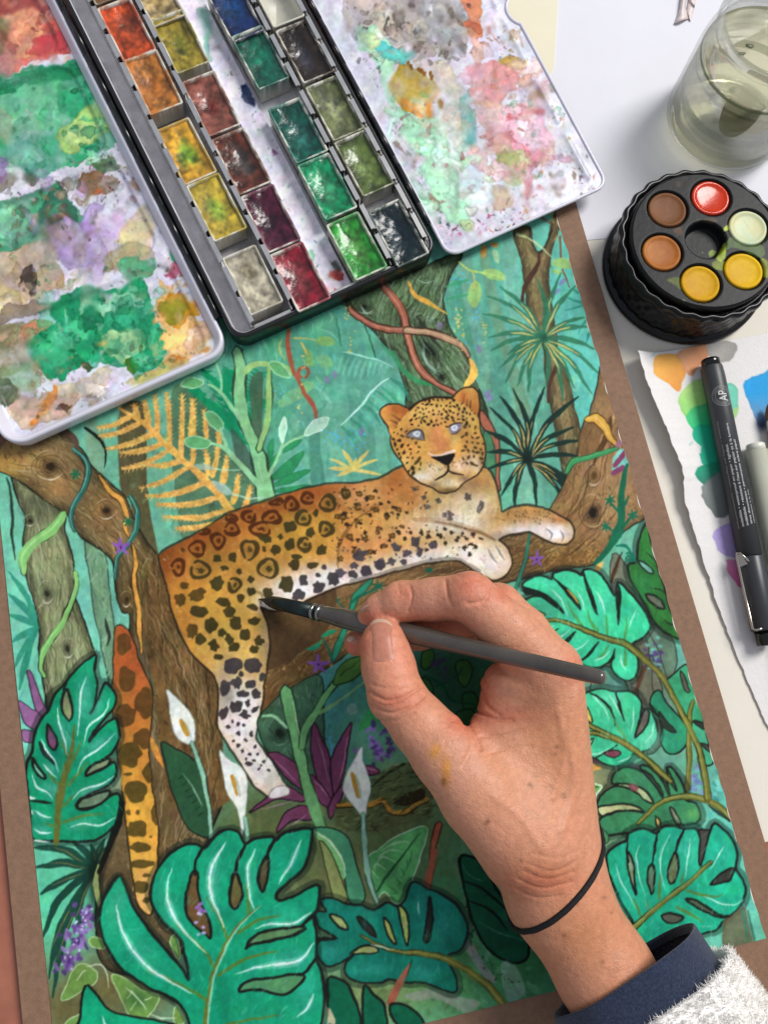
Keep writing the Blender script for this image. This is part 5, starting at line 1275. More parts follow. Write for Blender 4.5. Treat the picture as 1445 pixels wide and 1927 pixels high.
for P in [(155, 672, 200, 665, 260, 700, 300, 790, 330, 909, 300, 1000, 200, 980, 160, 800), (345, 715, 400, 760, 445, 800, 470, 909, 460, 1000, 350, 960), (480, 805, 560, 808, 620, 850, 660, 909, 640, 980, 520, 909)]: A_.fill(zH(*P), '#116347', tex=.2, out=INK, ow=6)
A_.fill(zH(160, 820, 190, 860, 200, 909, 165, 900), '#a9a984')
# M6 big front leaf
M6b = zF(5, 1010, 60, 1050, 150, 1150, 300, 1190, 440, 1210, 560, 1260, 600, 1400, -60, 1420, -30, 1200)
A_.fill(M6b, '#12a274', out=INK, ow=6); veins(A_, [zF(95, 1180, 120, 1240, 160, 1290)], w=4)
M6 = zF(190, 388, 240, 480, 300, 600, 420, 760, 540, 900, 585, 975, 572, 860, 535, 745, 440, 640, 382, 545, 375, 450, 410, 350, 480, 260, 560, 214, 640, 208, 680, 228, 735, 162, 808, 121, 870, 140, 912, 206, 960, 176, 1062, 165, 1080, 187, 1130, 142, 1278, 116, 1278, 225, 1240, 342, 1150, 422, 1083, 490, 1100, 526, 1180, 502, 1312, 434, 1332, 480, 1314, 585, 1290, 612, 1310, 720, 1312, 855, 1342, 940, 1356, 1080, 1340, 1225, 1300, 1400, 650, 1400, 600, 1240, 560, 1140, 480, 1078, 350, 1010, 200, 900, 108, 750, 82, 620, 110, 515)
A_.line(M6 + M6[:1], 20, '#12201a', .42); A_.fill(M6, '#149c72', tex=.10, out=INK, ow=7)
A_.clip = A_.mask(M6)
for x, y, rx, ry, an, col, a in [(180, 560, 50, 150, 15, '#3fae86', .7), (310, 800, 60, 170, -42, '#2fae86', .7), (480, 600, 45, 170, -15, '#3cb890', .6), (720, 430, 40, 160, 8, '#5cc4a4', .6), (1150, 320, 60, 120, 35, '#16a67c', .8), (940, 420, 30, 120, 5, '#3fb892', .6), (1150, 860, 160, 50, -12, '#3fb894', .7), (1100, 620, 180, 50, -12, '#2fae88', .6), (1250, 1050, 60, 120, 10, '#2fb48e', .7), (760, 1100, 60, 140, 0, '#0c8a64', .6), (620, 1000, 40, 120, -30, '#0f8e68', .6), (1000, 1180, 200, 60, 0, '#1f9a70', .6)]:
    X, Y = one(zF, x, y); A_.soft(X, Y, rx / 3, ry / 3, col, a, an)
A_.clip = None
for P, col in [((610, 360, 640, 370, 638, 450, 660, 540, 705, 640, 712, 742, 690, 722, 620, 665, 575, 600, 572, 500), '#6a5030'), ((850, 360, 888, 470, 880, 530, 850, 576, 820, 530, 830, 440), '#6b6238'), ((1035, 265, 1042, 340, 1020, 440, 1004, 478, 978, 400, 1000, 330), '#5a5236'), ((912, 795, 965, 722, 1080, 690, 1240, 675, 1200, 715, 1060, 752, 950, 770), '#5f8a5a'), ((868, 1038, 920, 985, 1050, 962, 1235, 945, 1205, 1010, 1120, 1058, 1000, 1032), '#4f8a5c')]: gap(A_, zF(*P), col, 7)
for k in range(14): A_.ell(*one(zF, 655 + rnd.gauss(0, 14), 620 + rnd.gauss(0, 40)), 4, 3, ['#8d68b8', '#b9a4dc'][k % 2], .95)
for P in [(680, 220, 630, 300, 625, 380), (912, 206, 870, 290, 852, 365), (1075, 183, 1040, 250, 1035, 290), (1290, 612, 1240, 660, 1220, 680), (1312, 855, 1260, 920, 1220, 950)]: A_.line(zF(*P), [7, 8, 6], INK)
for P in [(350, 918, 470, 970, 600, 1030, 680, 1090), (510, 660, 600, 740, 680, 820, 730, 900), (690, 510, 760, 620, 810, 740), (910, 430, 925, 520, 930, 600), (1110, 610, 980, 640, 870, 710), (1085, 815, 900, 860, 760, 950), (1090, 1175, 950, 1200, 800, 1225)]: A_.line(zF(*P), [2, 6, 6], '#5d7a2e', .9)
for P, w_ in [((180, 550, 205, 680, 290, 830, 420, 950, 610, 1050), 8), ((495, 340, 465, 470, 490, 590, 560, 700, 690, 830), 7), ((800, 195, 720, 340, 715, 480, 790, 680), 8), ((965, 235, 920, 360, 930, 480, 960, 580), 6), ((1230, 180, 1170, 310, 1095, 435), 6), ((1285, 595, 1180, 655, 1050, 660, 960, 690), 6), ((1298, 765, 1200, 870, 1000, 900, 850, 945), 8), ((1295, 1055, 1260, 1130, 1200, 1190), 5)]:
    A_.line(zF(*P), [1, w_ * 1.9, w_ * 1.5, 1], '#8fdcc4', .45); A_.line(zF(*P), [.8, w_ * .6, w_ * .5, .6], '#e6faf2', .85)
A_.line(zF(680, 1300, 700, 1060, 740, 905, 820, 742, 900, 640, 1000, 552), [10, 9, 8, 7, 5, 1], '#66742f'); A_.line(zF(692, 1300, 712, 1060, 752, 905, 830, 742, 908, 640, 1000, 555), [4, 4, 4, 5, 4, 1], '#8fd0b4', .8)

# loose dry strokes following the leaf lobes
def lobes(P, n, cols, seed, ang0):
    bark(A_, P, n, cols, seed, (10, 34), (.8, 2.6), (math.cos(ang0), math.sin(ang0)), .20, .25)


lobes(M6, 240, ['#2fc296', '#0b7f5c', '#5cd0ac', '#0f8f68', '#86dcc2'], 201, 2.0)
lobes(M5, 150, ['#2fb088', '#0a6f52', '#62c0a4'], 202, 1.0)
lobes(M1, 130, ['#62e6b8', '#22b080', '#8ff0cc'], 203, 1.2)
lobes(M2, 90, ['#5fdcae', '#24a678', '#8fe8c8'], 204, 1.1)
lobes(M4, 130, ['#4cd0ac', '#128a6c', '#7fe0c4'], 205, 1.8)
lobes(M7, 110, ['#2a9c84', '#0d5a4c', '#4cb4a0'], 206, 1.5)
lobes(M3, 90, ['#56a878', '#286a44'], 207, .6)
lobes(DG, 60, ['#4c9a4c', '#1c5a28'], 208, 1.2)
# soft modelling of the cat before the paint dries
A_.warp([(1.4, 24), (.7, 10), (.4, 5)], 900)
A_.grain([(.045, 70), (.045, 26), (.045, 11), (.045, 5), (.03, (30, 6))], 950, .03)
A_.a = np.clip((A_.a - .5) * 1.08 + .5, 0.03, 1)
g_ = A_.a @ np.array([.3, .59, .11])
A_.a = np.clip(A_.a * .92 + g_[..., None] * .08, 0, 1)

# ------------------------------------------------------------------ ground: table, sheets, board, painting
def sheet(name, pts, z0, z1, m, smooth=False):
    n = len(pts)
    V = [(x, y, z0) for x, y in pts] + [(x, y, z1) for x, y in pts]
    Fs = [tuple(range(n - 1, -1, -1)), tuple(range(n, 2 * n))] + [(i, (i + 1) % n, n + (i + 1) % n, n + i) for i in range(n)]
    return part(name, V, Fs, m, None, smooth)


m_wood = mat('table_wood', '#9a5f4a', .55, var=.25, vscale=40, bump=.2, bscale=200)
m_cream = mat('cream_paper', '#ded8ca', .8, var=.02, vscale=30, bump=.08, bscale=900)
m_white = mat('white_paper', '#dddce2', .75, var=.02, vscale=30, bump=.06, bscale=900)
m_ivory = mat('ivory_paper', '#e3dcc2', .8, var=.02, vscale=30, bump=.06, bscale=900)
m_board = mat('hardboard', '#84654f', .75, var=.16, vscale=320, bump=.35, bscale=1500)
m_paint = mat('painted_paper', '#ffffff', .6, var=.03, vscale=500, bump=.15, bscale=1300, attr='paint', spec=.12)

tag(sheet('tabletop', [(-1500, -1200), (1500, -1200), (1500, 1500), (-1500, 1500)], -30, -4.2, m_wood), 'reddish brown wooden table top under the papers and board', None, None, 'structure')
tag(sheet('paper_sheet', [(-5, 36), (380, 30), (380, 520), (-5, 520)], -4.2, -3.9, m_cream), 'large cream paper sheet lying right of the brown board under the torn swatch sheet', 'paper')
p1, p2, p3_ = un(1084, 437, -3.7)[:2], un(1445, 540, -3.7)[:2], un(1040, 130, -3.7)[:2]
tag(sheet('paper_sheet', [(-30, 338), (p1[0], 338.5), (70, 333), (380, 330), (380, 760), (-30, 760)], -3.9, -3.6, m_white), 'plain white paper sheet under the glass water jar', 'paper')
yl = [un(*q, -3.3)[:2] for q in [(1042, 128), (1052, -40), (700, -60), (760, 200), (1000, 220)]]
tag(sheet('paper_sheet', yl, -3.6, -3.3, m_ivory), 'ivory yellow paper card showing through the thumb notch of the paint tin flap', 'paper')
bd = box(-309, 12.3, -60, 470, -3.3, -.3, .3)
# the right strip of papers slides under the board edge; the board itself lies on the sheets
bo = part('drawing_board', np.array(bd[0]) + (0, 0, 0), bd[1], m_board, None, False)
tag(bo, 'brown hardboard drawing board under the jungle painting', 'board')

gx = np.linspace(-297, 0, 820)
gy = np.concatenate([np.linspace(0, 345, 950), np.linspace(346, 420, 60)])
GX, GY = np.meshgrid(gx, gy)
P = np.stack([GX.ravel(), GY.ravel(), np.zeros(GX.size)], 1)
# deckle: the painted sheet's edges waver by a hair
wob = lambda t, k: .35 * np.sin(t * .21 + k) + .25 * np.sin(t * .53 + 2 * k)
P[:, 2] += .22 * (1 + np.sin(P[:, 0] * .031 + 1) * np.sin(P[:, 1] * .027)) * np.clip(-P[:, 0] / 30, 0, 1)
ed = np.exp(-np.abs(P[:, 0]) / 2) * wob(P[:, 1], 1)
P[:, 0] += ed
nu, nv = len(gx), len(gy)
pv = pr(P)
C_ = pc.sample(pv)
po = link('jungle_painting', gridmesh('painted_face', P, nu, nv, C_), m_paint)
tag(po, 'jungle painting of a resting leopard among monstera leaves, unfinished, on the brown board', 'painting')
m_edge = mat('paper_edge', '#d8d4c8', .8)
V, Fs = box(-296.9, -.1, .1, 419.9, -.3, -.06)
link('paper_thickness', mesh('paper_thickness', V, Fs, False), m_edge, po)

# ------------------------------------------------------------------ paint box (tin with folding lid and flap)
TF = Frame((-175.4, 310.4, 0.4), 15.3, 5.5)
TM = TF.mat()
z1_, z2_, z3_, z4_, z5_ = zt(0, 0, 3.0104), zt(0, 400, 3.0104), zt(360, 0, 3.0104), zt(360, 280, 3.0104), zt(680, 0, 3.0104)
lc = Canvas('#d3d1dc')
_sd = [100]


def W(z, P, col, a=.85, amp=4, edge=.35, tex=.3, grad=None, gran=.3):
    _sd[0] += 1
    lc.wash(z(*P), col, a, amp, _sd[0], edge, tex, grad, gran=gran * 1.8)


def squig(x0, y0, x1, y1, n, cols, seed, a=.5, sz=(5, 26)):
    rs = np.random.RandomState(seed)
    for _ in range(n):
        x, y = x0 + rs.rand() * (x1 - x0), y0 + rs.rand() * (y1 - y0)
        r_ = sz[0] + rs.rand() ** 2 * (sz[1] - sz[0])
        t = np.arange(9) / 9 * 6.283
        an = rs.rand() * 3
        q = np.stack([np.cos(t) * r_, np.sin(t) * r_ * (.3 + .5 * rs.rand())], 1) * (1 + .25 * rs.randn(9, 1))
        q = q @ np.array([[math.cos(an), math.sin(an)], [-math.sin(an), math.cos(an)]]) + (x, y)
        lc.wash(q, cols[rs.randint(len(cols))], a * (.5 + .5 * rs.rand()), 2, int(rs.randint(9999)), .4, .3, gran=.6)


# first well: reds
W(z1_, (-60, -60, 390, -60, 410, 180, 385, 285, 100, 395, -60, 450), '#c8685e')
W(z1_, (40, 60, 220, 70, 230, 200, 170, 300, 20, 330), '#d8a07c', .8); W(z1_, (150, 290, 230, 200, 380, 200, 370, 270, 160, 310), '#c95058', .8)
W(z1_, (-40, -40, 200, -40, 170, 60, -40, 80), '#8a4a48', .8); W(z1_, (240, -40, 390, -40, 370, 60, 270, 70), '#b08074', .8); W(z1_, (-40, 120, 60, 110, 80, 190, 30, 280, -40, 290), '#7d8258', .85)
squig(0, 0, 130, 130, 40, ['#b04a4a', '#e0a890', '#d98a6a', '#8a3f44', '#e8c0a8'], 1, .5)
# second well: greens
W(z1_, (-60, 470, 180, 390, 400, 325, 530, 360, 610, 520, 665, 700, 665, 800, 500, 895, 330, 965, 200, 1010, 60, 920, -60, 900), '#3fa476')
W(z1_, (60, 500, 260, 430, 400, 480, 360, 640, 200, 760, 60, 700), '#76c898', .8); W(z1_, (-40, 470, 200, 400, 500, 330, 520, 400, 250, 450, -40, 530), '#2c8a60', .8); W(z1_, (330, 530, 560, 440, 600, 560, 380, 640), '#3a9a70', .8)
W(z1_, (325, 800, 350, 710, 450, 640, 560, 560, 640, 620, 640, 720, 560, 800, 420, 860, 350, 850), '#a6c47a', .95, edge=.8); W(z1_, (380, 780, 450, 700, 560, 680, 560, 760, 420, 810), '#bcd492', .8)
W(z1_, (20, 850, 160, 840, 300, 920, 250, 1000, 80, 960), '#86c4b4', .85); W(z1_, (-40, 620, 60, 640, 80, 780, -40, 800), '#a8b090', .7)
squig(0, 150, 200, 320, 70, ['#2a8058', '#8fd8ac', '#54b488', '#b4e4c4', '#227050'], 2, .45)
# ridge smears
for P, col in [((440, 1060, 480, 990, 600, 970, 640, 1040, 580, 1110, 470, 1110), '#8a6848'), ((330, 1040, 400, 1010, 430, 1060, 370, 1090), '#9a9892'), ((620, 1030, 690, 1040, 690, 1080, 620, 1080), '#a9bab8'), ((720, 980, 790, 1040, 825, 1085, 760, 1050), '#9a7868'), ((520, 930, 650, 900, 660, 960, 560, 960), '#5a7a52'), ((-20, 1010, 60, 1020, 40, 1080, -20, 1090), '#8a847c'), ((100, 990, 220, 1010, 180, 1050), '#5c6a58'), ((540, 1100, 600, 1080, 590, 1140), '#d0704a')]: W(z1_, P, col, .85, 3)
W(z1_, (-40, 880, 30, 900, 20, 1010, -40, 1020), '#9a78b0', .8)
# third well
W(z1_, (-60, 1170, 150, 1100, 330, 1055, 410, 1200, 450, 1260, 330, 1340, 200, 1410, -60, 1430), '#4a9470'); W(z1_, (-40, 1180, 100, 1160, 160, 1260, 60, 1330, -40, 1320), '#8ac8a4', .8); W(z1_, (200, 1240, 330, 1100, 440, 1260, 300, 1290), '#3a6a58', .8); W(z1_, (290, 1240, 390, 1220, 370, 1330, 290, 1340), '#7a6254', .8)
squig(0, 380, 120, 470, 40, ['#2a6a50', '#6ab890', '#8a6a58', '#a8d4b4'], 3, .5, (4, 18))
W(z1_, (310, 1320, 450, 1280, 460, 1180, 600, 1170, 560, 1240, 620, 1300, 610, 1360, 520, 1360, 560, 1480, 450, 1500, 330, 1460), '#b198cc', .8, edge=.9); W(z1_, (500, 1260, 700, 1200, 720, 1340, 640, 1500, 540, 1540, 560, 1380), '#c8b4d4', .75, edge=.5)
W(z1_, (640, 1180, 720, 1170, 700, 1280, 660, 1300), '#d0b0d0', .6); W(z1_, (720, 1260, 830, 1190, 860, 1300, 830, 1440, 720, 1500, 690, 1400), '#dccb96', .8); W(z1_, (810, 1200, 890, 1180, 930, 1280, 900, 1310), '#b8aea4', .7)
W(z1_, (980, 1390, 1050, 1420, 1090, 1460, 1000, 1470), '#3fae7a', .9)
W(z2_, (-60, 230, 120, 220, 270, 180, 320, 270, 345, 420, 230, 470, 100, 480, -60, 470), '#bba890', .95); W(z2_, (110, 310, 170, 290, 200, 320, 190, 400, 180, 470, 150, 380, 130, 430), '#4c443c', .9); W(z2_, (-40, 400, 80, 430, 160, 520, 60, 590, -40, 590), '#d8c890', .7)
W(z2_, (300, 140, 420, 60, 560, 180, 560, 300, 480, 370, 400, 300, 320, 260), '#b7a0c8', .6, edge=.8); W(z2_, (590, 270, 700, 200, 820, 180, 880, 240, 760, 320, 620, 340), '#a9a07a', .7); W(z2_, (690, 300, 780, 260, 880, 250, 860, 360, 720, 380), '#5fae82', .8)
W(z2_, (40, 520, 220, 500, 300, 540, 120, 600, -40, 650), '#8a7c6c', .8)
# fourth well
W(z2_, (-60, 680, 160, 620, 320, 640, 160, 780, 190, 880, 0, 960, -60, 960), '#9a9468', .9); W(z2_, (-40, 690, 150, 660, 160, 740, 20, 740), '#c4a48a', .8)
W(z2_, (-40, 900, 180, 860, 230, 990, 100, 1040, -40, 1010), '#8ab088', .8); W(z2_, (60, 1060, 250, 1020, 440, 1030, 430, 1110, 200, 1200, 110, 1220), '#bca494', .9); W(z2_, (-40, 930, 30, 940, 80, 1060, 20, 1080, -40, 1040), '#4c5a44', .9)
W(z2_, (150, 660, 190, 640, 230, 680, 160, 740), '#d0886c', .9); W(z2_, (300, 1000, 420, 960, 600, 880, 640, 960, 560, 1010, 440, 1060), '#d8c8aa', .8); W(z2_, (690, 980, 800, 900, 920, 850, 1060, 840, 940, 920, 760, 980), '#b9b268', .85)
W(z2_, (310, 520, 480, 440, 640, 390, 810, 325, 870, 470, 920, 620, 950, 720, 930, 810, 800, 870, 700, 880, 540, 860, 400, 910, 330, 935, 190, 860, 145, 775, 300, 650), '#2a9468', .97, 5); W(z2_, (200, 780, 430, 600, 520, 640, 480, 720, 320, 850, 230, 850), '#4aae80', .8)
W(z2_, (450, 560, 560, 490, 720, 470, 820, 490, 760, 550, 640, 570, 560, 640, 500, 660), '#9ad0b0', .75); W(z2_, (560, 720, 640, 660, 800, 680, 850, 740, 780, 830, 660, 840), '#a6cc98', .85); W(z2_, (490, 560, 560, 560, 600, 620, 540, 700, 470, 650), '#1c7c58', .8); W(z2_, (640, 590, 720, 560, 850, 560, 800, 640, 660, 650), '#3c9a74', .7); W(z2_, (730, 840, 790, 830, 780, 880, 740, 900), '#54782c', .9)
squig(60, 560, 310, 690, 60, ['#1f8058', '#5cbc90', '#8fd4b0', '#187050', '#3aa47c'], 4, .4, (5, 24))
W(z2_, (920, 390, 1000, 460, 1080, 540, 1150, 600, 1215, 700, 1100, 830, 960, 860, 940, 720, 900, 560), '#e2b878', .8, edge=.3); W(z2_, (920, 530, 970, 465, 1040, 500, 1130, 580, 1060, 620, 1000, 660, 930, 600), '#cf962e', .95); W(z2_, (930, 550, 970, 515, 1040, 540, 1020, 590, 960, 600), '#8d8a34', .9)
W(z2_, (1080, 500, 1110, 480, 1200, 660, 1210, 700, 1150, 620), '#e0844a', .8); W(z2_, (1060, 690, 1140, 640, 1200, 680, 1160, 750, 1060, 770), '#ecc4a4', .9, edge=.6); W(z2_, (970, 860, 1020, 830, 1090, 830, 1040, 850), '#d8883a', .9); W(z2_, (1150, 780, 1200, 770, 1170, 800), '#d8883a', .9)
W(z2_, (930, 360, 1040, 320, 1060, 360, 960, 375), '#c05a70', .8); W(z2_, (180, 1200, 200, 1150, 270, 1000, 330, 960, 290, 1080, 240, 1170, 220, 1200), '#e0934a', .9); W(z2_, (480, 850, 530, 880, 500, 900, 470, 880), '#4a5a3c', .9); W(z2_, (350, 1110, 430, 1090, 400, 1140), '#6a5040', .9); W(z2_, (300, 1100, 340, 1090, 345, 1120), '#7c7470', .9)
squig(10, 690, 230, 800, 46, ['#c4ac8c', '#a88c74', '#d8c4a8', '#8a9a70', '#b09a90'], 5, .4, (4, 18))
lc.fill(z2_(480, 985, 560, 975, 600, 1000, 570, 1035, 510, 1030), '#efe8d8')
for P, n in [(z1_(480, 880, 700, 820, 900, 1180, 900, 1300, 700, 1200, 560, 1150, 450, 1100), 120), (z2_(870, 300, 1040, 250, 1200, 640, 1240, 760, 1140, 830, 1050, 620), 50), (z1_(-20, 1000, 300, 1020, 500, 1100, 560, 1180, 380, 1180, -20, 1110), 40)]:
    lc.speck(P, n, ['#6a4a3c', '#3a5a4a', '#8a6a5a', '#7a2f3f', '#4a4a52', '#2a4a6a', '#8a7a4a'], (.7, 3.6), .8, n)
# central channel
for P, col in [((500, 1130, 560, 1150, 600, 1180), '#8a6a9a'), ((1180, 780, 1240, 800, 1200, 850), '#b04438')]: pass
W(z4_, (780, 690, 830, 690, 850, 740, 810, 730), '#b0453a', .9, 2); W(z4_, (740, 750, 770, 780, 770, 830, 730, 800), '#d09a94', .7, 2); W(z4_, (650, 570, 690, 560, 710, 640, 680, 650), '#6ab88a', .8, 2); W(z4_, (780, 620, 830, 630, 850, 680, 800, 660), '#2c3c30', .9, 2); W(z3_, (270, 470, 340, 480, 370, 600, 320, 580), '#20305c', .9, 3); W(z3_, (470, 860, 510, 880, 480, 890), '#8a3f8a', .8, 1); W(z3_, (50, 60, 110, 80, 130, 330, 90, 280), '#6ab09a', .6, 2); W(z4_, (800, 790, 830, 800, 815, 815), '#c0584a', .8, 1)
lc.speck(z3_(60, 30, 200, 200, 480, 780, 760, 1445, 600, 1445, 380, 800, 200, 400), 150, ['#5a6a7a', '#8a5a6a', '#4a7a6a', '#6a4a4a', '#7a7a8a'], (.6, 2.4), .8, 17)
# flap
W(z5_, (-60, -60, 520, -60, 610, 120, 545, 270, 420, 310, 330, 325, 180, 190, -60, 200), '#ab9f96', .75); squig(690, 0, 880, 100, 110, ['#7a6e66', '#c9bcae', '#8f8a88', '#b4a090', '#d4ccc8', '#5c544e'], 6, .5, (4, 20)); squig(800, 0, 880, 90, 40, ['#c8cdd4', '#aab4bc', '#d8dce4'], 7, .5)
W(z5_, (-20, 200, 100, 180, 200, 300, 160, 450, 240, 620, 350, 640, 470, 720, 560, 980, 610, 1260, 520, 1270, 440, 1150, 340, 900, 240, 700, 160, 520, 60, 320), '#a8d6b6', .9); W(z5_, (60, 240, 190, 240, 310, 320, 180, 355, 100, 320), '#5cb4ae', .85); W(z5_, (0, 190, 80, 190, 90, 260, 20, 260), '#b4cc98', .7)
W(z5_, (300, 340, 450, 345, 560, 470, 620, 560, 640, 740, 560, 760, 480, 640, 470, 520), '#d8cdb8', .85, edge=.6); W(z5_, (190, 370, 280, 345, 380, 430, 465, 500, 400, 560, 390, 640, 280, 640, 235, 580, 175, 480), '#b39a40', .97, 4); W(z5_, (240, 560, 330, 590, 400, 540, 460, 500, 410, 580, 390, 640, 280, 640), '#dc9238', .9)
for p in [(280, 350), (295, 375), (335, 400), (380, 405), (390, 430), (445, 580), (440, 605)]: lc.ell(*one(z5_, *p), 4, 5, '#8a5a1c', .95)
W(z5_, (595, 500, 635, 570, 662, 745, 600, 820, 555, 700), '#5aa6a0', .75, edge=.6); W(z5_, (500, 560, 560, 600, 540, 720, 460, 660), '#dfe4dc', .8); W(z5_, (560, 880, 660, 870, 600, 930, 575, 980), '#9ab486', .8)
W(z5_, (560, -40, 620, -40, 660, 70, 690, 180, 640, 200, 600, 60), '#cf8a6a', .85); W(z5_, (600, 140, 700, 130, 710, 180, 610, 170), '#b86a50', .85); W(z5_, (725, 140, 750, 200, 785, 265, 760, 270), '#bc7058', .85); W(z5_, (615, 200, 680, 200, 700, 330, 640, 400, 620, 360), '#e0b098', .7)
W(z5_, (615, 400, 700, 360, 860, 415, 870, 500, 780, 590, 700, 600, 640, 540), '#d48a88', .75); W(z5_, (640, 560, 760, 590, 800, 640, 790, 800, 720, 800, 660, 640), '#dcb8a0', .8); W(z5_, (710, 700, 790, 720, 800, 800, 750, 815, 710, 780), '#e0a0a0', .8, edge=.6); W(z5_, (800, 650, 950, 610, 1050, 660, 1085, 830, 1000, 900, 930, 940, 860, 820), '#deaab8', .7); W(z5_, (810, 690, 960, 640, 1040, 655, 830, 700), '#b05a60', .7, 2); W(z5_, (880, 700, 1000, 690, 1030, 860, 940, 880), '#e8d4e0', .8)
W(z5_, (800, 760, 870, 780, 950, 950, 990, 1040, 960, 1160, 900, 1110, 920, 980), '#e07e8c', .75); W(z5_, (960, 900, 1080, 900, 1190, 870, 1190, 930, 1080, 920, 980, 950), '#b088a0', .6, 2); W(z5_, (760, 820, 850, 830, 920, 960, 870, 1060, 780, 1010), '#b9c688', .75); W(z5_, (780, 820, 830, 820, 880, 910, 820, 900), '#7c9a50', .8)
W(z5_, (600, 900, 740, 860, 790, 1000, 740, 1130, 620, 1120, 580, 1000), '#cfe2e4', .8); W(z5_, (730, 1050, 800, 1080, 860, 1150, 760, 1190), '#b49c84', .7); W(z5_, (780, 350, 850, 310, 945, 350, 930, 410, 820, 400), '#b7964e', .8); W(z5_, (860, 350, 930, 340, 900, 390), '#d8cca0', .8); W(z5_, (940, 560, 1000, 520, 1040, 550, 980, 580), '#a8885c', .8, 2); W(z5_, (1060, 470, 1090, 470, 1110, 530, 1080, 510), '#3f7a4a', .9, 2)
W(z5_, (340, 1060, 420, 1090, 460, 1210, 380, 1140), '#8a7868', .8, 3); W(z5_, (200, 790, 240, 850, 300, 960, 250, 900), '#9a8478', .6, 3); W(z5_, (555, 1090, 640, 1100, 610, 1130, 560, 1125), '#9a9288', .9, 1); W(z5_, (570, 1170, 680, 1190, 640, 1230, 590, 1210), '#c4c4bc', .8, 2, edge=.7); W(z5_, (540, 1240, 600, 1230, 650, 1280, 610, 1310), '#a4b88a', .7, 2)
lc.speck(z5_(420, 1240, 640, 1260, 900, 1150, 1140, 1150, 1300, 1060, 1340, 1110, 1100, 1210, 700, 1340, 470, 1370), 190, ['#7a2f4a', '#1f5a4a', '#5a3a3a', '#b0507a', '#3a3a44', '#c07a4a', '#8a4a5a'], (.8, 4), .85, 31)
lc.speck(z5_(1000, 860, 1260, 880, 1300, 1050, 1150, 1130, 1000, 1080), 110, ['#8a5a5a', '#3a3a3e', '#c08a5a', '#b06a7a', '#6a5a4a', '#c4a07a'], (.8, 5), .85, 32); lc.speck(z5_(660, 180, 820, 200, 900, 330, 1000, 500, 1200, 760, 1200, 860, 1060, 700, 760, 300), 90, ['#a05a48', '#8a7a5a', '#b89060', '#7a6a74', '#a88a5a'], (.8, 4), .8, 33); lc.speck(z5_(0, 300, 80, 340, 200, 620, 420, 1160, 440, 1300, 300, 1000), 110, ['#6a5a54', '#8a7a78', '#4a5a54'], (.8, 3), .8, 34)

squig(700, 60, 860, 130, 30, ['#8f857c', '#c4b8ac', '#a8a49e', '#d8d0c8'], 40, .5, (6, 22))
squig(880, 120, 1040, 320, 75, ['#dca0a4', '#e8c4c8', '#d08a88', '#e8d8e4', '#d9b09a', '#e4b8c8'], 41, .5, (6, 30))
squig(780, 190, 900, 300, 26, ['#d8d4c4', '#b8d8c8', '#cfe0da', '#d8c0a8'], 42, .5, (8, 30))
squig(730, 170, 880, 400, 60, ['#a8dcbc', '#c8e8d4', '#94cca8', '#d8ecdc'], 43, .42, (8, 30))
squig(900, 290, 1010, 380, 40, ['#e090a0', '#e8c8d0', '#d8a890', '#c8d0a0'], 44, .5, (5, 18))
squig(900, 20, 1010, 180, 26, ['#cf8a6a', '#dcb4a0', '#b8905c', '#c8a89c'], 45, .5, (3, 14))
squig(60, 330, 200, 470, 60, ['#c4b0d4', '#b098c4', '#d8c8a0', '#a8987c', '#e0d4e4', '#8a7a6c'], 46, .45, (4, 20))
squig(0, 480, 290, 560, 60, ['#c0ac90', '#d8ccb0', '#a89478', '#8cb090', '#d4cce0', '#b8a068'], 47, .45, (4, 18))
squig(290, 530, 410, 690, 40, ['#e8c890', '#e0a868', '#ecd8c0', '#d88a50', '#d8c080'], 48, .45, (4, 18))
squig(0, 620, 90, 760, 40, ['#a89870', '#8a9468', '#c4a488', '#6a7c58'], 49, .45, (4, 18))
squig(120, 300, 300, 420, 26, ['#8a6a4c', '#a89c90', '#c4a490', '#6a7060'], 50, .5, (2, 12))
lc.warp([(7, 34), (4.5, 14), (2.4, 6), (1.0, 3)], 1200)
lc.bleed(2, 40, 1250, .52, .74)
squig(0, 130, 220, 330, 60, ['#1d7350', '#9fe0bc', '#c8ecd4', '#2f8f66'], 60, .4, (2, 11))
squig(60, 500, 310, 690, 70, ['#17694c', '#8fd4b0', '#b8e4c8', '#1f8a62'], 61, .4, (2, 12))
squig(0, 330, 400, 560, 90, ['#8a6a54', '#b79cc8', '#6a5a54', '#e4dce8', '#a8906c'], 62, .45, (1.5, 8))
squig(0, 620, 420, 790, 80, ['#a8845c', '#dcb060', '#8a7454', '#efe4d4', '#6c7c54'], 63, .45, (1.5, 8))
squig(650, 0, 900, 120, 90, ['#6c625a', '#8a8680', '#cfc6bc', '#4c4640', '#b8aca0'], 64, .45, (1.5, 10))
squig(740, 150, 1090, 400, 150, ['#d88890', '#84c8a0', '#e8c8b8', '#b86a70', '#8ab4a8', '#f0e8ec', '#c8a870'], 65, .4, (1.5, 9))
lc.grain([(.06, 40), (.06, 14), (.05, 5)], 1300, .03)
lc.a = np.clip((lc.a - .62) * 1.14 + .61, .04, .97)
m_black = mat('black_enamel', '#17171a', .28, spec=.6, bump=.05, bscale=400)
m_steel = mat('tin_plate', '#e0dee2', .42, metal=.55, var=.22, vscale=90, bump=.12, bscale=250)
m_rail = mat('bracket_metal', '#d8d6d2', .24, metal=.92, var=.15, vscale=140)
m_enam = mat('white_enamel', '#d4d2dd', .22, var=.03, vscale=80, coat=.3)
m_pal = mat('palette_paint', '#ffffff', .3, attr='paint', var=.03, vscale=300, bump=.10, bscale=450, spec=.3, coat=.12)
m_cup = mat('pan_plastic', '#c9c6b8', .42, var=.14, vscale=110, spec=.45)
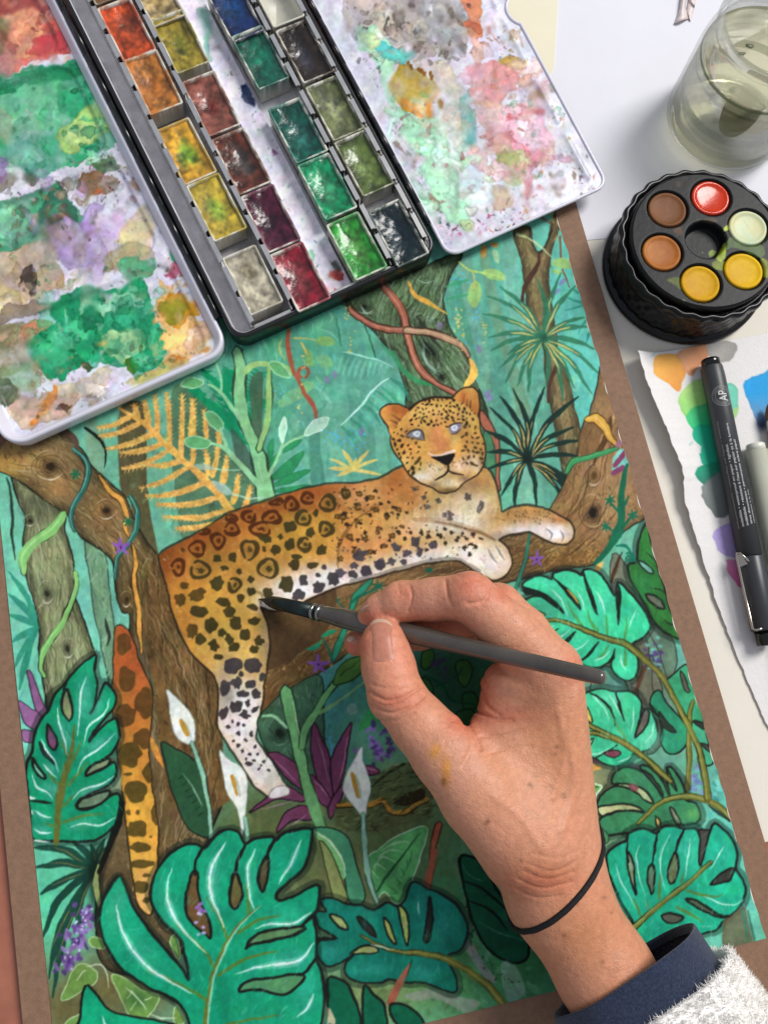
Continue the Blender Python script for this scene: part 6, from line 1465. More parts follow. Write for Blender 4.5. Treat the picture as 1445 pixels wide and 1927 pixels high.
m_stain = mat('stained_plastic', '#b8b5a0', .42, var=.6, vscale=160, col2='#5f7a5a')

tin = empty('paint_box', None, TM)
tag(tin, 'open metal watercolour paint box with white mixing lid and folding flap, laid over the painting', 'paint box')


def tp(name, V, Fs, m, parent=tin, smooth=True):
    return link(name, mesh(name, V, Fs, smooth), m, parent, TM.copy())


TV1 = 232.0
V, Fs = rsweep(0, 110.5, -1.6, TV1, 8, [(4, 0), (1, 0), (0, .8), (0, 12.2), (.5, 13.0), (1.4, 13.2), (2.2, 12.8)], 8, True)
tp('tin_shell', V, Fs, m_black)
V, Fs = rsweep(0, 110.5, -1.6, TV1, 8, [(2.1, 12.7), (2.6, 12.4), (3.2, 9), (3.4, 3.2), (4.2, 2.2)], 8, False, True)
tp('tin_lining', V, Fs, m_steel)
# white channel between the pan rows
u = np.linspace(52.2, 64.6, 30); v = np.linspace(3, TV1 - 6, 420)
UU, VV = np.meshgrid(u, v)
zz = 6.6 - .5 * np.clip(1 - np.abs((UU - 58.4) / 6.2) ** 4, 0, 1)
Pw = np.stack([UU.ravel(), VV.ravel(), zz.ravel()], 1)
lc2 = lc.sample(pr(TF.p(Pw)))
tp_me = gridmesh('mixing_channel', Pw, len(u), len(v), np.clip(lc2 * 1.06, 0, 1))
link('mixing_channel', tp_me, m_pal, tin, TM.copy())
V, Fs = merge(box(52, 64.8, 2.6, TV1 - 5, 2.3, 5.9, .3))
tp('channel_base', V, Fs, m_enam, smooth=False)
# pan rails: folded strips with clips
for ru, ph, tilt_ in [(10.6, 0, 1), (31.9, 9, 1), (86.2, 4, -1), (107.2, 12, -1)]:
    parts = [box(ru - .35, ru + .35, 2.5, TV1 - 6, 2.4, 11.2)]
    vv = 3.0 + ph * .3
    while vv < TV1 - 22:
        parts.append(box(ru - .38, ru + .38, vv, vv + 14.2, 11.2, 15.6))
        parts.append(box(ru - .38, ru + 1.9 * tilt_ if tilt_ > 0 else ru + .38, vv + .4, vv + 13.8, 15.0, 15.7) if tilt_ > 0 else box(ru - 1.9, ru + .38, vv + .4, vv + 13.8, 15.0, 15.7))
        vv += 16.8
    tp('pan_rail', *merge(*parts), m_rail, smooth=False)
V, Fs = merge(box(12, 31, 2.4, 12, 2.3, 3.0, .2), box(32.5, 51, 2.4, 6, 2.3, 7.0, .2))
tp('end_plate', *box(11.6, 31.2, 1.6, 3.0, 2.3, 11.5, .2), m_rail, smooth=False)
tp('end_plate', *box(51.5, 85.6, 1.6, 2.6, 2.3, 11.0, .2), m_rail, smooth=False)
# hinges
for hu, m1 in [(-1.9, m_black), (113.2, m_black)]:
    V, Fs = tube([(hu, y, 10.4) for y in np.linspace(14, TV1 - 20, 30)], 1.35, 12)
    h = tp('hinge_rod', V, Fs, m_black)
    for k in range(7):
        y0 = 26 + k * 28
        V, Fs = tube([(hu, y, 10.4) for y in (y0, y0 + 23)], 1.55, 12)
        tp('hinge_knuckle', V, Fs, m_black)
# lid with wells
LU0, LU1, LV0, LV1 = -116.5, -3.2, -3.0, 236.0
V, Fs = rsweep(LU0, LU1, LV0, LV1, 11, [(5, 1.2), (1.6, 1.2), (.3, 2.2), (0, 3.4), (0, 8.6), (.4, 9.6), (1.2, 10.0), (2.0, 9.7), (2.7, 8.8), (3.5, 7.2), (4.6, 5.6), (5.2, 4.4)], 10, True)
tp('lid_rim', V, Fs, m_enam)


def sdr(x, y, x0, x1, y0, y1, r):
    cx, cy, hx_, hy_ = (x0 + x1) / 2, (y0 + y1) / 2, (x1 - x0) / 2, (y1 - y0) / 2
    qx, qy = np.abs(x - cx) - hx_ + r, np.abs(y - cy) - hy_ + r
    return np.hypot(np.maximum(qx, 0), np.maximum(qy, 0)) + np.minimum(np.maximum(qx, qy), 0) - r


u = np.linspace(LU0 + 3.4, LU1 - 3.4, 250); v = np.linspace(LV0 + 3.4, LV1 - 3.4, 520)
UU, VV = np.meshgrid(u, v)
zz = np.full(UU.shape, 5.25)
for a0, a1 in [(3, 54.6), (60.2, 113.2), (118.8, 171.6), (177, 230)]:
    d = sdr(UU, VV, LU0 + 5.5, LU1 - 8.5, a0, a1, 9)
    zz -= 2.0 / (1 + np.exp(np.clip(d * 1.9 + 1, -30, 30)))
rs = np.random.RandomState(3)
zz += (vnoise(*zz.shape, 9, 81) - .5) * .16 + (vnoise(*zz.shape, 3, 82) - .5) * .08
lump = TF.px(*one(z2_, 540, 1002), 6)
zz += 1.7 * np.exp(-(((UU - lump[0]) / 5.0) ** 2 + ((VV - lump[1]) / 2.2) ** 2) ** 2)
lump = TF.px(*one(z1_, 40, 180), 6)
zz += 1.5 * np.exp(-(((UU - lump[0]) / 4) ** 2 + ((VV - lump[1]) / 8) ** 2)) * (vnoise(*zz.shape, 5, 83) + .2)
Dr = sdr(UU, VV, LU0 + 3.0, LU1 - 3.0, LV0 + 3.0, LV1 - 3.0, 8.2)
zz = np.where(Dr > 0, np.minimum(zz, 5.2 - Dr), zz)
Pw = np.stack([UU.ravel(), VV.ravel(), zz.ravel()], 1)
link('mixing_wells', gridmesh('mixing_wells', Pw, len(u), len(v), lc.sample(pr(TF.p(Pw)))), m_pal, tin, TM.copy())
# folding flap with a thumb notch
FU0, FU1, FV0, FV1 = 115.2, 209.6, -4.6, 232.0
nc, nr_ = np.array([217.0, 103.0]), 9.2


def flap_r(v, ins=0.0):
    v = np.asarray(v, float)
    r = np.full(v.shape, FU1 + .018 * (v - 0)) - ins
    for vc, sg in ((FV0 + 7, -1), (FV1 - 7, 1)):
        q = (v - vc) * sg
        k = q > 0
        r = np.where(k, FU1 - 7 + np.sqrt(np.maximum((7 - ins) ** 2 - np.minimum(q, 7 - ins) ** 2, 0)) + .018 * v, r)
    k = np.abs(v - nc[1]) < nr_ + ins
    r = np.where(k, np.minimum(r, nc[0] - np.sqrt(np.maximum((nr_ + ins) ** 2 - (v - nc[1]) ** 2, 0))), r)
    return r


def flap_l(v, ins=0.0):
    v = np.asarray(v, float)
    r = np.full(v.shape, FU0) + ins
    q = FV0 + 7 - v
    return np.where(q > 0, FU0 + 7 - np.sqrt(np.maximum((7 - ins) ** 2 - np.minimum(q, 7 - ins) ** 2, 0)), r)


v = np.unique(np.concatenate([np.linspace(FV0 + .6, FV0 + 8, 26), np.linspace(FV0 + 8, FV1 - 1, 400), np.linspace(nc[1] - nr_, nc[1] + nr_, 60)]))
t = np.linspace(0, 1, 230)
Lf, Rt = flap_l(v, .6), flap_r(v, .6)
UU = Lf[:, None] + (Rt - Lf)[:, None] * t[None]
VV = np.repeat(v[:, None], len(t), 1)
zz = np.full(UU.shape, 7.4) + (vnoise(*UU.shape, 10, 91) - .5) * .1
for k in range(6):
    b0 = 4 + k * 34.5
    if abs(b0 + 14 - nc[1]) < 20: b0 += 3
    d = np.hypot((UU - 201.5 - .02 * VV), np.maximum(np.maximum(b0 - VV, VV - b0 - 25), 0))
    zz += .9 * np.exp(-(d / 1.6) ** 2)
Pw = np.stack([UU.ravel(), VV.ravel(), zz.ravel()], 1)
link('flap_palette', gridmesh('flap_palette', Pw, len(t), len(v), lc.sample(pr(TF.p(Pw)))), m_pal, tin, TM.copy())
bv = v[::2]
path = [(a, b, 7.3) for a, b in zip(flap_l(bv, .4)[::-1], bv[::-1])] + [(FU0 + 7 + (FU1 - FU0 - 14) * q, FV0 + .4, 7.3) for q in np.linspace(0, 1, 20)] + [(a, b, 7.3) for a, b in zip(flap_r(bv, .4), bv)]
V, Fs = tube(path, .95, 10)
tp('flap_rim', V, Fs, m_enam)
Pb = Pw.copy(); Pb[:, 2] = 6.2
st = slice(None, None, 1)
nvv = len(v)
ring = np.array([(a, b, 6.3) for a, b in zip(flap_l(bv, .3), bv)] + [(a, b, 6.3) for a, b in zip(flap_r(bv, .3)[::-1], bv[::-1])])
nb = len(bv)
Fs = [(i, 2 * nb - 1 - i, 2 * nb - 2 - i, i + 1) for i in range(nb - 1)]
tp('flap_back', ring, Fs, m_enam)

# ------------------------------------------------------------------ watercolour pans
PW_, PL_ = 18.6, 33.0
cupV, cupF = rsweep(-PW_ / 2, PW_ / 2, -PL_ / 2, PL_ / 2, 1.6, [(1.6, 0), (1.0, .2), (.6, 10.2), (.3, 10.9), (.7, 11.2), (1.4, 10.9), (1.7, 9.6), (1.9, 4)], 4, True, True, 14)
m_cupp = mat('stained_pan_plastic', '#ffffff', .4, attr='paint', var=.12, vscale=160)
cup_me = mesh('pan_cup', cupV, cupF)
cup_me.materials.append(m_cup)


def paint_mat(name, r):
    return mat(name, '#ffffff', r, attr='paint', var=.10, vscale=260, bump=.38, bscale=600, coat=.3, spec=.4)


m_wet, m_dry, m_mid = paint_mat('wet_watercolour', .25), paint_mat('dry_watercolour', .5), paint_mat('damp_watercolour', .36)
PANS = [  # px, py, rim colour, body, centre, (centre rx, ry, du, dv), gloss, depth, label words
    (240, 55, '#c2461f', '#b64a22', '#7d3a24', (4, 6, 2, 5), 'w', 1.6, 'orange-red'),
    (188, -50, '#6a4a2a', '#7d5a34', '#5d4426', (5, 6, 0, 0), 'm', 1.0, 'dull brown'),
    (290, 155, '#bb6a24', '#c47f3a', '#cf7a30', (4, 6, 0, 0), 'm', 1.8, 'orange'),
    (347, 287, '#c08a1e', '#d9a431', '#6fa02e', (4.6, 7.4, 0, 0), 'd', .8, 'deep yellow, green-centred'),
    (408, 390, '#a98f1c', '#c9b040', '#8fb23f', (3.6, 6.6, 0, 0), 'd', .8, 'pale lemon, green-centred'),
    (474, 528, '#a8a089', '#bdb49c', '#7d7258', (3.4, 5, 0, 6), 'd', .8, 'stained greyish white'),
    (293, -8, '#b39a66', '#bda676', '#a98e58', (5, 6, 0, 0), 'm', 1.0, 'pale tan'),
    (340, 78, '#8a7a22', '#8f7f30', '#77782c', (4, 7, 0, 0), 'w', 1.2, 'olive yellow'),
    (396, 196, '#8d4f3f', '#92574a', '#7c2f26', (3, 3.4, 0, 0), 'w', 1.8, 'dusty reddish brown'),
    (455, 303, '#6b3324', '#5d3226', '#4c4644', (4.6, 9, 1, 0), 'w', 1.6, 'dark brown, grey-centred'),
    (510, 411, '#5d1a33', '#471a2d', '#2a1420', (3.4, 4, 0, 0), 'w', 1.8, 'maroon'),
    (565, 521, '#8a1a28', '#8c2030', '#7c3a3c', (5, 9, 0, 1), 'w', 1.6, 'crimson'),
    (437, 22, '#0e1638', '#0e2c60', '#124478', (6, 8, 0, 3), 'm', .8, 'dark blue'),
    (491, 108, '#0b4a3c', '#0e5c48', '#157a5c', (5, 7, 0, 3), 'm', .8, 'deep green'),
    (560, 246, '#0c5a4a', '#0f5548', '#2f6a62', (4.6, 8, 1, -1), 'w', 1.4, 'dark teal'),
    (614, 352, '#0b7a50', '#148a58', '#49a574', (4.6, 9, 0, 0), 'w', 1.4, 'emerald green'),
    (665, 466, '#1f8a2a', '#2c8a30', '#5a9a4a', (4.4, 9, 0, 0), 'w', 1.4, 'bright grass green'),
    (576, 96, '#2a1d12', '#2c241f', '#3c3a44', (4, 8, -1, -2), 'w', 1.4, 'blackish brown'),
    (632, 203, '#4f5528', '#6a7346', '#8b916a', (4.6, 8, 0, 1), 'd', .8, 'grey green'),
    (686, 307, '#3f4a20', '#5c7038', '#839a58', (4.6, 9, 0, 1), 'w', 1.2, 'moss green'),
    (744, 441, '#0f2624', '#10242a', '#18303a', (5, 9, 0, 0), 'w', 1.2, 'dark blue green'),
]
nu_, nv_ = 30, 50
for i, (px, py, rc, bc, cc, (crx, cry, du, dv), gl, dep, words) in enumerate(PANS):
    lu, lv = TF.px(px, py, 14)
    col_ = [21.0, 42.3, 75.2, 97.0]
    lu = .35 * lu + .65 * min(col_, key=lambda q: abs(q - lu))
    F2 = Frame(TF.p([(lu, lv, 3.4)])[0], 15.3 + rnd.uniform(-.9, .9), 5.5)
    mw = F2.mat()
    e = empty('paint_pan', None, mw)
    where = 'with dried streaks' if False else ''
    tag(e, words + ' watercolour pan clipped in the open paint box', 'paint pan', 'watercolour pans in the paint box')
    cme = mesh('pan_cup', cupV, cupF)
    cat_ = cme.color_attributes.new('paint', 'FLOAT_COLOR', 'POINT')
    nn = np.random.RandomState(900 + i)
    ang = np.arctan2(cupV[:, 1], cupV[:, 0])
    st_ = np.clip(.55 + .5 * np.sin(ang * 3 + i) + .35 * np.sin(ang * 11 + 2 * i) + .3 * nn.randn(len(cupV)), 0, 1) * np.clip((cupV[:, 2] - 6.5) / 4, 0, 1)
    cc4 = np.ones((len(cupV), 4), np.float32)
    cc4[:, :3] = lin(hx('#d2cfc2') * (1 - .75 * st_[:, None]) + hx(rc) * .9 * .75 * st_[:, None])
    cat_.data.foreach_set('color', cc4.ravel())
    link('pan_cup', cme, m_cupp, e, mw.copy())
    u = np.linspace(-PW_ / 2 + 1.35, PW_ / 2 - 1.35, nu_); v = np.linspace(-PL_ / 2 + 1.35, PL_ / 2 - 1.35, nv_)
    UU, VV = np.meshgrid(u, v)
    n1 = vnoise(nv_, nu_, 6, 300 + i) - .5
    n2 = vnoise(nv_, nu_, 2.6, 400 + i) - .5
    ex = np.minimum(PW_ / 2 - 1.3 - np.abs(UU), PL_ / 2 - 1.3 - np.abs(VV))
    bowl = np.exp(-((UU - du) / 5.5) ** 2 - ((VV - dv) / 10.5) ** 2)
    zz = 9.7 - 1.35 * dep * bowl + .5 * np.exp(-ex / 1.2) * (.4 + n1) + .45 * n1 + .16 * n2
    zz = np.where(ex < .02, 9.3, np.minimum(zz, 10.7))
    g = np.exp(-((((UU - du) / crx) ** 2 + ((VV - dv) / cry) ** 2) * (1 + 1.2 * n1)) ** 2)[..., None]
    e_ = np.clip(np.exp(-ex / 1.6) + .5 * n2, 0, 1)[..., None]
    c3 = hx(bc) * (1 - e_) + hx(rc) * e_
    c3 = c3 * (1 - .9 * g) + hx(cc) * .9 * g
    c3 = c3 * (.9 + .5 * n1 + .4 * n2)[..., None]
    me = gridmesh('paint_block', np.stack([UU.ravel(), VV.ravel(), zz.ravel()], 1), nu_, nv_, np.clip(c3.reshape(-1, 3), 0, 1))
    link('paint_block', me, {'w': m_wet, 'd': m_dry, 'm': m_mid}[gl], e, mw.copy())
# an empty white cup at the head of the last row
lu, lv = TF.px(520, 0, 14)
F2 = Frame(TF.p([(97.2, lv + 2, 3.4)])[0], 15.3, 5.5)
V, Fs = rsweep(-PW_ / 2, PW_ / 2, -PL_ / 2, PL_ / 2, 1.6, [(1.6, 0), (1.0, .2), (.6, 10.2), (.3, 10.9), (.7, 11.2), (1.4, 10.9), (1.7, 9.6), (1.9, 4)], 4, True, True)
o = link('paint_pan', mesh('empty_pan', V, Fs), m_cup, None, F2.mat())
tag(o, 'empty white plastic pan beside the dark blue pan in the paint box', 'paint pan', 'watercolour pans in the paint box')

# ------------------------------------------------------------------ stacked round palette
WC = np.array([57.9, 311.4])
z7 = zt(1100, 280, 4.188)
m_blk = mat('black_plastic', '#0c0c0e', .28, spec=.35, var=.3, vscale=120, bump=.12, bscale=250)
m_blkp = mat('black_plastic_top', '#ffffff', .42, attr='paint', bump=.15, bscale=350, spec=.18)
wheel = empty('round_paint_palette', (WC[0], WC[1], -3.6))
tag(wheel, 'round black plastic palette stack with six colour cakes, between water jar and swatch sheet', 'paint palette')


def diamond(r, z, a):
    return r + (.55 * abs(math.sin(a * 17 + z * .32)) + .55 * abs(math.sin(a * 17 - z * .32)) - .6 if 1.5 < z < 17.5 else 0) * (1 if r > 30 else 0)


zs = np.linspace(1.6, 17.4, 22)
V, Fs = lathe([(38, -3.6), (41.6, -3.4), (42.2, -2.4), (42.2, -.2), (41.2, .6), (39.6, 1.2)] + [(39.7, z) for z in zs] + [(39.2, 17.9), (37, 18.2)], WC, 200, rfun=diamond)
part('palette_tier', V, Fs, m_blk, wheel)
wavy = lambda r, z, a: r + (.55 * math.sin(a * 26) if r > 38.2 else 0)
V, Fs = lathe([(36, 17.6), (40.2, 17.8), (41.0, 18.8), (41.0, 21.4), (40.5, 22.6), (39.6, 23.0), (38.6, 22.7), (37.9, 21.4), (37.7, 20.2), (37.2, 20.0), (36.9, 20.6), (36.7, 24.6), (36.0, 25.6), (35.2, 25.6)], WC, 208, rfun=wavy, cap=False)
part('palette_rim', V, Fs, m_blk, wheel)
wc_ = Canvas('#141516')
for P, col, a in [((1080, 800, 1140, 700, 1250, 740, 1390, 790, 1380, 850, 1160, 800, 1080, 880), '#5f7a3c', .8), ((1000, 900, 1090, 870, 1100, 960, 1030, 950), '#7d8a24', .85), ((1380, 860, 1445, 880, 1445, 1010, 1430, 1000), '#9aa02a', .9), ((640, 1030, 740, 1010, 760, 1110, 680, 1070), '#6a7828', .85), ((1060, 780, 1100, 740, 1090, 850, 1040, 865), '#b4c83a', .9), ((690, 640, 760, 620, 770, 700, 730, 680), '#6a4428', .7), ((840, 560, 960, 530, 1060, 560, 1000, 590), '#4a3c28', .8), ((980, 810, 1010, 820, 990, 840), '#9ab43a', .9), ((920, 815, 940, 820, 930, 835), '#d0dc50', .95), ((1090, 600, 1120, 600, 1115, 630, 1095, 625), '#c8dc58', .95), ((720, 260, 750, 270, 735, 300), '#5a4030', .7)]:
    wc_.wash(z7(*P), col, a, 3, len(P) + int(P[0]), .2)
for P, col in [((430, 760, 470, 680, 520, 660), '#8a5a2c')]: pass
wc_.speck(z7(600, 200, 1200, 200, 1440, 500, 1440, 1150, 1000, 1250, 600, 1150, 440, 700), 70, ['#8aa03a', '#5a4030', '#b8c848', '#6a6a6a'], (.5, 1.8), .75, 5)
PCC = [(44.2, 330.9), (67.2, 333.1), (34.8, 308.8), (48.5, 289.4), (71.2, 291.9), (80.5, 313.8)]
rr = np.linspace(0.01, 35.6, 86); aa = np.linspace(0, 2 * math.pi, 321)
AA, RR = np.meshgrid(aa, rr)
X, Y = WC[0] + RR * np.cos(AA), WC[1] + RR * np.sin(AA)
zz = np.full(X.shape, 25.7)
for c in PCC:
    zz -= 3.2 / (1 + np.exp(np.clip((np.hypot(X - c[0], Y - c[1]) - 9.7) * 5, -40, 40)))
zz -= 5.5 / (1 + np.exp(np.clip((np.hypot(X - WC[0], Y - WC[1]) - 9.4) * 4, -40, 40)))
Pw = np.stack([X.ravel(), Y.ravel(), zz.ravel()], 1)
part_me = gridmesh('palette_face', Pw, len(aa), len(rr), wc_.sample(pr(Pw)))
link('palette_face', part_me, m_blkp, wheel)
CK = [('#7a4d2c', '#5f3a1e', 'brown', .5), ('#d23a14', '#b02a0c', 'shiny red', .2), ('#b87430', '#8f4f1c', 'ochre orange', .45), ('#dcae08', '#b98206', 'golden yellow', .5), ('#e6ba02', '#c29206', 'bright yellow', .5), ('#b5cdb2', '#d6c88a', 'pale mint', .35)]
cake_prof = [(9.45, 22.4), (9.45, 24.6), (9.1, 25.3), (8.4, 25.5), (7.9, 25.35), (7.2, 25.0), (6.3, 24.85), (5.2, 24.75), (4, 24.68), (2.8, 24.64), (1.6, 24.62), (.7, 24.61), (0.05, 24.61)]
cv, cf = lathe(cake_prof, (0, 0), 48)
for (cx, cy), (c1, c2, w_, ro) in zip(PCC, CK):
    mm = mat('cake_' + w_.replace(' ', '_'), c1, ro, var=.9, vscale=60, col2=c2, bump=.3, bscale=260, coat=.4 if ro < .3 else 0, spec=.2)
    o = part('colour_cake', cv + (cx, cy, 0) + np.stack([np.zeros(len(cv)), np.zeros(len(cv)), .10 * np.sin(cv[:, 0] * .35 + cx) * np.cos(cv[:, 1] * .3 + cy)], 1), cf, mm, wheel)
    o['label'] = w_ + ' round cake of watercolour'

# ------------------------------------------------------------------ water jar
JC = (107.0, 394.0)
zj = -3.6


def clear_mat(name, tint, body=None, bodyfac=0.0, gloss=1.0, ior=1.5):
    """clear sheet: lets light through, mirrors it at grazing angles, optionally a cloudy body colour"""
    m = bpy.data.materials.new(name)
    m.use_nodes = True
    nt = m.node_tree
    nt.nodes.remove(nt.nodes['Principled BSDF'])
    out = [n for n in nt.nodes if n.type == 'OUTPUT_MATERIAL'][0]
    tr = nt.nodes.new('ShaderNodeBsdfTransparent'); tr.inputs[0].default_value = (*lin(hx(tint)), 1)
    last = tr.outputs[0]
    if body:
        df = nt.nodes.new('ShaderNodeBsdfDiffuse'); df.inputs[0].default_value = (*lin(hx(body)), 1)
        ns = nt.nodes.new('ShaderNodeTexNoise'); ns.inputs['Scale'].default_value = 40
        mr = nt.nodes.new('ShaderNodeMapRange'); mr.inputs['From Min'].default_value = .3; mr.inputs['From Max'].default_value = .7
        mr.inputs['To Min'].default_value = bodyfac * .7; mr.inputs['To Max'].default_value = bodyfac * 1.3
        tc = nt.nodes.new('ShaderNodeTexCoord'); nt.links.new(tc.outputs['Object'], ns.inputs['Vector']); nt.links.new(ns.outputs['Fac'], mr.inputs['Value'])
        mx = nt.nodes.new('ShaderNodeMixShader'); nt.links.new(mr.outputs['Result'], mx.inputs[0]); nt.links.new(last, mx.inputs[1]); nt.links.new(df.outputs[0], mx.inputs[2])
        last = mx.outputs[0]
    gl = nt.nodes.new('ShaderNodeBsdfGlossy'); gl.inputs['Roughness'].default_value = .04
    fr = nt.nodes.new('ShaderNodeFresnel'); fr.inputs['IOR'].default_value = ior
    ma = nt.nodes.new('ShaderNodeMath'); ma.operation = 'MULTIPLY'; ma.inputs[1].default_value = gloss; nt.links.new(fr.outputs[0], ma.inputs[0])
    m2 = nt.nodes.new('ShaderNodeMixShader'); nt.links.new(ma.outputs[0], m2.inputs[0]); nt.links.new(last, m2.inputs[1]); nt.links.new(gl.outputs[0], m2.inputs[2])
    nt.links.new(m2.outputs[0], out.inputs['Surface'])
    return m


m_glass = clear_mat('jar_glass', '#fdfefc', gloss=.55)
m_water = clear_mat('murky_water', '#f6f4e2', '#e6e2c6', .24, .5, 1.33)
m_refract = clear_mat('painted_refraction', '#d4dac8', '#98a48a', .4, .2)
jar = empty('water_jar', (JC[0], JC[1], zj))
tag(jar, 'glass jar of murky greenish brush water on the white paper', 'jar')
outp = [(0.0, zj), (27, zj + .1), (30.5, zj + .8), (32.6, zj + 3), (33.2, zj + 7), (33.2, 24), (33.0, 30), (33.2, 33), (33.0, 40), (32.2, 46), (30.4, 50), (29.4, 52.5), (29.4, 54), (30.8, 55), (31.2, 57), (31.2, 59.5), (30.6, 61), (29.6, 61.2)]
inp = [(28.6, 60.6), (28.2, 57), (27.8, 53), (29.0, 49), (30.6, 45), (31.4, 40), (31.5, 20), (31.3, zj + 9), (30, zj + 6), (26, zj + 4.6), (0.0, zj + 4.2)]
V, Fs = lathe(outp + inp, JC, 96)
part('jar_wall', V, Fs, m_glass, jar)
wl = 41.0
V, Fs = lathe([(0.0, zj + 4.35), (25.9, zj + 4.75), (29.85, zj + 6.1), (31.15, zj + 9.1), (31.35, 20), (31.25, 40), (31.0, wl), (29.5, wl - .5), (0.0, wl - .6)], JC, 96)
part('water', V, Fs, m_water, jar)
for za, zb in ((15, 20), (33.5, 35.5), (38.8, 40.6)):  # tinted bands painted in for reflection and refraction at the water levels
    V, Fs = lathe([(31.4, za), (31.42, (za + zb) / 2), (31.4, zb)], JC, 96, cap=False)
    part('residue_ring', V, Fs, m_refract, jar)
m_film = mat('paint_scum', '#4c5a48', .3, var=.6, vscale=80, col2='#8a8a68')
rs = np.random.RandomState(8)
for k in range(7):
    a, r = rs.rand() * 6.28, 6 + rs.rand() * 18
    q = rough([(JC[0] + r * math.cos(a) + 1.3 * (1 + rs.rand()) * math.cos(t), JC[1] + r * math.sin(a) + 1.0 * (1 + rs.rand()) * math.sin(t)) for t in np.arange(8) / 8 * 6.28], .25, k, .6, (4, 2))
    n = len(q)
    zq = wl - .35 if k < 3 else zj + 5.2
    part('pigment_fleck', [(x, y, zq) for x, y in q] + [(x, y, zq + .12) for x, y in q], [tuple(range(n)), tuple(range(n, 2 * n))] + [(i, (i + 1) % n, n + (i + 1) % n, n + i) for i in range(n)], m_film, jar)

# ------------------------------------------------------------------ ribbon end
m_rib = mat('satin_ribbon', '#d8c8c4', .35, var=.12, vscale=600, sheen=.4, bump=.2, bscale=2500)
rib = empty('ribbon', tuple(un(1283, 30, -3.4)))
tag(rib, 'folded end of a pale pink satin ribbon lying near the glass jar', 'ribbon')
for nm, L_, R_, z0, z1 in [('ribbon_fold', [(1268, 44), (1276, 22), (1281, -10), (1288, -60)], [(1296, 34), (1290, 12), (1294, -12), (1302, -60)], -3.2, .6), ('ribbon_tail', [(1291, 20), (1294, 5), (1296, -20), (1302, -60)], [(1299, 40), (1306, 14), (1312, -12), (1322, -60)], -3.3, -1.6)]:
    A, B = spline(L_, False, 6), spline(R_, False, 6)
    n = 24
    A = A[np.linspace(0, len(A) - 1, n).astype(int)]; B = B[np.linspace(0, len(B) - 1, n).astype(int)]
    V = []
    for i in range(n):
        for k in range(9):
            t = k / 8
            q = A[i] * (1 - t) + B[i] * t
            V.append(un(q[0], q[1], z0 + (z1 - z0) * math.sin(t * 3.14) * (.4 + .6 * i / n) + .25))
    Fs = [(i * 9 + k, i * 9 + k + 1, i * 9 + k + 10, i * 9 + k + 9) for i in range(n - 1) for k in range(8)]
    o = part(nm, V, Fs, m_rib, rib)
    sm = o.modifiers.new('thick', 'SOLIDIFY'); sm.thickness = .0003

# ------------------------------------------------------------------ torn swatch sheet
z8 = zt(1160, 620, 5.07)
sc_ = Canvas('#e2dfdc')
SW = [(z8(360, 260, 480, 235, 560, 260, 605, 320, 660, 390, 600, 590, 540, 580, 430, 480, 350, 410), '#f3b052', ('#ec9a3c', (1262, 680), (1290, 705))),
      (z8(560, 240, 640, 170, 740, 168, 840, 140, 885, 200, 860, 270, 800, 330, 720, 440, 660, 400, 600, 310), '#e6a678', ('#d98f62', (1290, 650), (1330, 670))),
      (z8(860, 150, 950, 115, 1080, 125, 1145, 160, 1110, 270, 1020, 325, 880, 260), '#aea9a3', ('#98938c', (1340, 650), (1380, 660))),
      (z8(580, 640, 740, 500, 880, 480, 900, 700, 780, 770, 650, 830, 590, 740), '#afe07e', ('#8cd870', (1300, 730), (1310, 780))),
      (z8(1050, 520, 1150, 580, 1150, 740, 1100, 770, 1040, 700), '#70c6aa', None), (z8(1090, 770, 1150, 750, 1140, 850, 1100, 840), '#a8d884', None),
      (z8(650, 830, 780, 730, 920, 700, 950, 880, 800, 970, 700, 965), '#44cc7e', ('#23bf78', (1295, 785), (1310, 812))),
      (z8(718, 970, 850, 915, 980, 930, 1030, 1280, 900, 1345, 800, 1280, 780, 1190, 805, 1150), '#10b388', ('#0fae86', (1310, 810), (1320, 880))),
      (z8(748, 1345, 900, 1270, 1030, 1280, 1040, 1420, 830, 1480), '#0f9a74', ('#2f7a68', (1315, 880), (1325, 910))),
      (z8(798, 1590, 830, 1470, 930, 1400, 1040, 1370, 1110, 1690, 990, 1802, 900, 1762, 850, 1660), '#848b87', ('#6c7370', (1330, 900), (1360, 970))),
      (z8(1200, 540, 1260, 470, 1400, 410, 1520, 380, 1540, 760, 1420, 900, 1345, 935, 1290, 780), '#1e98d6', ('#8a9ac4', (1420, 740), (1425, 800))),
      (zR(915, 220, 1000, 150, 1100, 125, 1200, 180, 1240, 440, 1080, 452, 960, 380), '#b3a0da', None),
      (zR(1040, 520, 1080, 470, 1260, 480, 1300, 700, 1190, 742, 1100, 670), '#e58ab8', ('#d9629c', (1370, 1060), (1395, 1100)))]
for i, (P, col, gr) in enumerate(SW):
    sc_.wash(P, col, .96, 1.6, 500 + i, .22, .10, gr, cells=(14, 6, 3), gran=.06)
sc_.soft(1432, 800, 10, 12, '#2a3350', .9)
sc_.line([(1222, 672), (1228, 668), (1232, 660)], [1, 3, 1], '#8fc0bc', .8); sc_.line([(1295, 838), (1302, 832)], 2, '#6ac0a0', .8)
sc_.speck(z8(250, 200, 420, 170, 420, 240, 300, 300), 14, ['#7aa8a8', '#a0a8b0'], (.5, 1.6), .7, 3)
TE = [(1200, 660, 8), (1207, 690, 8), (1222, 735, 7.6), (1236, 770, 7.2), (1252, 805, 6.8), (1266, 840, 6.2), (1278, 870, 6), (1286, 895, 5.2), (1285, 930, 4.2), (1295, 970, 3.2), (1322, 1055, 1.6), (1334, 1090, .9), (1345, 1130, .6), (1372, 1200, .3), (1405, 1280, 0), (1425, 1330, 0), (1445, 1370, 0), (1475, 1440, 0)]
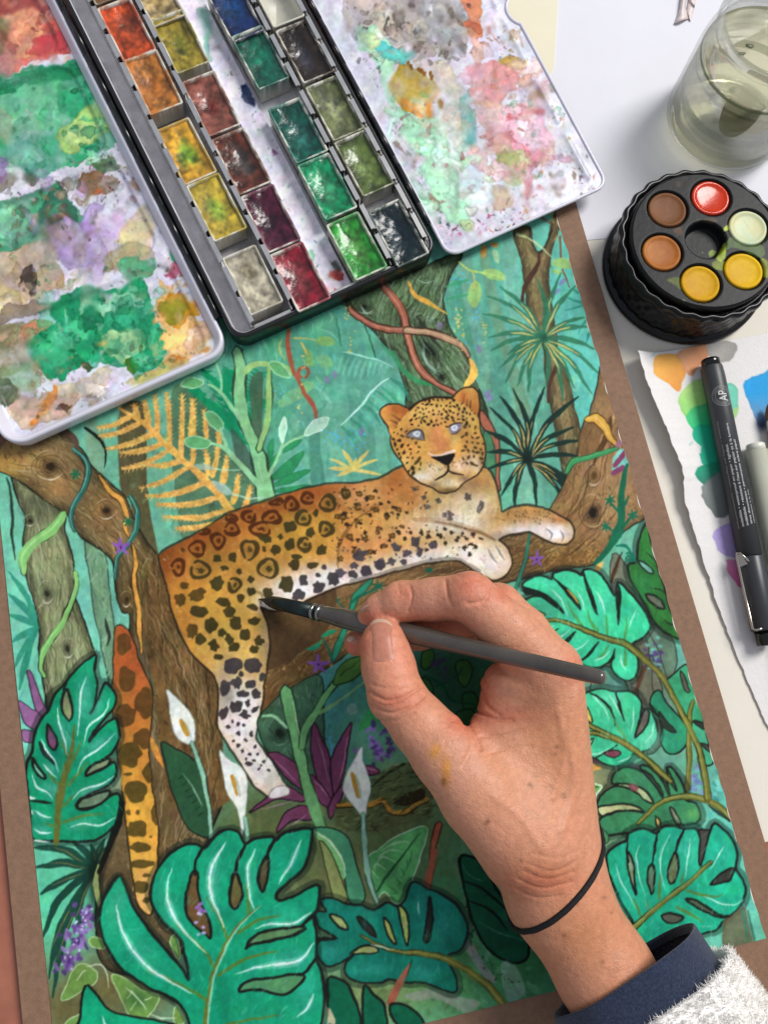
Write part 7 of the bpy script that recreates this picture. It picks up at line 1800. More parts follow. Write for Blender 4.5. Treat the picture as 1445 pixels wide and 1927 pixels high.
tw = np.array([np.append(un(x, y, l - 3.3)[:2], l) for x, y, l in TE])
ys = np.linspace(tw[:, 1].max(), tw[:, 1].min(), 330)
o_ = np.argsort(tw[:, 1])
xl = np.interp(ys, tw[o_, 1], tw[o_, 0]) + .35 * (vnoise(1, 330, 9, 71)[0] - .5) + .7 * (vnoise(1, 330, 3, 72)[0] - .5)
lf = np.interp(ys, tw[o_, 1], tw[o_, 2])
nxx = 260
t = np.linspace(0, 1, nxx) ** 1.15
Xg = xl[:, None] + (150 - xl)[:, None] * t[None]
Yg = np.repeat(ys[:, None], nxx, 1) + (Xg - xl[:, None]) * -.008
Zg = -3.25 + lf[:, None] * np.exp(-((Xg - xl[:, None]) / 9.0) ** 1.3)
Pw = np.stack([Xg.ravel(), Yg.ravel(), Zg.ravel()], 1)
m_sw = mat('swatch_paper', '#ffffff', .8, attr='paint', var=.03, vscale=400, bump=.3, bscale=700)
so = link('swatch_sheet', gridmesh('swatch_sheet', Pw, nxx, len(ys), sc_.sample(pr(Pw))), m_sw)
tag(so, 'torn white paper sheet with bright watercolour test swatches, its edge curling up', 'paper')
sm = so.modifiers.new('thick', 'SOLIDIFY'); sm.thickness = .0004; sm.offset = -1

# ------------------------------------------------------------------ pens on the swatch sheet
m_pen = mat('pen_barrel', '#38393b', .42, var=.12, vscale=200, spec=.5)
m_penblk = mat('pen_gloss_black', '#0c0c0d', .12, spec=.6)
m_penc = mat('pen_cap_grey', '#323437', .36, spec=.5, var=.08, vscale=150)
m_clip = mat('clip_steel', '#b9b2a8', .22, metal=1.0)
m_ink = mat('white_print', '#cfcfca', .6)
m_ink2 = mat('grey_print', '#8f908e', .6)


class Axis:
    def __init__(s, A, B):
        s.A, s.L = A, np.linalg.norm(B - A)
        s.T = (B - A) / s.L
        s.S = np.cross(s.T, (0, 0, 1.0)); s.S /= np.linalg.norm(s.S)   # sideways (towards the left of the picture)
        s.N = np.cross(s.S, s.T)

    def p(s, l, r, ang):
        """ang 0 = top, positive towards S"""
        return s.A + s.T * l + r * (math.cos(ang) * s.N + math.sin(ang) * s.S)


def rod(ax, prof, n=40):
    V, Fs = [], []
    for l, r in prof:
        for k in range(n):
            V.append(ax.p(l, r, 2 * math.pi * k / n))
    for i in range(len(prof) - 1):
        for k in range(n):
            j = (k + 1) % n
            Fs.append((i * n + k, i * n + j, i * n + n + j, i * n + n + k))
    Fs.append(tuple(range(n - 1, -1, -1))); Fs.append(tuple(range((len(prof) - 1) * n, len(prof) * n)))
    return np.array(V), Fs


def text_mesh(s, size, font=None):
    cu = bpy.data.curves.new('txt', 'FONT')
    cu.body = s
    cu.size = size
    cu.resolution_u = 3
    ob = bpy.data.objects.new('txt', cu)
    COL.objects.link(ob)
    dg = bpy.context.evaluated_depsgraph_get()
    me = bpy.data.meshes.new_from_object(ob.evaluated_get(dg))
    bpy.data.objects.remove(ob)
    bm = bmesh.new(); bm.from_mesh(me)
    bmesh.ops.triangulate(bm, faces=bm.faces[:])
    for _ in range(5):
        es = [e for e in bm.edges if e.calc_length() > .55]
        if not es: break
        bmesh.ops.subdivide_edges(bm, edges=es, cuts=1)
        bmesh.ops.triangulate(bm, faces=bm.faces[:])
    bm.verts.index_update()
    V = np.array([v.co[:] for v in bm.verts]); Fs = [[v.index for v in f.verts] for f in bm.faces]
    bm.free(); bpy.data.meshes.remove(me)
    return V, Fs


PA, PB = un(1336.5, 684, 2.9), un(1440, 1196, 2.9)
pen = empty('drawing_pen', tuple(un(1380, 920, -3)))
tag(pen, 'dark grey drawing pen with white printed lettering and a steel clip, lying across the swatches', 'pen')
ax = Axis(PA, PB)
if ax.S[0] > 0: pass
sgn = 1 if ax.S[0] < 0 else -1
R0 = 5.5


def AX(l, r, ang): return ax.p(l, r, ang * sgn)


capL = ax.L * .725
part('end_plug', *rod(ax, [(-2.2, 3.2), (-2.0, 4.2), (-1.6, 4.45), (2.4, 4.5)]), m_penblk, pen)
part('barrel', *rod(ax, [(1.8, 4.6), (1.9, 5.0), (2.6, 5.2), (8, R0), (capL, R0)]), m_pen, pen)
cap = part('cap', *rod(ax, [(capL + .2, 5.2), (capL + .3, 5.75), (capL + .8, 5.95), (ax.L - 3, 5.95), (ax.L - 2.2, 5.6)]), m_penc, pen)
part('cap_tip', *rod(ax, [(ax.L - 2.6, 4.7), (ax.L + 4, 4.6), (ax.L + 4.6, 4.0)]), m_penblk, pen)
cl0, cl1 = capL - 1.5, ax.L - 3.5
ca = 1.15
V, Fs = tube([AX(capL + 3, 6.0, ca - .55), AX(cl0, 7.2, ca - .1), AX(cl0 - .2, 7.8, ca + .05), AX(cl0 + 2, 7.8, ca + .1), AX((cl0 + cl1) / 2, 7.6, ca + .1), AX(cl1, 7.1, ca + .08), AX(cl1 + .6, 6.4, ca - .1), AX(cl1 + .4, 5.9, ca - .5)], .62, 8)
part('clip', V, Fs, m_clip, cap)
fl = [AX(capL + 4, 6.1, ca - .4), AX(cl0 + .4, 7.2, ca - .12), AX(cl0 + .8, 7.9, ca + .12), AX(capL + 5, 7.5, ca + .15)]
part('clip_plate', fl + [p + ax.N * .4 for p in fl], [(0, 1, 2, 3), (7, 6, 5, 4), (0, 4, 5, 1), (1, 5, 6, 2), (2, 6, 7, 3), (3, 7, 4, 0)], m_clip, cap, False)


def wrap_text(s, px0, px1, ang, size, m, name='lettering', up=.0):
    """print along the barrel from lower pixel row px0 up to px1"""
    V, Fs = text_mesh(s, size)
    l0 = (px0 - 684) / (1196 - 684) * ax.L; l1 = (px1 - 684) / (1196 - 684) * ax.L
    w_ = V[:, 0].max() - V[:, 0].min()
    k = (l0 - l1) / w_
    out = [AX(l0 - (x - V[:, 0].min()) * k, R0 + .06, ang + y / R0) for x, y, _ in V]
    return part(name, out, Fs, m, pen, False)


for s, a0, a1, an, sz, mm in [('dokumentenecht \u2022 wasserfest auf Papier \u2022 lichtecht', 1006, 803, .84, 1.25, m_ink2), ('indelible \u2022 waterproof on paper \u2022 lightfast', 1003, 850, .44, 1.6, m_ink), ("ind\u00e9l\u00e9bile \u2022 r\u00e9sistant \u00e0 l'eau sur papier et \u00e0 la lumi\u00e8re", 1002, 810, .07, 1.6, m_ink), ('tinta documento \u2022 permanente sobre papel', 1000, 843, -.30, 1.6, m_ink), ('resistente a la luz', 998, 937, -.67, 1.5, m_ink)]:
    wrap_text(s, a0, a1, an, sz, mm)
V, Fs = text_mesh('AP', 6.0)
V = V - [(V[:, 0].min() + V[:, 0].max()) / 2, (V[:, 1].min() + V[:, 1].max()) / 2, 0]
lc0 = (757 - 684) / (1196 - 684) * ax.L
part('seal_letters', [AX(lc0 - x * .78, R0 + .07, y * 1.0 / R0) for x, y, _ in V], Fs, m_ink, pen, False)
for rad, wd_ in [(5.1, .22), (3.55, .16)]:
    n = 64
    V = [AX(lc0 + (rad + s_ * wd_ / 2) * math.cos(t), R0 + .06, (rad + s_ * wd_ / 2) * math.sin(t) / R0) for s_ in (-1, 1) for t in np.arange(n) / n * 2 * math.pi]
    part('seal_ring', V, [(i, (i + 1) % n, n + (i + 1) % n, n + i) for i in range(n)], m_ink2, pen, False)
V, Fs = text_mesh('\u2022 CONFORMS TO ASTM D 4236 \u2022 NON TOXIC', 1.0)
wt = V[:, 0].max()
V2 = []
for x, y, _ in V:
    t = x / wt * 2 * math.pi * .97
    r_ = 3.95 + y
    V2.append(AX(lc0 + r_ * math.sin(t), R0 + .06, r_ * math.cos(t) / R0))
part('seal_lettering', V2, Fs, m_ink2, pen, False)

# pale pen
m_pale = mat('pale_barrel', '#c8c9b6', .3, trans=.25, spec=.5, var=.06, vscale=80)
m_pcap = mat('pale_cap', '#d3d4c6', .3, spec=.5)
d = (PB - PA) / np.linalg.norm(PB - PA)
A2 = un(1420, 838, 2.6)
ax2 = Axis(A2, A2 + d * 135)
pen2 = empty('blender_pen', tuple(A2 - (0, 0, 6)))
tag(pen2, 'pale grey-green plastic pen lying right beside the dark lettered pen', 'pen')
part('barrel', *rod(ax2, [(2.8, 4.6), (3.2, 5.3), (120, 5.4), (134, 4.5)]), m_pale, pen2)
part('end_plug', *rod(ax2, [(-.6, 3.9), (0, 4.4), (3.2, 4.5)]), m_pcap, pen2)
# wooden brush at the picture's edge
m_wb = mat('varnished_wood', '#8a5f32', .3, var=.5, vscale=60, col2='#5d3c1c', coat=.4)
m_fer = mat('pale_ferrule', '#c9c6ba', .3, metal=.3)
m_br = mat('brown_bristle', '#6a4a24', .7, var=.4, vscale=900)
A3 = un(1458, 806, 1.5)
ax3 = Axis(A3, A3 + (un(1497, 950, 1.5) - A3) * 3.2)
b3 = empty('wooden_brush', tuple(A3 - (0, 0, 5)))
tag(b3, 'brown wooden brush with pale ferrule beside the blue swatch', 'brush')
part('handle', *rod(ax3, [(.5, 3.6), (6, 4.6), (40, 4.4), (100, 2)]), m_wb, b3)
part('ferrule', *rod(ax3, [(-4.5, 3.0), (-3.5, 3.3), (1, 3.7)]), m_fer, b3)
part('bristles', *rod(ax3, [(-13, .4), (-11, 1.8), (-7.5, 3.1), (-4, 2.9)]), m_br, b3)

# ------------------------------------------------------------------ brush in the hand
BT, BE = un(487, 1127, .25), un(1139, 1277, 86.0)
axb = Axis(BT, BE)
brush = empty('paintbrush', tuple(BT))
tag(brush, 'dark grey paintbrush held in the hand, its wet black tip touching the leopard', 'paintbrush')


def axl(px):
    """length along the brush of the point seen at pixel column px"""
    lo, hi = 0.0, axb.L
    for _ in range(40):
        m = (lo + hi) / 2
        if pr([BT + axb.T * m])[0][0] < px: lo = m
        else: hi = m
    return lo


m_bh = mat('brush_handle', '#544e47', .24, var=.7, vscale=60, col2='#2e2925', coat=.6, spec=.5)
m_bf = mat('blackened_ferrule', '#17191a', .35, metal=.5, var=.6, vscale=180, col2='#2c3f3d')
m_bn = mat('nickel', '#8f9494', .2, metal=1.0)
m_hair = mat('wet_bristle', '#14110f', .5, var=.4, vscale=500, col2='#3c3420')
l1, l2, l3 = axl(518), axl(590), axl(610)
part('bristles', *rod(axb, [(0, .15), (3, .8), (l1 * .55, 1.9), (l1 * .85, 2.7), (l1 + .5, 2.9)]), m_hair, brush)
part('ferrule', *rod(axb, [(l1 - .3, 2.75), (l1, 2.95), (l2, 3.35)]), m_bf, brush)
for q in (l2, l2 + (l3 - l2) * .55):
    part('ferrule_band', *rod(axb, [(q - .2, 3.3), (q + .2, 3.75), (q + 1.1, 3.75), (q + 1.5, 3.35)]), m_bn, brush)
part('handle', *rod(axb, [(l3 - 1.6, 3.3), (l3, 3.5), (l3 + 10, 4.3), (l3 + 22, 4.55), (l3 + 45, 4.0), (l3 + 80, 3.25), (axb.L - 6, 2.75), (axb.L - 2.6, 2.65), (axb.L - 1.2, 2.4), (axb.L - .4, 1.8), (axb.L, 1.0)]), m_bh, brush)
V, Fs = tube([axb.p(axb.L - 1.6, 2.9, .5), axb.p(axb.L - 1.5, 2.95, .6)], .2, 6)


# ------------------------------------------------------------------ hand and forearm: one continuous body
def J(px, py, z): return un(px, py, z)


def cone(P, a, b, ra, rb):
    ba = b - a
    L2 = ba @ ba
    t = np.clip(((P - a) @ ba) / L2, 0, 1).astype(np.float32)
    d = np.sqrt(((P - a - t[:, None] * ba) ** 2).sum(1))
    return d - (ra + (rb - ra) * t)


def smin(a, b, k):
    h = np.clip(.5 + .5 * (b - a) / k, 0, 1)
    return b * (1 - h) + a * h - k * h * (1 - h)


def chain(P, J_, R_, k=2.0):
    d = None
    for i in range(len(J_) - 1):
        c = cone(P, J_[i], J_[i + 1], R_[i], R_[i + 1])
        d = c if d is None else smin(d, c, k)
    return d


pin = BT + axb.T * axl(700)
IDX = ([J(1028, 1258, 52), J(955, 1185, 56), J(884, 1123, 56), J(818, 1128, 48), J(756, 1133, 41), J(716, 1152, 36), J(695, 1164, 33)], [12.5, 10.6, 9.6, 8.5, 8.4, 7.4, 5.2])
MID = ([J(1040, 1262, 39), J(985, 1190, 42), J(938, 1142, 41), J(860, 1168, 34), J(790, 1186, 28), J(720, 1200, 24), J(672, 1210, 21)], [11.5, 10.0, 9.4, 8.4, 8.0, 7.4, 5.6])
RNG = ([J(1035, 1275, 27), J(970, 1200, 30), J(925, 1165, 26), J(870, 1178, 19), J(850, 1180, 12)], [11, 9.4, 8.8, 8.0, 6.8])
PNK = ([J(1030, 1310, 16), J(980, 1240, 16), J(945, 1205, 13), J(905, 1198, 9.5), J(888, 1195, 8.5)], [9.5, 8.2, 7.6, 7.2, 6.5])
THB = ([J(985, 1580, 47), J(905, 1495, 51), J(838, 1415, 53), J(792, 1366, 52), J(745, 1308, 49), J(731, 1255, 46.5), J(722, 1212, 45), J(722, 1196, 44)], [18.5, 15.5, 13.0, 11.0, 10.6, 10.2, 9.0, 6.6])
CREASE = [  # px polyline, width mm, depth mm
    ([(694, 1300), (725, 1318), (760, 1312), (792, 1292)], .8, .55), ([(697, 1328), (735, 1342), (775, 1328), (798, 1310)], .8, .5), ([(700, 1288), (730, 1296), (765, 1290)], .7, .3), ([(712, 1356), (745, 1356), (780, 1342)], .7, .35),
    ([(838, 1092), (842, 1120), (850, 1140)], .9, .45), ([(905, 1082), (920, 1105), (912, 1130), (880, 1136)], 1.0, .45), ([(862, 1084), (900, 1092)], .8, .2), ([(770, 1102), (775, 1122), (768, 1150)], .8, .4), ([(748, 1098), (752, 1118)], .8, .25),
    ([(848, 1352), (880, 1360), (900, 1390), (905, 1410)], 1.1, 1.2), ([(895, 1338), (930, 1352), (965, 1356)], 1.0, .8), ([(900, 1290), (918, 1330), (940, 1345)], .9, .5), ([(905, 1385), (940, 1385), (985, 1375)], .9, .35), ([(910, 1420), (950, 1410), (1000, 1405)], .9, .25),
    ([(880, 1235), (905, 1262), (915, 1290)], .9, .4), ([(870, 1440), (890, 1400), (880, 1370)], 1.4, .5),
    ([(985, 1640), (1030, 1655), (1080, 1640)], .8, .25), ([(975, 1655), (1020, 1672), (1075, 1660)], .8, .28), ([(990, 1625), (1040, 1640), (1085, 1620)], .8, .22), ([(968, 1672), (1010, 1690), (1060, 1684)], .8, .25), ([(1000, 1605), (1050, 1615), (1088, 1600)], .8, .18),
]
VEIN = [([(1085, 1300), (1070, 1380), (1080, 1470), (1060, 1560)], 1.6, .7), ([(1050, 1340), (1062, 1420), (1040, 1500)], 1.4, .5), ([(930, 1500), (980, 1540), (1020, 1600)], 1.6, .35)]


def pxdist(Q, poly):
    poly = spline(poly, False, 12)
    d = np.full(len(Q), 1e9)
    for a, b in zip(poly[:-1], poly[1:]):
        ba = b - a
        t = np.clip(((Q - a) @ ba) / (ba @ ba + 1e-9), 0, 1)
        d = np.minimum(d, np.hypot(*(Q - a - t[:, None] * ba).T))
    return d


def hand_sdf(P, fine=False):
    P = np.asarray(P, np.float32)
    # palm, web and wrist
    d = cone(P, J(1036, 1262, 51), J(1052, 1600, 42), 12.4, 13.5)
    d = smin(d, cone(P, J(1040, 1268, 39), J(1058, 1600, 36), 11.8, 14), 6)
    d = smin(d, cone(P, J(1036, 1285, 27), J(1060, 1610, 28), 11.2, 14), 6)
    d = smin(d, cone(P, J(1030, 1318, 16), J(1062, 1620, 21), 10, 13.5), 6)
    d = smin(d, cone(P, J(962, 1300, 45), J(985, 1480, 40), 12.5, 17), 8)
    d = smin(d, cone(P, J(975, 1310, 30), J(1000, 1480, 28), 12, 17), 8)
    d = smin(d, cone(P, J(985, 1330, 18), J(1010, 1500, 19), 9.5, 15), 8)
    d = smin(d, cone(P, J(930, 1400, 45), J(985, 1540, 46), 12.0, 17), 8)
    d = smin(d, cone(P, J(1010, 1600, 42), J(1045, 1680, 39), 18, 18.3), 9)
    d = smin(d, cone(P, J(1020, 1600, 26), J(1048, 1680, 25), 17, 17.8), 9)
    d = smin(d, cone(P, J(1045, 1680, 39), J(1137, 1830, 38), 18.3, 17.6), 6)
    d = smin(d, cone(P, J(1048, 1680, 25), J(1140, 1830, 25), 17.8, 17.2), 6)
    d = smin(d, cone(P, J(1137, 1830, 38), J(1310, 2100, 38), 17.6, 18), 5)
    d = smin(d, cone(P, J(1140, 1830, 25), J(1312, 2100, 26), 17.2, 19), 5)
    # thumb root merges wide, the tips stay apart
    th = chain(P, *THB, 3.0)
    d = smin(d, th, 5.5)
    for ch in (IDX, MID, RNG, PNK):
        f = chain(P, *ch, 2.2)
        d = smin(d, f, 2.0)
    if fine:
        Q = pr(P)
        for poly, w_, dep in CREASE:
            dd = pxdist(Q, poly) / 4.75
            d = d + 1.35 * dep * np.exp(-(dd / (w_ * .75)) ** 2)
        for poly, w_, dep in VEIN:
            dd = pxdist(Q, poly) / 4.75
            d = d - dep * np.exp(-(dd / w_) ** 2)
    return d


def surface_nets(f, lo, hi, h):
    n = [int((b - a) / h) + 1 for a, b in zip(lo, hi)]
    ax_ = [lo[i] + h * np.arange(n[i]) for i in range(3)]
    D = np.empty(n, np.float32)
    YY, ZZ = np.meshgrid(ax_[1], ax_[2], indexing='ij')
    for i0 in range(0, n[0], 24):
        xs = ax_[0][i0:i0 + 24]
        P = np.empty((len(xs), n[1], n[2], 3), np.float32)
        P[..., 0] = xs[:, None, None]; P[..., 1] = YY; P[..., 2] = ZZ
        D[i0:i0 + 24] = f(P.reshape(-1, 3)).reshape(len(xs), n[1], n[2])
    sg = D < 0
    c = [sg[a:n[0] - 1 + a, b:n[1] - 1 + b, k:n[2] - 1 + k] for a in (0, 1) for b in (0, 1) for k in (0, 1)]
    cnt = sum(q.astype(np.int8) for q in c)
    act = (cnt > 0) & (cnt < 8)
    idx = np.full(act.shape, -1, np.int64)
    I = np.argwhere(act)
    idx[act] = np.arange(len(I))
    acc = np.zeros((len(I), 3)); num = np.zeros(len(I))
    off = [(a, b, k) for a in (0, 1) for b in (0, 1) for k in (0, 1)]
    for i in range(8):
        for j in range(i + 1, 8):
            if sum(abs(off[i][q] - off[j][q]) for q in range(3)) != 1: continue
            A, B = I + off[i], I + off[j]
            va, vb = D[A[:, 0], A[:, 1], A[:, 2]], D[B[:, 0], B[:, 1], B[:, 2]]
            k = (va < 0) != (vb < 0)
            t = np.where(k, va / np.where(va == vb, 1, va - vb), 0)
            acc += np.where(k[:, None], A + t[:, None] * (B - A), 0)
            num += k
    V = np.array(lo) + h * acc / num[:, None]
    Fs = []
    for ax__ in range(3):
        sl0 = [slice(1, -1)] * 3; sl1 = [slice(1, -1)] * 3
        sl0[ax__] = slice(0, -1); sl1[ax__] = slice(1, None)
        s0, s1 = sg[tuple(sl0)], sg[tuple(sl1)]
        E_ = np.argwhere(s0 != s1)
        flip = s0[E_[:, 0], E_[:, 1], E_[:, 2]]
        base = E_ + 1
        base[:, ax__] -= 1
        b_, c_ = [(1, 2), (2, 0), (0, 1)][ax__]
        q = []
        for db, dc in ((0, 0), (-1, 0), (-1, -1), (0, -1)):
            o = base.copy(); o[:, b_] += db; o[:, c_] += dc
            ok = np.all((o >= 0) & (o < np.array(idx.shape)), axis=1)
            o = np.clip(o, 0, np.array(idx.shape) - 1)
            q.append(np.where(ok, idx[o[:, 0], o[:, 1], o[:, 2]], -1))
        q = np.stack(q, 1)
        k = (q >= 0).all(1)
        q, fl_ = q[k], flip[k]
        q[fl_] = q[fl_]
        q[~fl_] = q[~fl_][:, ::-1]
        Fs.append(q)
    return V, np.concatenate(Fs)


pts = np.array(sum([list(c[0]) for c in (IDX, MID, RNG, PNK, THB)], []) + [J(1290, 2110, 40)])
lo = pts.min(0) - 14; hi = pts.max(0) + 14
lo[2] = 0.2; hi[2] = 78; hi[0] = max(hi[0], J(1290, 2110, 40)[0] + 24); lo[1] -= 14
HV, HF = surface_nets(hand_sdf, lo, hi, 1.15)


def grad(f, P, e=.25):
    g = np.stack([f(P + np.eye(3)[i] * e) - f(P - np.eye(3)[i] * e) for i in range(3)], 1) / (2 * e)
    return g / (np.linalg.norm(g, axis=1)[:, None] + 1e-9)


# refine: one subdivision of the quads, then settle on the surface with creases and veins
def subdiv(V, Q):
    n = len(V)
    E_ = np.sort(np.concatenate([Q[:, [0, 1]], Q[:, [1, 2]], Q[:, [2, 3]], Q[:, [3, 0]]]), 1)
    u_, inv = np.unique(E_[:, 0] * n + E_[:, 1], return_inverse=True)
    mid = (V[u_ // n] + V[u_ % n]) / 2
    m = len(Q)
    e = [n + inv[i * m:(i + 1) * m] for i in range(4)]
    c = n + len(u_) + np.arange(m)
    V2 = np.concatenate([V, mid, V[Q].mean(1)])
    F2 = np.concatenate([np.stack([Q[:, 0], e[0], c, e[3]], 1), np.stack([e[0], Q[:, 1], e[1], c], 1), np.stack([c, e[1], Q[:, 2], e[2]], 1), np.stack([e[3], c, e[2], Q[:, 3]], 1)])
    return V2, F2


HV, HF = subdiv(HV, HF)
for it in range(2):
    fn = lambda P: hand_sdf(P, it == 1)
    g = grad(hand_sdf, HV, .4)
    HV = HV - g * np.clip(fn(HV), -1.5, 1.5)[:, None]
HV[:, 2] = np.maximum(HV[:, 2], .15)

# skin colour laid out over the hand, shade on the middle finger painted in
hc = Canvas('#cc8d6e')
for x, y, rx, ry, col, a in [(740, 1230, 60, 80, '#d28468', .8), (715, 1190, 30, 40, '#d59a80', .8), (745, 1330, 60, 40, '#cc8a6c', .7), (760, 1125, 80, 40, '#d0947a', .7), (890, 1110, 50, 45, '#c9826a', .6), (690, 1165, 20, 20, '#d89a80', .7), (670, 1215, 30, 30, '#cc7a5c', .8), (880, 1370, 40, 30, '#c9785c', .6), (930, 1330, 60, 40, '#c48468', .6), (1040, 1400, 70, 120, '#bd8058', .7), (960, 1460, 70, 60, '#c88a66', .7), (1010, 1650, 80, 40, '#ad6e4a', .7), (1100, 1760, 90, 80, '#b97a52', .7), (900, 1260, 30, 50, '#c58062', .6), (1060, 1270, 40, 30, '#c48870', .6), (850, 1450, 60, 60, '#cb947a', .6), (820, 1180, 60, 20, '#a8583e', .6)]:
    hc.soft(x, y, rx, ry, col, a)
for x, y, rx, ry, a in [(705, 1180, 26, 30, .6), (690, 1160, 18, 16, .6), (660, 1215, 20, 20, .7), (885, 1100, 34, 26, .5), (760, 1115, 26, 22, .4), (745, 1318, 44, 18, .5), (945, 1118, 20, 16, .5), (1075, 1255, 30, 26, .45), (870, 1355, 30, 22, .6), (960, 1345, 50, 20, .4), (1020, 1660, 60, 24, .4), (905, 1300, 20, 44, .5)]:
    hc.soft(x, y, rx, ry, '#c4644a', a)
for k in range(420):
    x, y = rnd.uniform(690, 1200), rnd.uniform(1080, 1880)
    hc.soft(x, y, rnd.uniform(3, 14), rnd.uniform(2, 7), rnd.choice(['#b5785a', '#cf9c80', '#c27a62', '#c99e7c', '#b8826a']), .22, rnd.uniform(0, 180))
for x, y, r_ in [(1047, 1405, 3), (1043, 1419, 2.5), (997, 1476, 3), (1060, 1495, 3.5), (917, 1545, 3), (995, 1475, 2.5), (1061, 1500, 2.5), (1136, 1688, 3), (1060, 1760, 4), (1149, 1717, 2), (1000, 1480, 2), (720, 1180, 1.3), (876, 1097, 1.4), (915, 1548, 3), (1132, 1810, 3), (1020, 1590, 2), (980, 1620, 2.2), (1085, 1700, 2)]:
    hc.soft(x, y, r_ * 1.4, r_ * 1.2, '#85543a', .65)
hc.soft(818, 1413, 9, 14, '#d9953f', .75, 25); hc.soft(838, 1450, 8, 26, '#c9812f', .7, -8); hc.soft(834, 1470, 5, 8, '#7c4a18', .85); hc.soft(843, 1440, 4, 12, '#e0a040', .6)
hc.speck([(805, 1395), (835, 1395), (850, 1450), (845, 1480), (828, 1480), (812, 1430)], 40, ['#e6b055', '#c98528'], (.6, 1.6), .7, 4)
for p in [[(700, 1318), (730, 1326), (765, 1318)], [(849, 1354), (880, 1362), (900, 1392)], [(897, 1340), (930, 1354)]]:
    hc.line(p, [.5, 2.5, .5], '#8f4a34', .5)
me = bpy.data.meshes.new('hand')
me.from_pydata((HV * .001).tolist(), [], HF.tolist())
me.polygons.foreach_set('use_smooth', [True] * len(me.polygons))
ca_ = me.color_attributes.new('paint', 'FLOAT_COLOR', 'POINT')
d4 = np.ones((len(HV), 4), np.float32)
d4[:, :3] = lin(hc.sample(pr(HV)))
ca_.data.foreach_set('color', d4.ravel())
m_skin = mat('skin', '#c4825f', .48, attr='paint', var=.14, vscale=380, bump=.5, bscale=520, spec=.45, sss=.10)
# fine skin lines
nt = m_skin.node_tree
vo = nt.nodes.new('ShaderNodeTexVoronoi'); vo.feature = 'DISTANCE_TO_EDGE'; vo.inputs['Scale'].default_value = 900
b2 = nt.nodes.new('ShaderNodeBump'); b2.inputs['Strength'].default_value = .4; b2.inputs['Distance'].default_value = .0004
tcn = [n for n in nt.nodes if n.type == 'TEX_COORD'][0]
nt.links.new(tcn.outputs['Object'], vo.inputs['Vector']); nt.links.new(vo.outputs['Distance'], b2.inputs['Height'])
bp0 = [n for n in nt.nodes if n.type == 'BUMP' and n != b2][0]
nt.links.new(bp0.outputs['Normal'], b2.inputs['Normal']); nt.links.new(b2.outputs['Normal'], nt.nodes['Principled BSDF'].inputs['Normal'])
person = link('person', me, m_skin)
tag(person, 'bare right hand and wrist holding the brush, in a white fleece sleeve with navy cuff', 'person')


def hit(px, py):
    """first point of the hand surface seen at a pixel"""
    r = M.T @ np.array([px - CX, py - CY, F_PX])
    r /= np.linalg.norm(r)
    t = 255.0
    for _ in range(80):
        dd = float(hand_sdf((CAM + r * t)[None])[0])
        if abs(dd) < .03 or t > 420: break
        t += dd * .8
    return CAM + r * t


m_nail = mat('fingernail', '#b97a64', .38, var=.18, vscale=200, spec=.4)
m_tip = mat('nail_tip', '#c9a48c', .4)


def nail(name, quad, off=.35, nu=12, nv=14, tipfrac=.10):
    """quad: px of tip-left, tip-right, base-right, base-left"""
    q = [np.array(p, float) for p in quad]
    V = []
    for j in range(nv):
        t = j / (nv - 1)
        for i in range(nu):
            s_ = i / (nu - 1)
            a = q[0] * (1 - s_) + q[1] * s_
            b = q[3] * (1 - s_) + q[2] * s_
            dd = (q[3] + q[2] - q[0] - q[1]) / 2
            bow = (1 - (2 * s_ - 1) ** 2)
            p = a * (1 - t) + b * t + dd * (.12 * t * bow - .12 * (1 - t) * bow)
            V.append(hit(*p))
    V = np.array(V)
    n_ = grad(hand_sdf, V, .5)
    s_ = np.tile(np.linspace(0, 1, nu), nv); t_ = np.repeat(np.linspace(0, 1, nv), nu)
    edge = np.clip(np.minimum(np.minimum(s_, 1 - s_) * 5, (1 - t_) * 6), 0, 1)
    V = V + n_ * (off * (-.3 + 1.3 * edge) + .25 * (t_ < .2))[:, None]
    Fs = [(j * nu + i, j * nu + i + 1, (j + 1) * nu + i + 1, (j + 1) * nu + i) for j in range(nv - 1) for i in range(nu - 1)]
    me = mesh(name, V, Fs)
    me.materials.append(m_nail); me.materials.append(m_tip)
    for k, p in enumerate(me.polygons):
        if k // (nu - 1) < max(1, int(nv * tipfrac)): p.material_index = 1
    return link(name, me, None, person)


nail('fingernail', [(697, 1174), (737, 1175), (743, 1238), (699, 1244)], .35)
nail('fingernail', [(679, 1150), (688, 1140), (712, 1134), (694, 1154)], .3, 8, 8, .3)
nail('fingernail', [(653, 1206), (664, 1196), (676, 1202), (668, 1214)], .3, 8, 8, .4)

# ------------------------------------------------------------------ hair tie round the wrist
m_tie = mat('black_elastic', '#0d0d0f', .75, var=.3, vscale=900, bump=.6, bscale=1800)
wc0 = (J(1038, 1650, 32))
Df = J(1200, 1945, 33) - J(1040, 1667, 32); Df /= np.linalg.norm(Df)
e1 = np.cross(Df, (0, 0, 1.0)); e1 /= np.linalg.norm(e1)
e1 = e1 * (1 if e1[0] > 0 else -1)
e1 = e1 - Df * .20; e1 /= np.linalg.norm(e1)
e2 = np.array([0, 0, 1.0]) + Df * .10; e2 /= np.linalg.norm(e2)
loop = []
for k in range(90):
    a = 2 * math.pi * k / 90
    dv = math.cos(a) * e1 + math.sin(a) * e2
    t = 5.0
    for _ in range(60):
        dd = float(hand_sdf((wc0 + dv * t)[None])[0])
        if dd > 0: break
        t += max(.15, -dd * .8)
    loop.append(wc0 + dv * (t + .3 + .12 * math.sin(a * 23)))
loop = np.array(loop)
loop[:, 2] = np.maximum(loop[:, 2], 1.4)
loop = np.concatenate([loop, loop[:1]])
V, Fs = tube(loop, 1.1, 10, False)
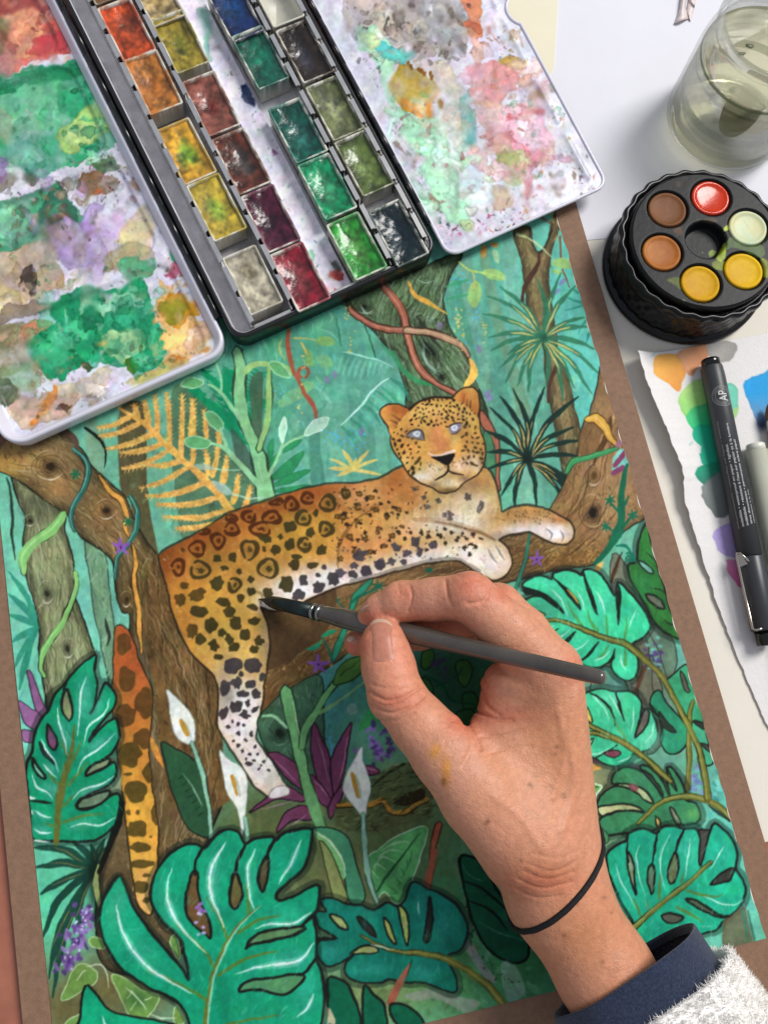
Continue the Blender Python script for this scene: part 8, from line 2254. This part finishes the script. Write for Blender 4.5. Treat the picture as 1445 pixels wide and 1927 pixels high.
tie = part('hair_tie', V, Fs, m_tie)
tag(tie, 'thin black elastic hair tie worn round the wrist', 'hair tie')

# ------------------------------------------------------------------ sleeve: navy cuff and white fleece
m_navy = mat('navy_knit', '#1a2236', .92, var=.7, vscale=900, col2='#3a4660', bump=1.0, bscale=1700, sheen=.25, spec=.2)
m_fle = mat('white_fleece', '#f4f1ec', .95, var=.10, vscale=90, bump=.6, bscale=500, sheen=.5)


def sleeve(name, c0, L_, r0, r1, thick, m, tilt=.0, seed=0, lump=.6, nu=120, nv=26, zsq=1.0, lipround=True, cells=9, arm=Df):
    E1 = np.cross(arm, (0, 0, 1.0)); E1 /= np.linalg.norm(E1)
    E2 = np.cross(E1, arm)
    if E2[2] < 0: E2 = -E2
    nz = vnoise(nv + 8, nu + 1, cells, seed); nz[:, -1] = nz[:, 0]
    for q in range(12): nz[:, -1 - q] = nz[:, -1 - q] * (q / 12) + nz[:, 0] * (1 - q / 12)
    prof = [(3.0, -thick * 1.5), (1.0, -thick), (.2, -thick * .6), (0, -thick * .2), (.4, 0)] + [(L_ * (i / (nv - 1)) + .8, 0) for i in range(nv)]
    V = []
    for i, (l, dr) in enumerate(prof):
        for k in range(nu):
            a = 2 * math.pi * k / nu
            rr_ = r0 + (r1 - r0) * min(1, l / L_) + dr + lump * (nz[min(i, nv + 7), k] - .5) * 2
            p = c0 + arm * (l + tilt * math.sin(a) * 10) + E1 * rr_ * math.cos(a) + E2 * rr_ * zsq * math.sin(a)
            V.append((p[0], p[1], max(p[2], .3 + .0)))
    m_ = len(prof)
    Fs = [(i * nu + k, i * nu + (k + 1) % nu, (i + 1) * nu + (k + 1) % nu, (i + 1) * nu + k) for i in range(m_ - 1) for k in range(nu)]
    return np.array(V), Fs, E1, E2


cA = J(1174, 1824, 32)
V, Fs, E1, E2 = sleeve('cuff', cA, 44, 32.5, 33.5, 1.8, m_navy, -.8, 41, 1.2, zsq=.93)
part('cuff', V, Fs, m_navy, person)
cB = cA + Df * 13.5 + E1 * (2.5 if E1[0] > 0 else -2.5)
V, Fs, E1, E2 = sleeve('fleece_sleeve', cB, 110, 36, 44, 4, m_fle, -.8, 43, 2.2, 150, 44, zsq=.92, cells=10)
fle = part('fleece_sleeve', V, Fs, m_fle, person)
# pile of the fleece: thousands of short curved fibres
rs = np.random.RandomState(5)
Q = np.array(Fs)
nrm = np.cross(V[Q[:, 1]] - V[Q[:, 0]], V[Q[:, 3]] - V[Q[:, 0]])
ar = np.linalg.norm(nrm, axis=1); nrm /= ar[:, None] + 1e-9
cen = V[Q].mean(1)
out = ((cen - cB) @ E1)[:, None] * E1 + ((cen - cB) @ E2)[:, None] * E2
sg_ = np.sign((nrm * out).sum(1)); nrm *= sg_[:, None]
seen = (nrm[:, 2] > -.45) & (((cen - cB) @ Df) < 75)
pb = ar * seen; pb /= pb.sum()
NFIB = 42000
pk = rs.choice(len(Q), NFIB, p=pb)
w4 = rs.dirichlet((1, 1, 1, 1), NFIB)
root = (V[Q[pk]] * w4[..., None]).sum(1)
nz = vnoise(64, 64, 5, 9)
cl = rs.randn(NFIB, 3) * .75
clump = np.stack([np.sin(root[:, 0] * .9 + root[:, 1] * .5), np.cos(root[:, 1] * .8 - root[:, 2] * .6), np.sin(root[:, 2] * .9)], 1) * .7
d1 = nrm[pk] + cl + clump - Df * .35
d1 /= np.linalg.norm(d1, axis=1)[:, None]
Lg = 1.3 + 1.5 * rs.rand(NFIB)
sd_ = np.cross(d1, rs.randn(NFIB, 3)); sd_ /= np.linalg.norm(sd_, axis=1)[:, None]
wd_ = .13
mid = root + d1 * (Lg * .55)[:, None]
d2 = d1 + rs.randn(NFIB, 3) * .5 + clump * .5; d2 /= np.linalg.norm(d2, axis=1)[:, None]
tip = mid + d2 * (Lg * .5)[:, None]
FV = np.stack([root - sd_ * wd_, root + sd_ * wd_, mid + sd_ * wd_ * .8, mid - sd_ * wd_ * .8, tip], 1).reshape(-1, 3)
FV[:, 2] = np.maximum(FV[:, 2], .2)
b = np.arange(NFIB) * 5
FF = [(i, i + 1, i + 2, i + 3) for i in b] + [(i + 3, i + 2, i + 4) for i in b]
pile = part('fleece_pile', FV, FF, m_fle, fle, True)
pile['kind'] = 'stuff'
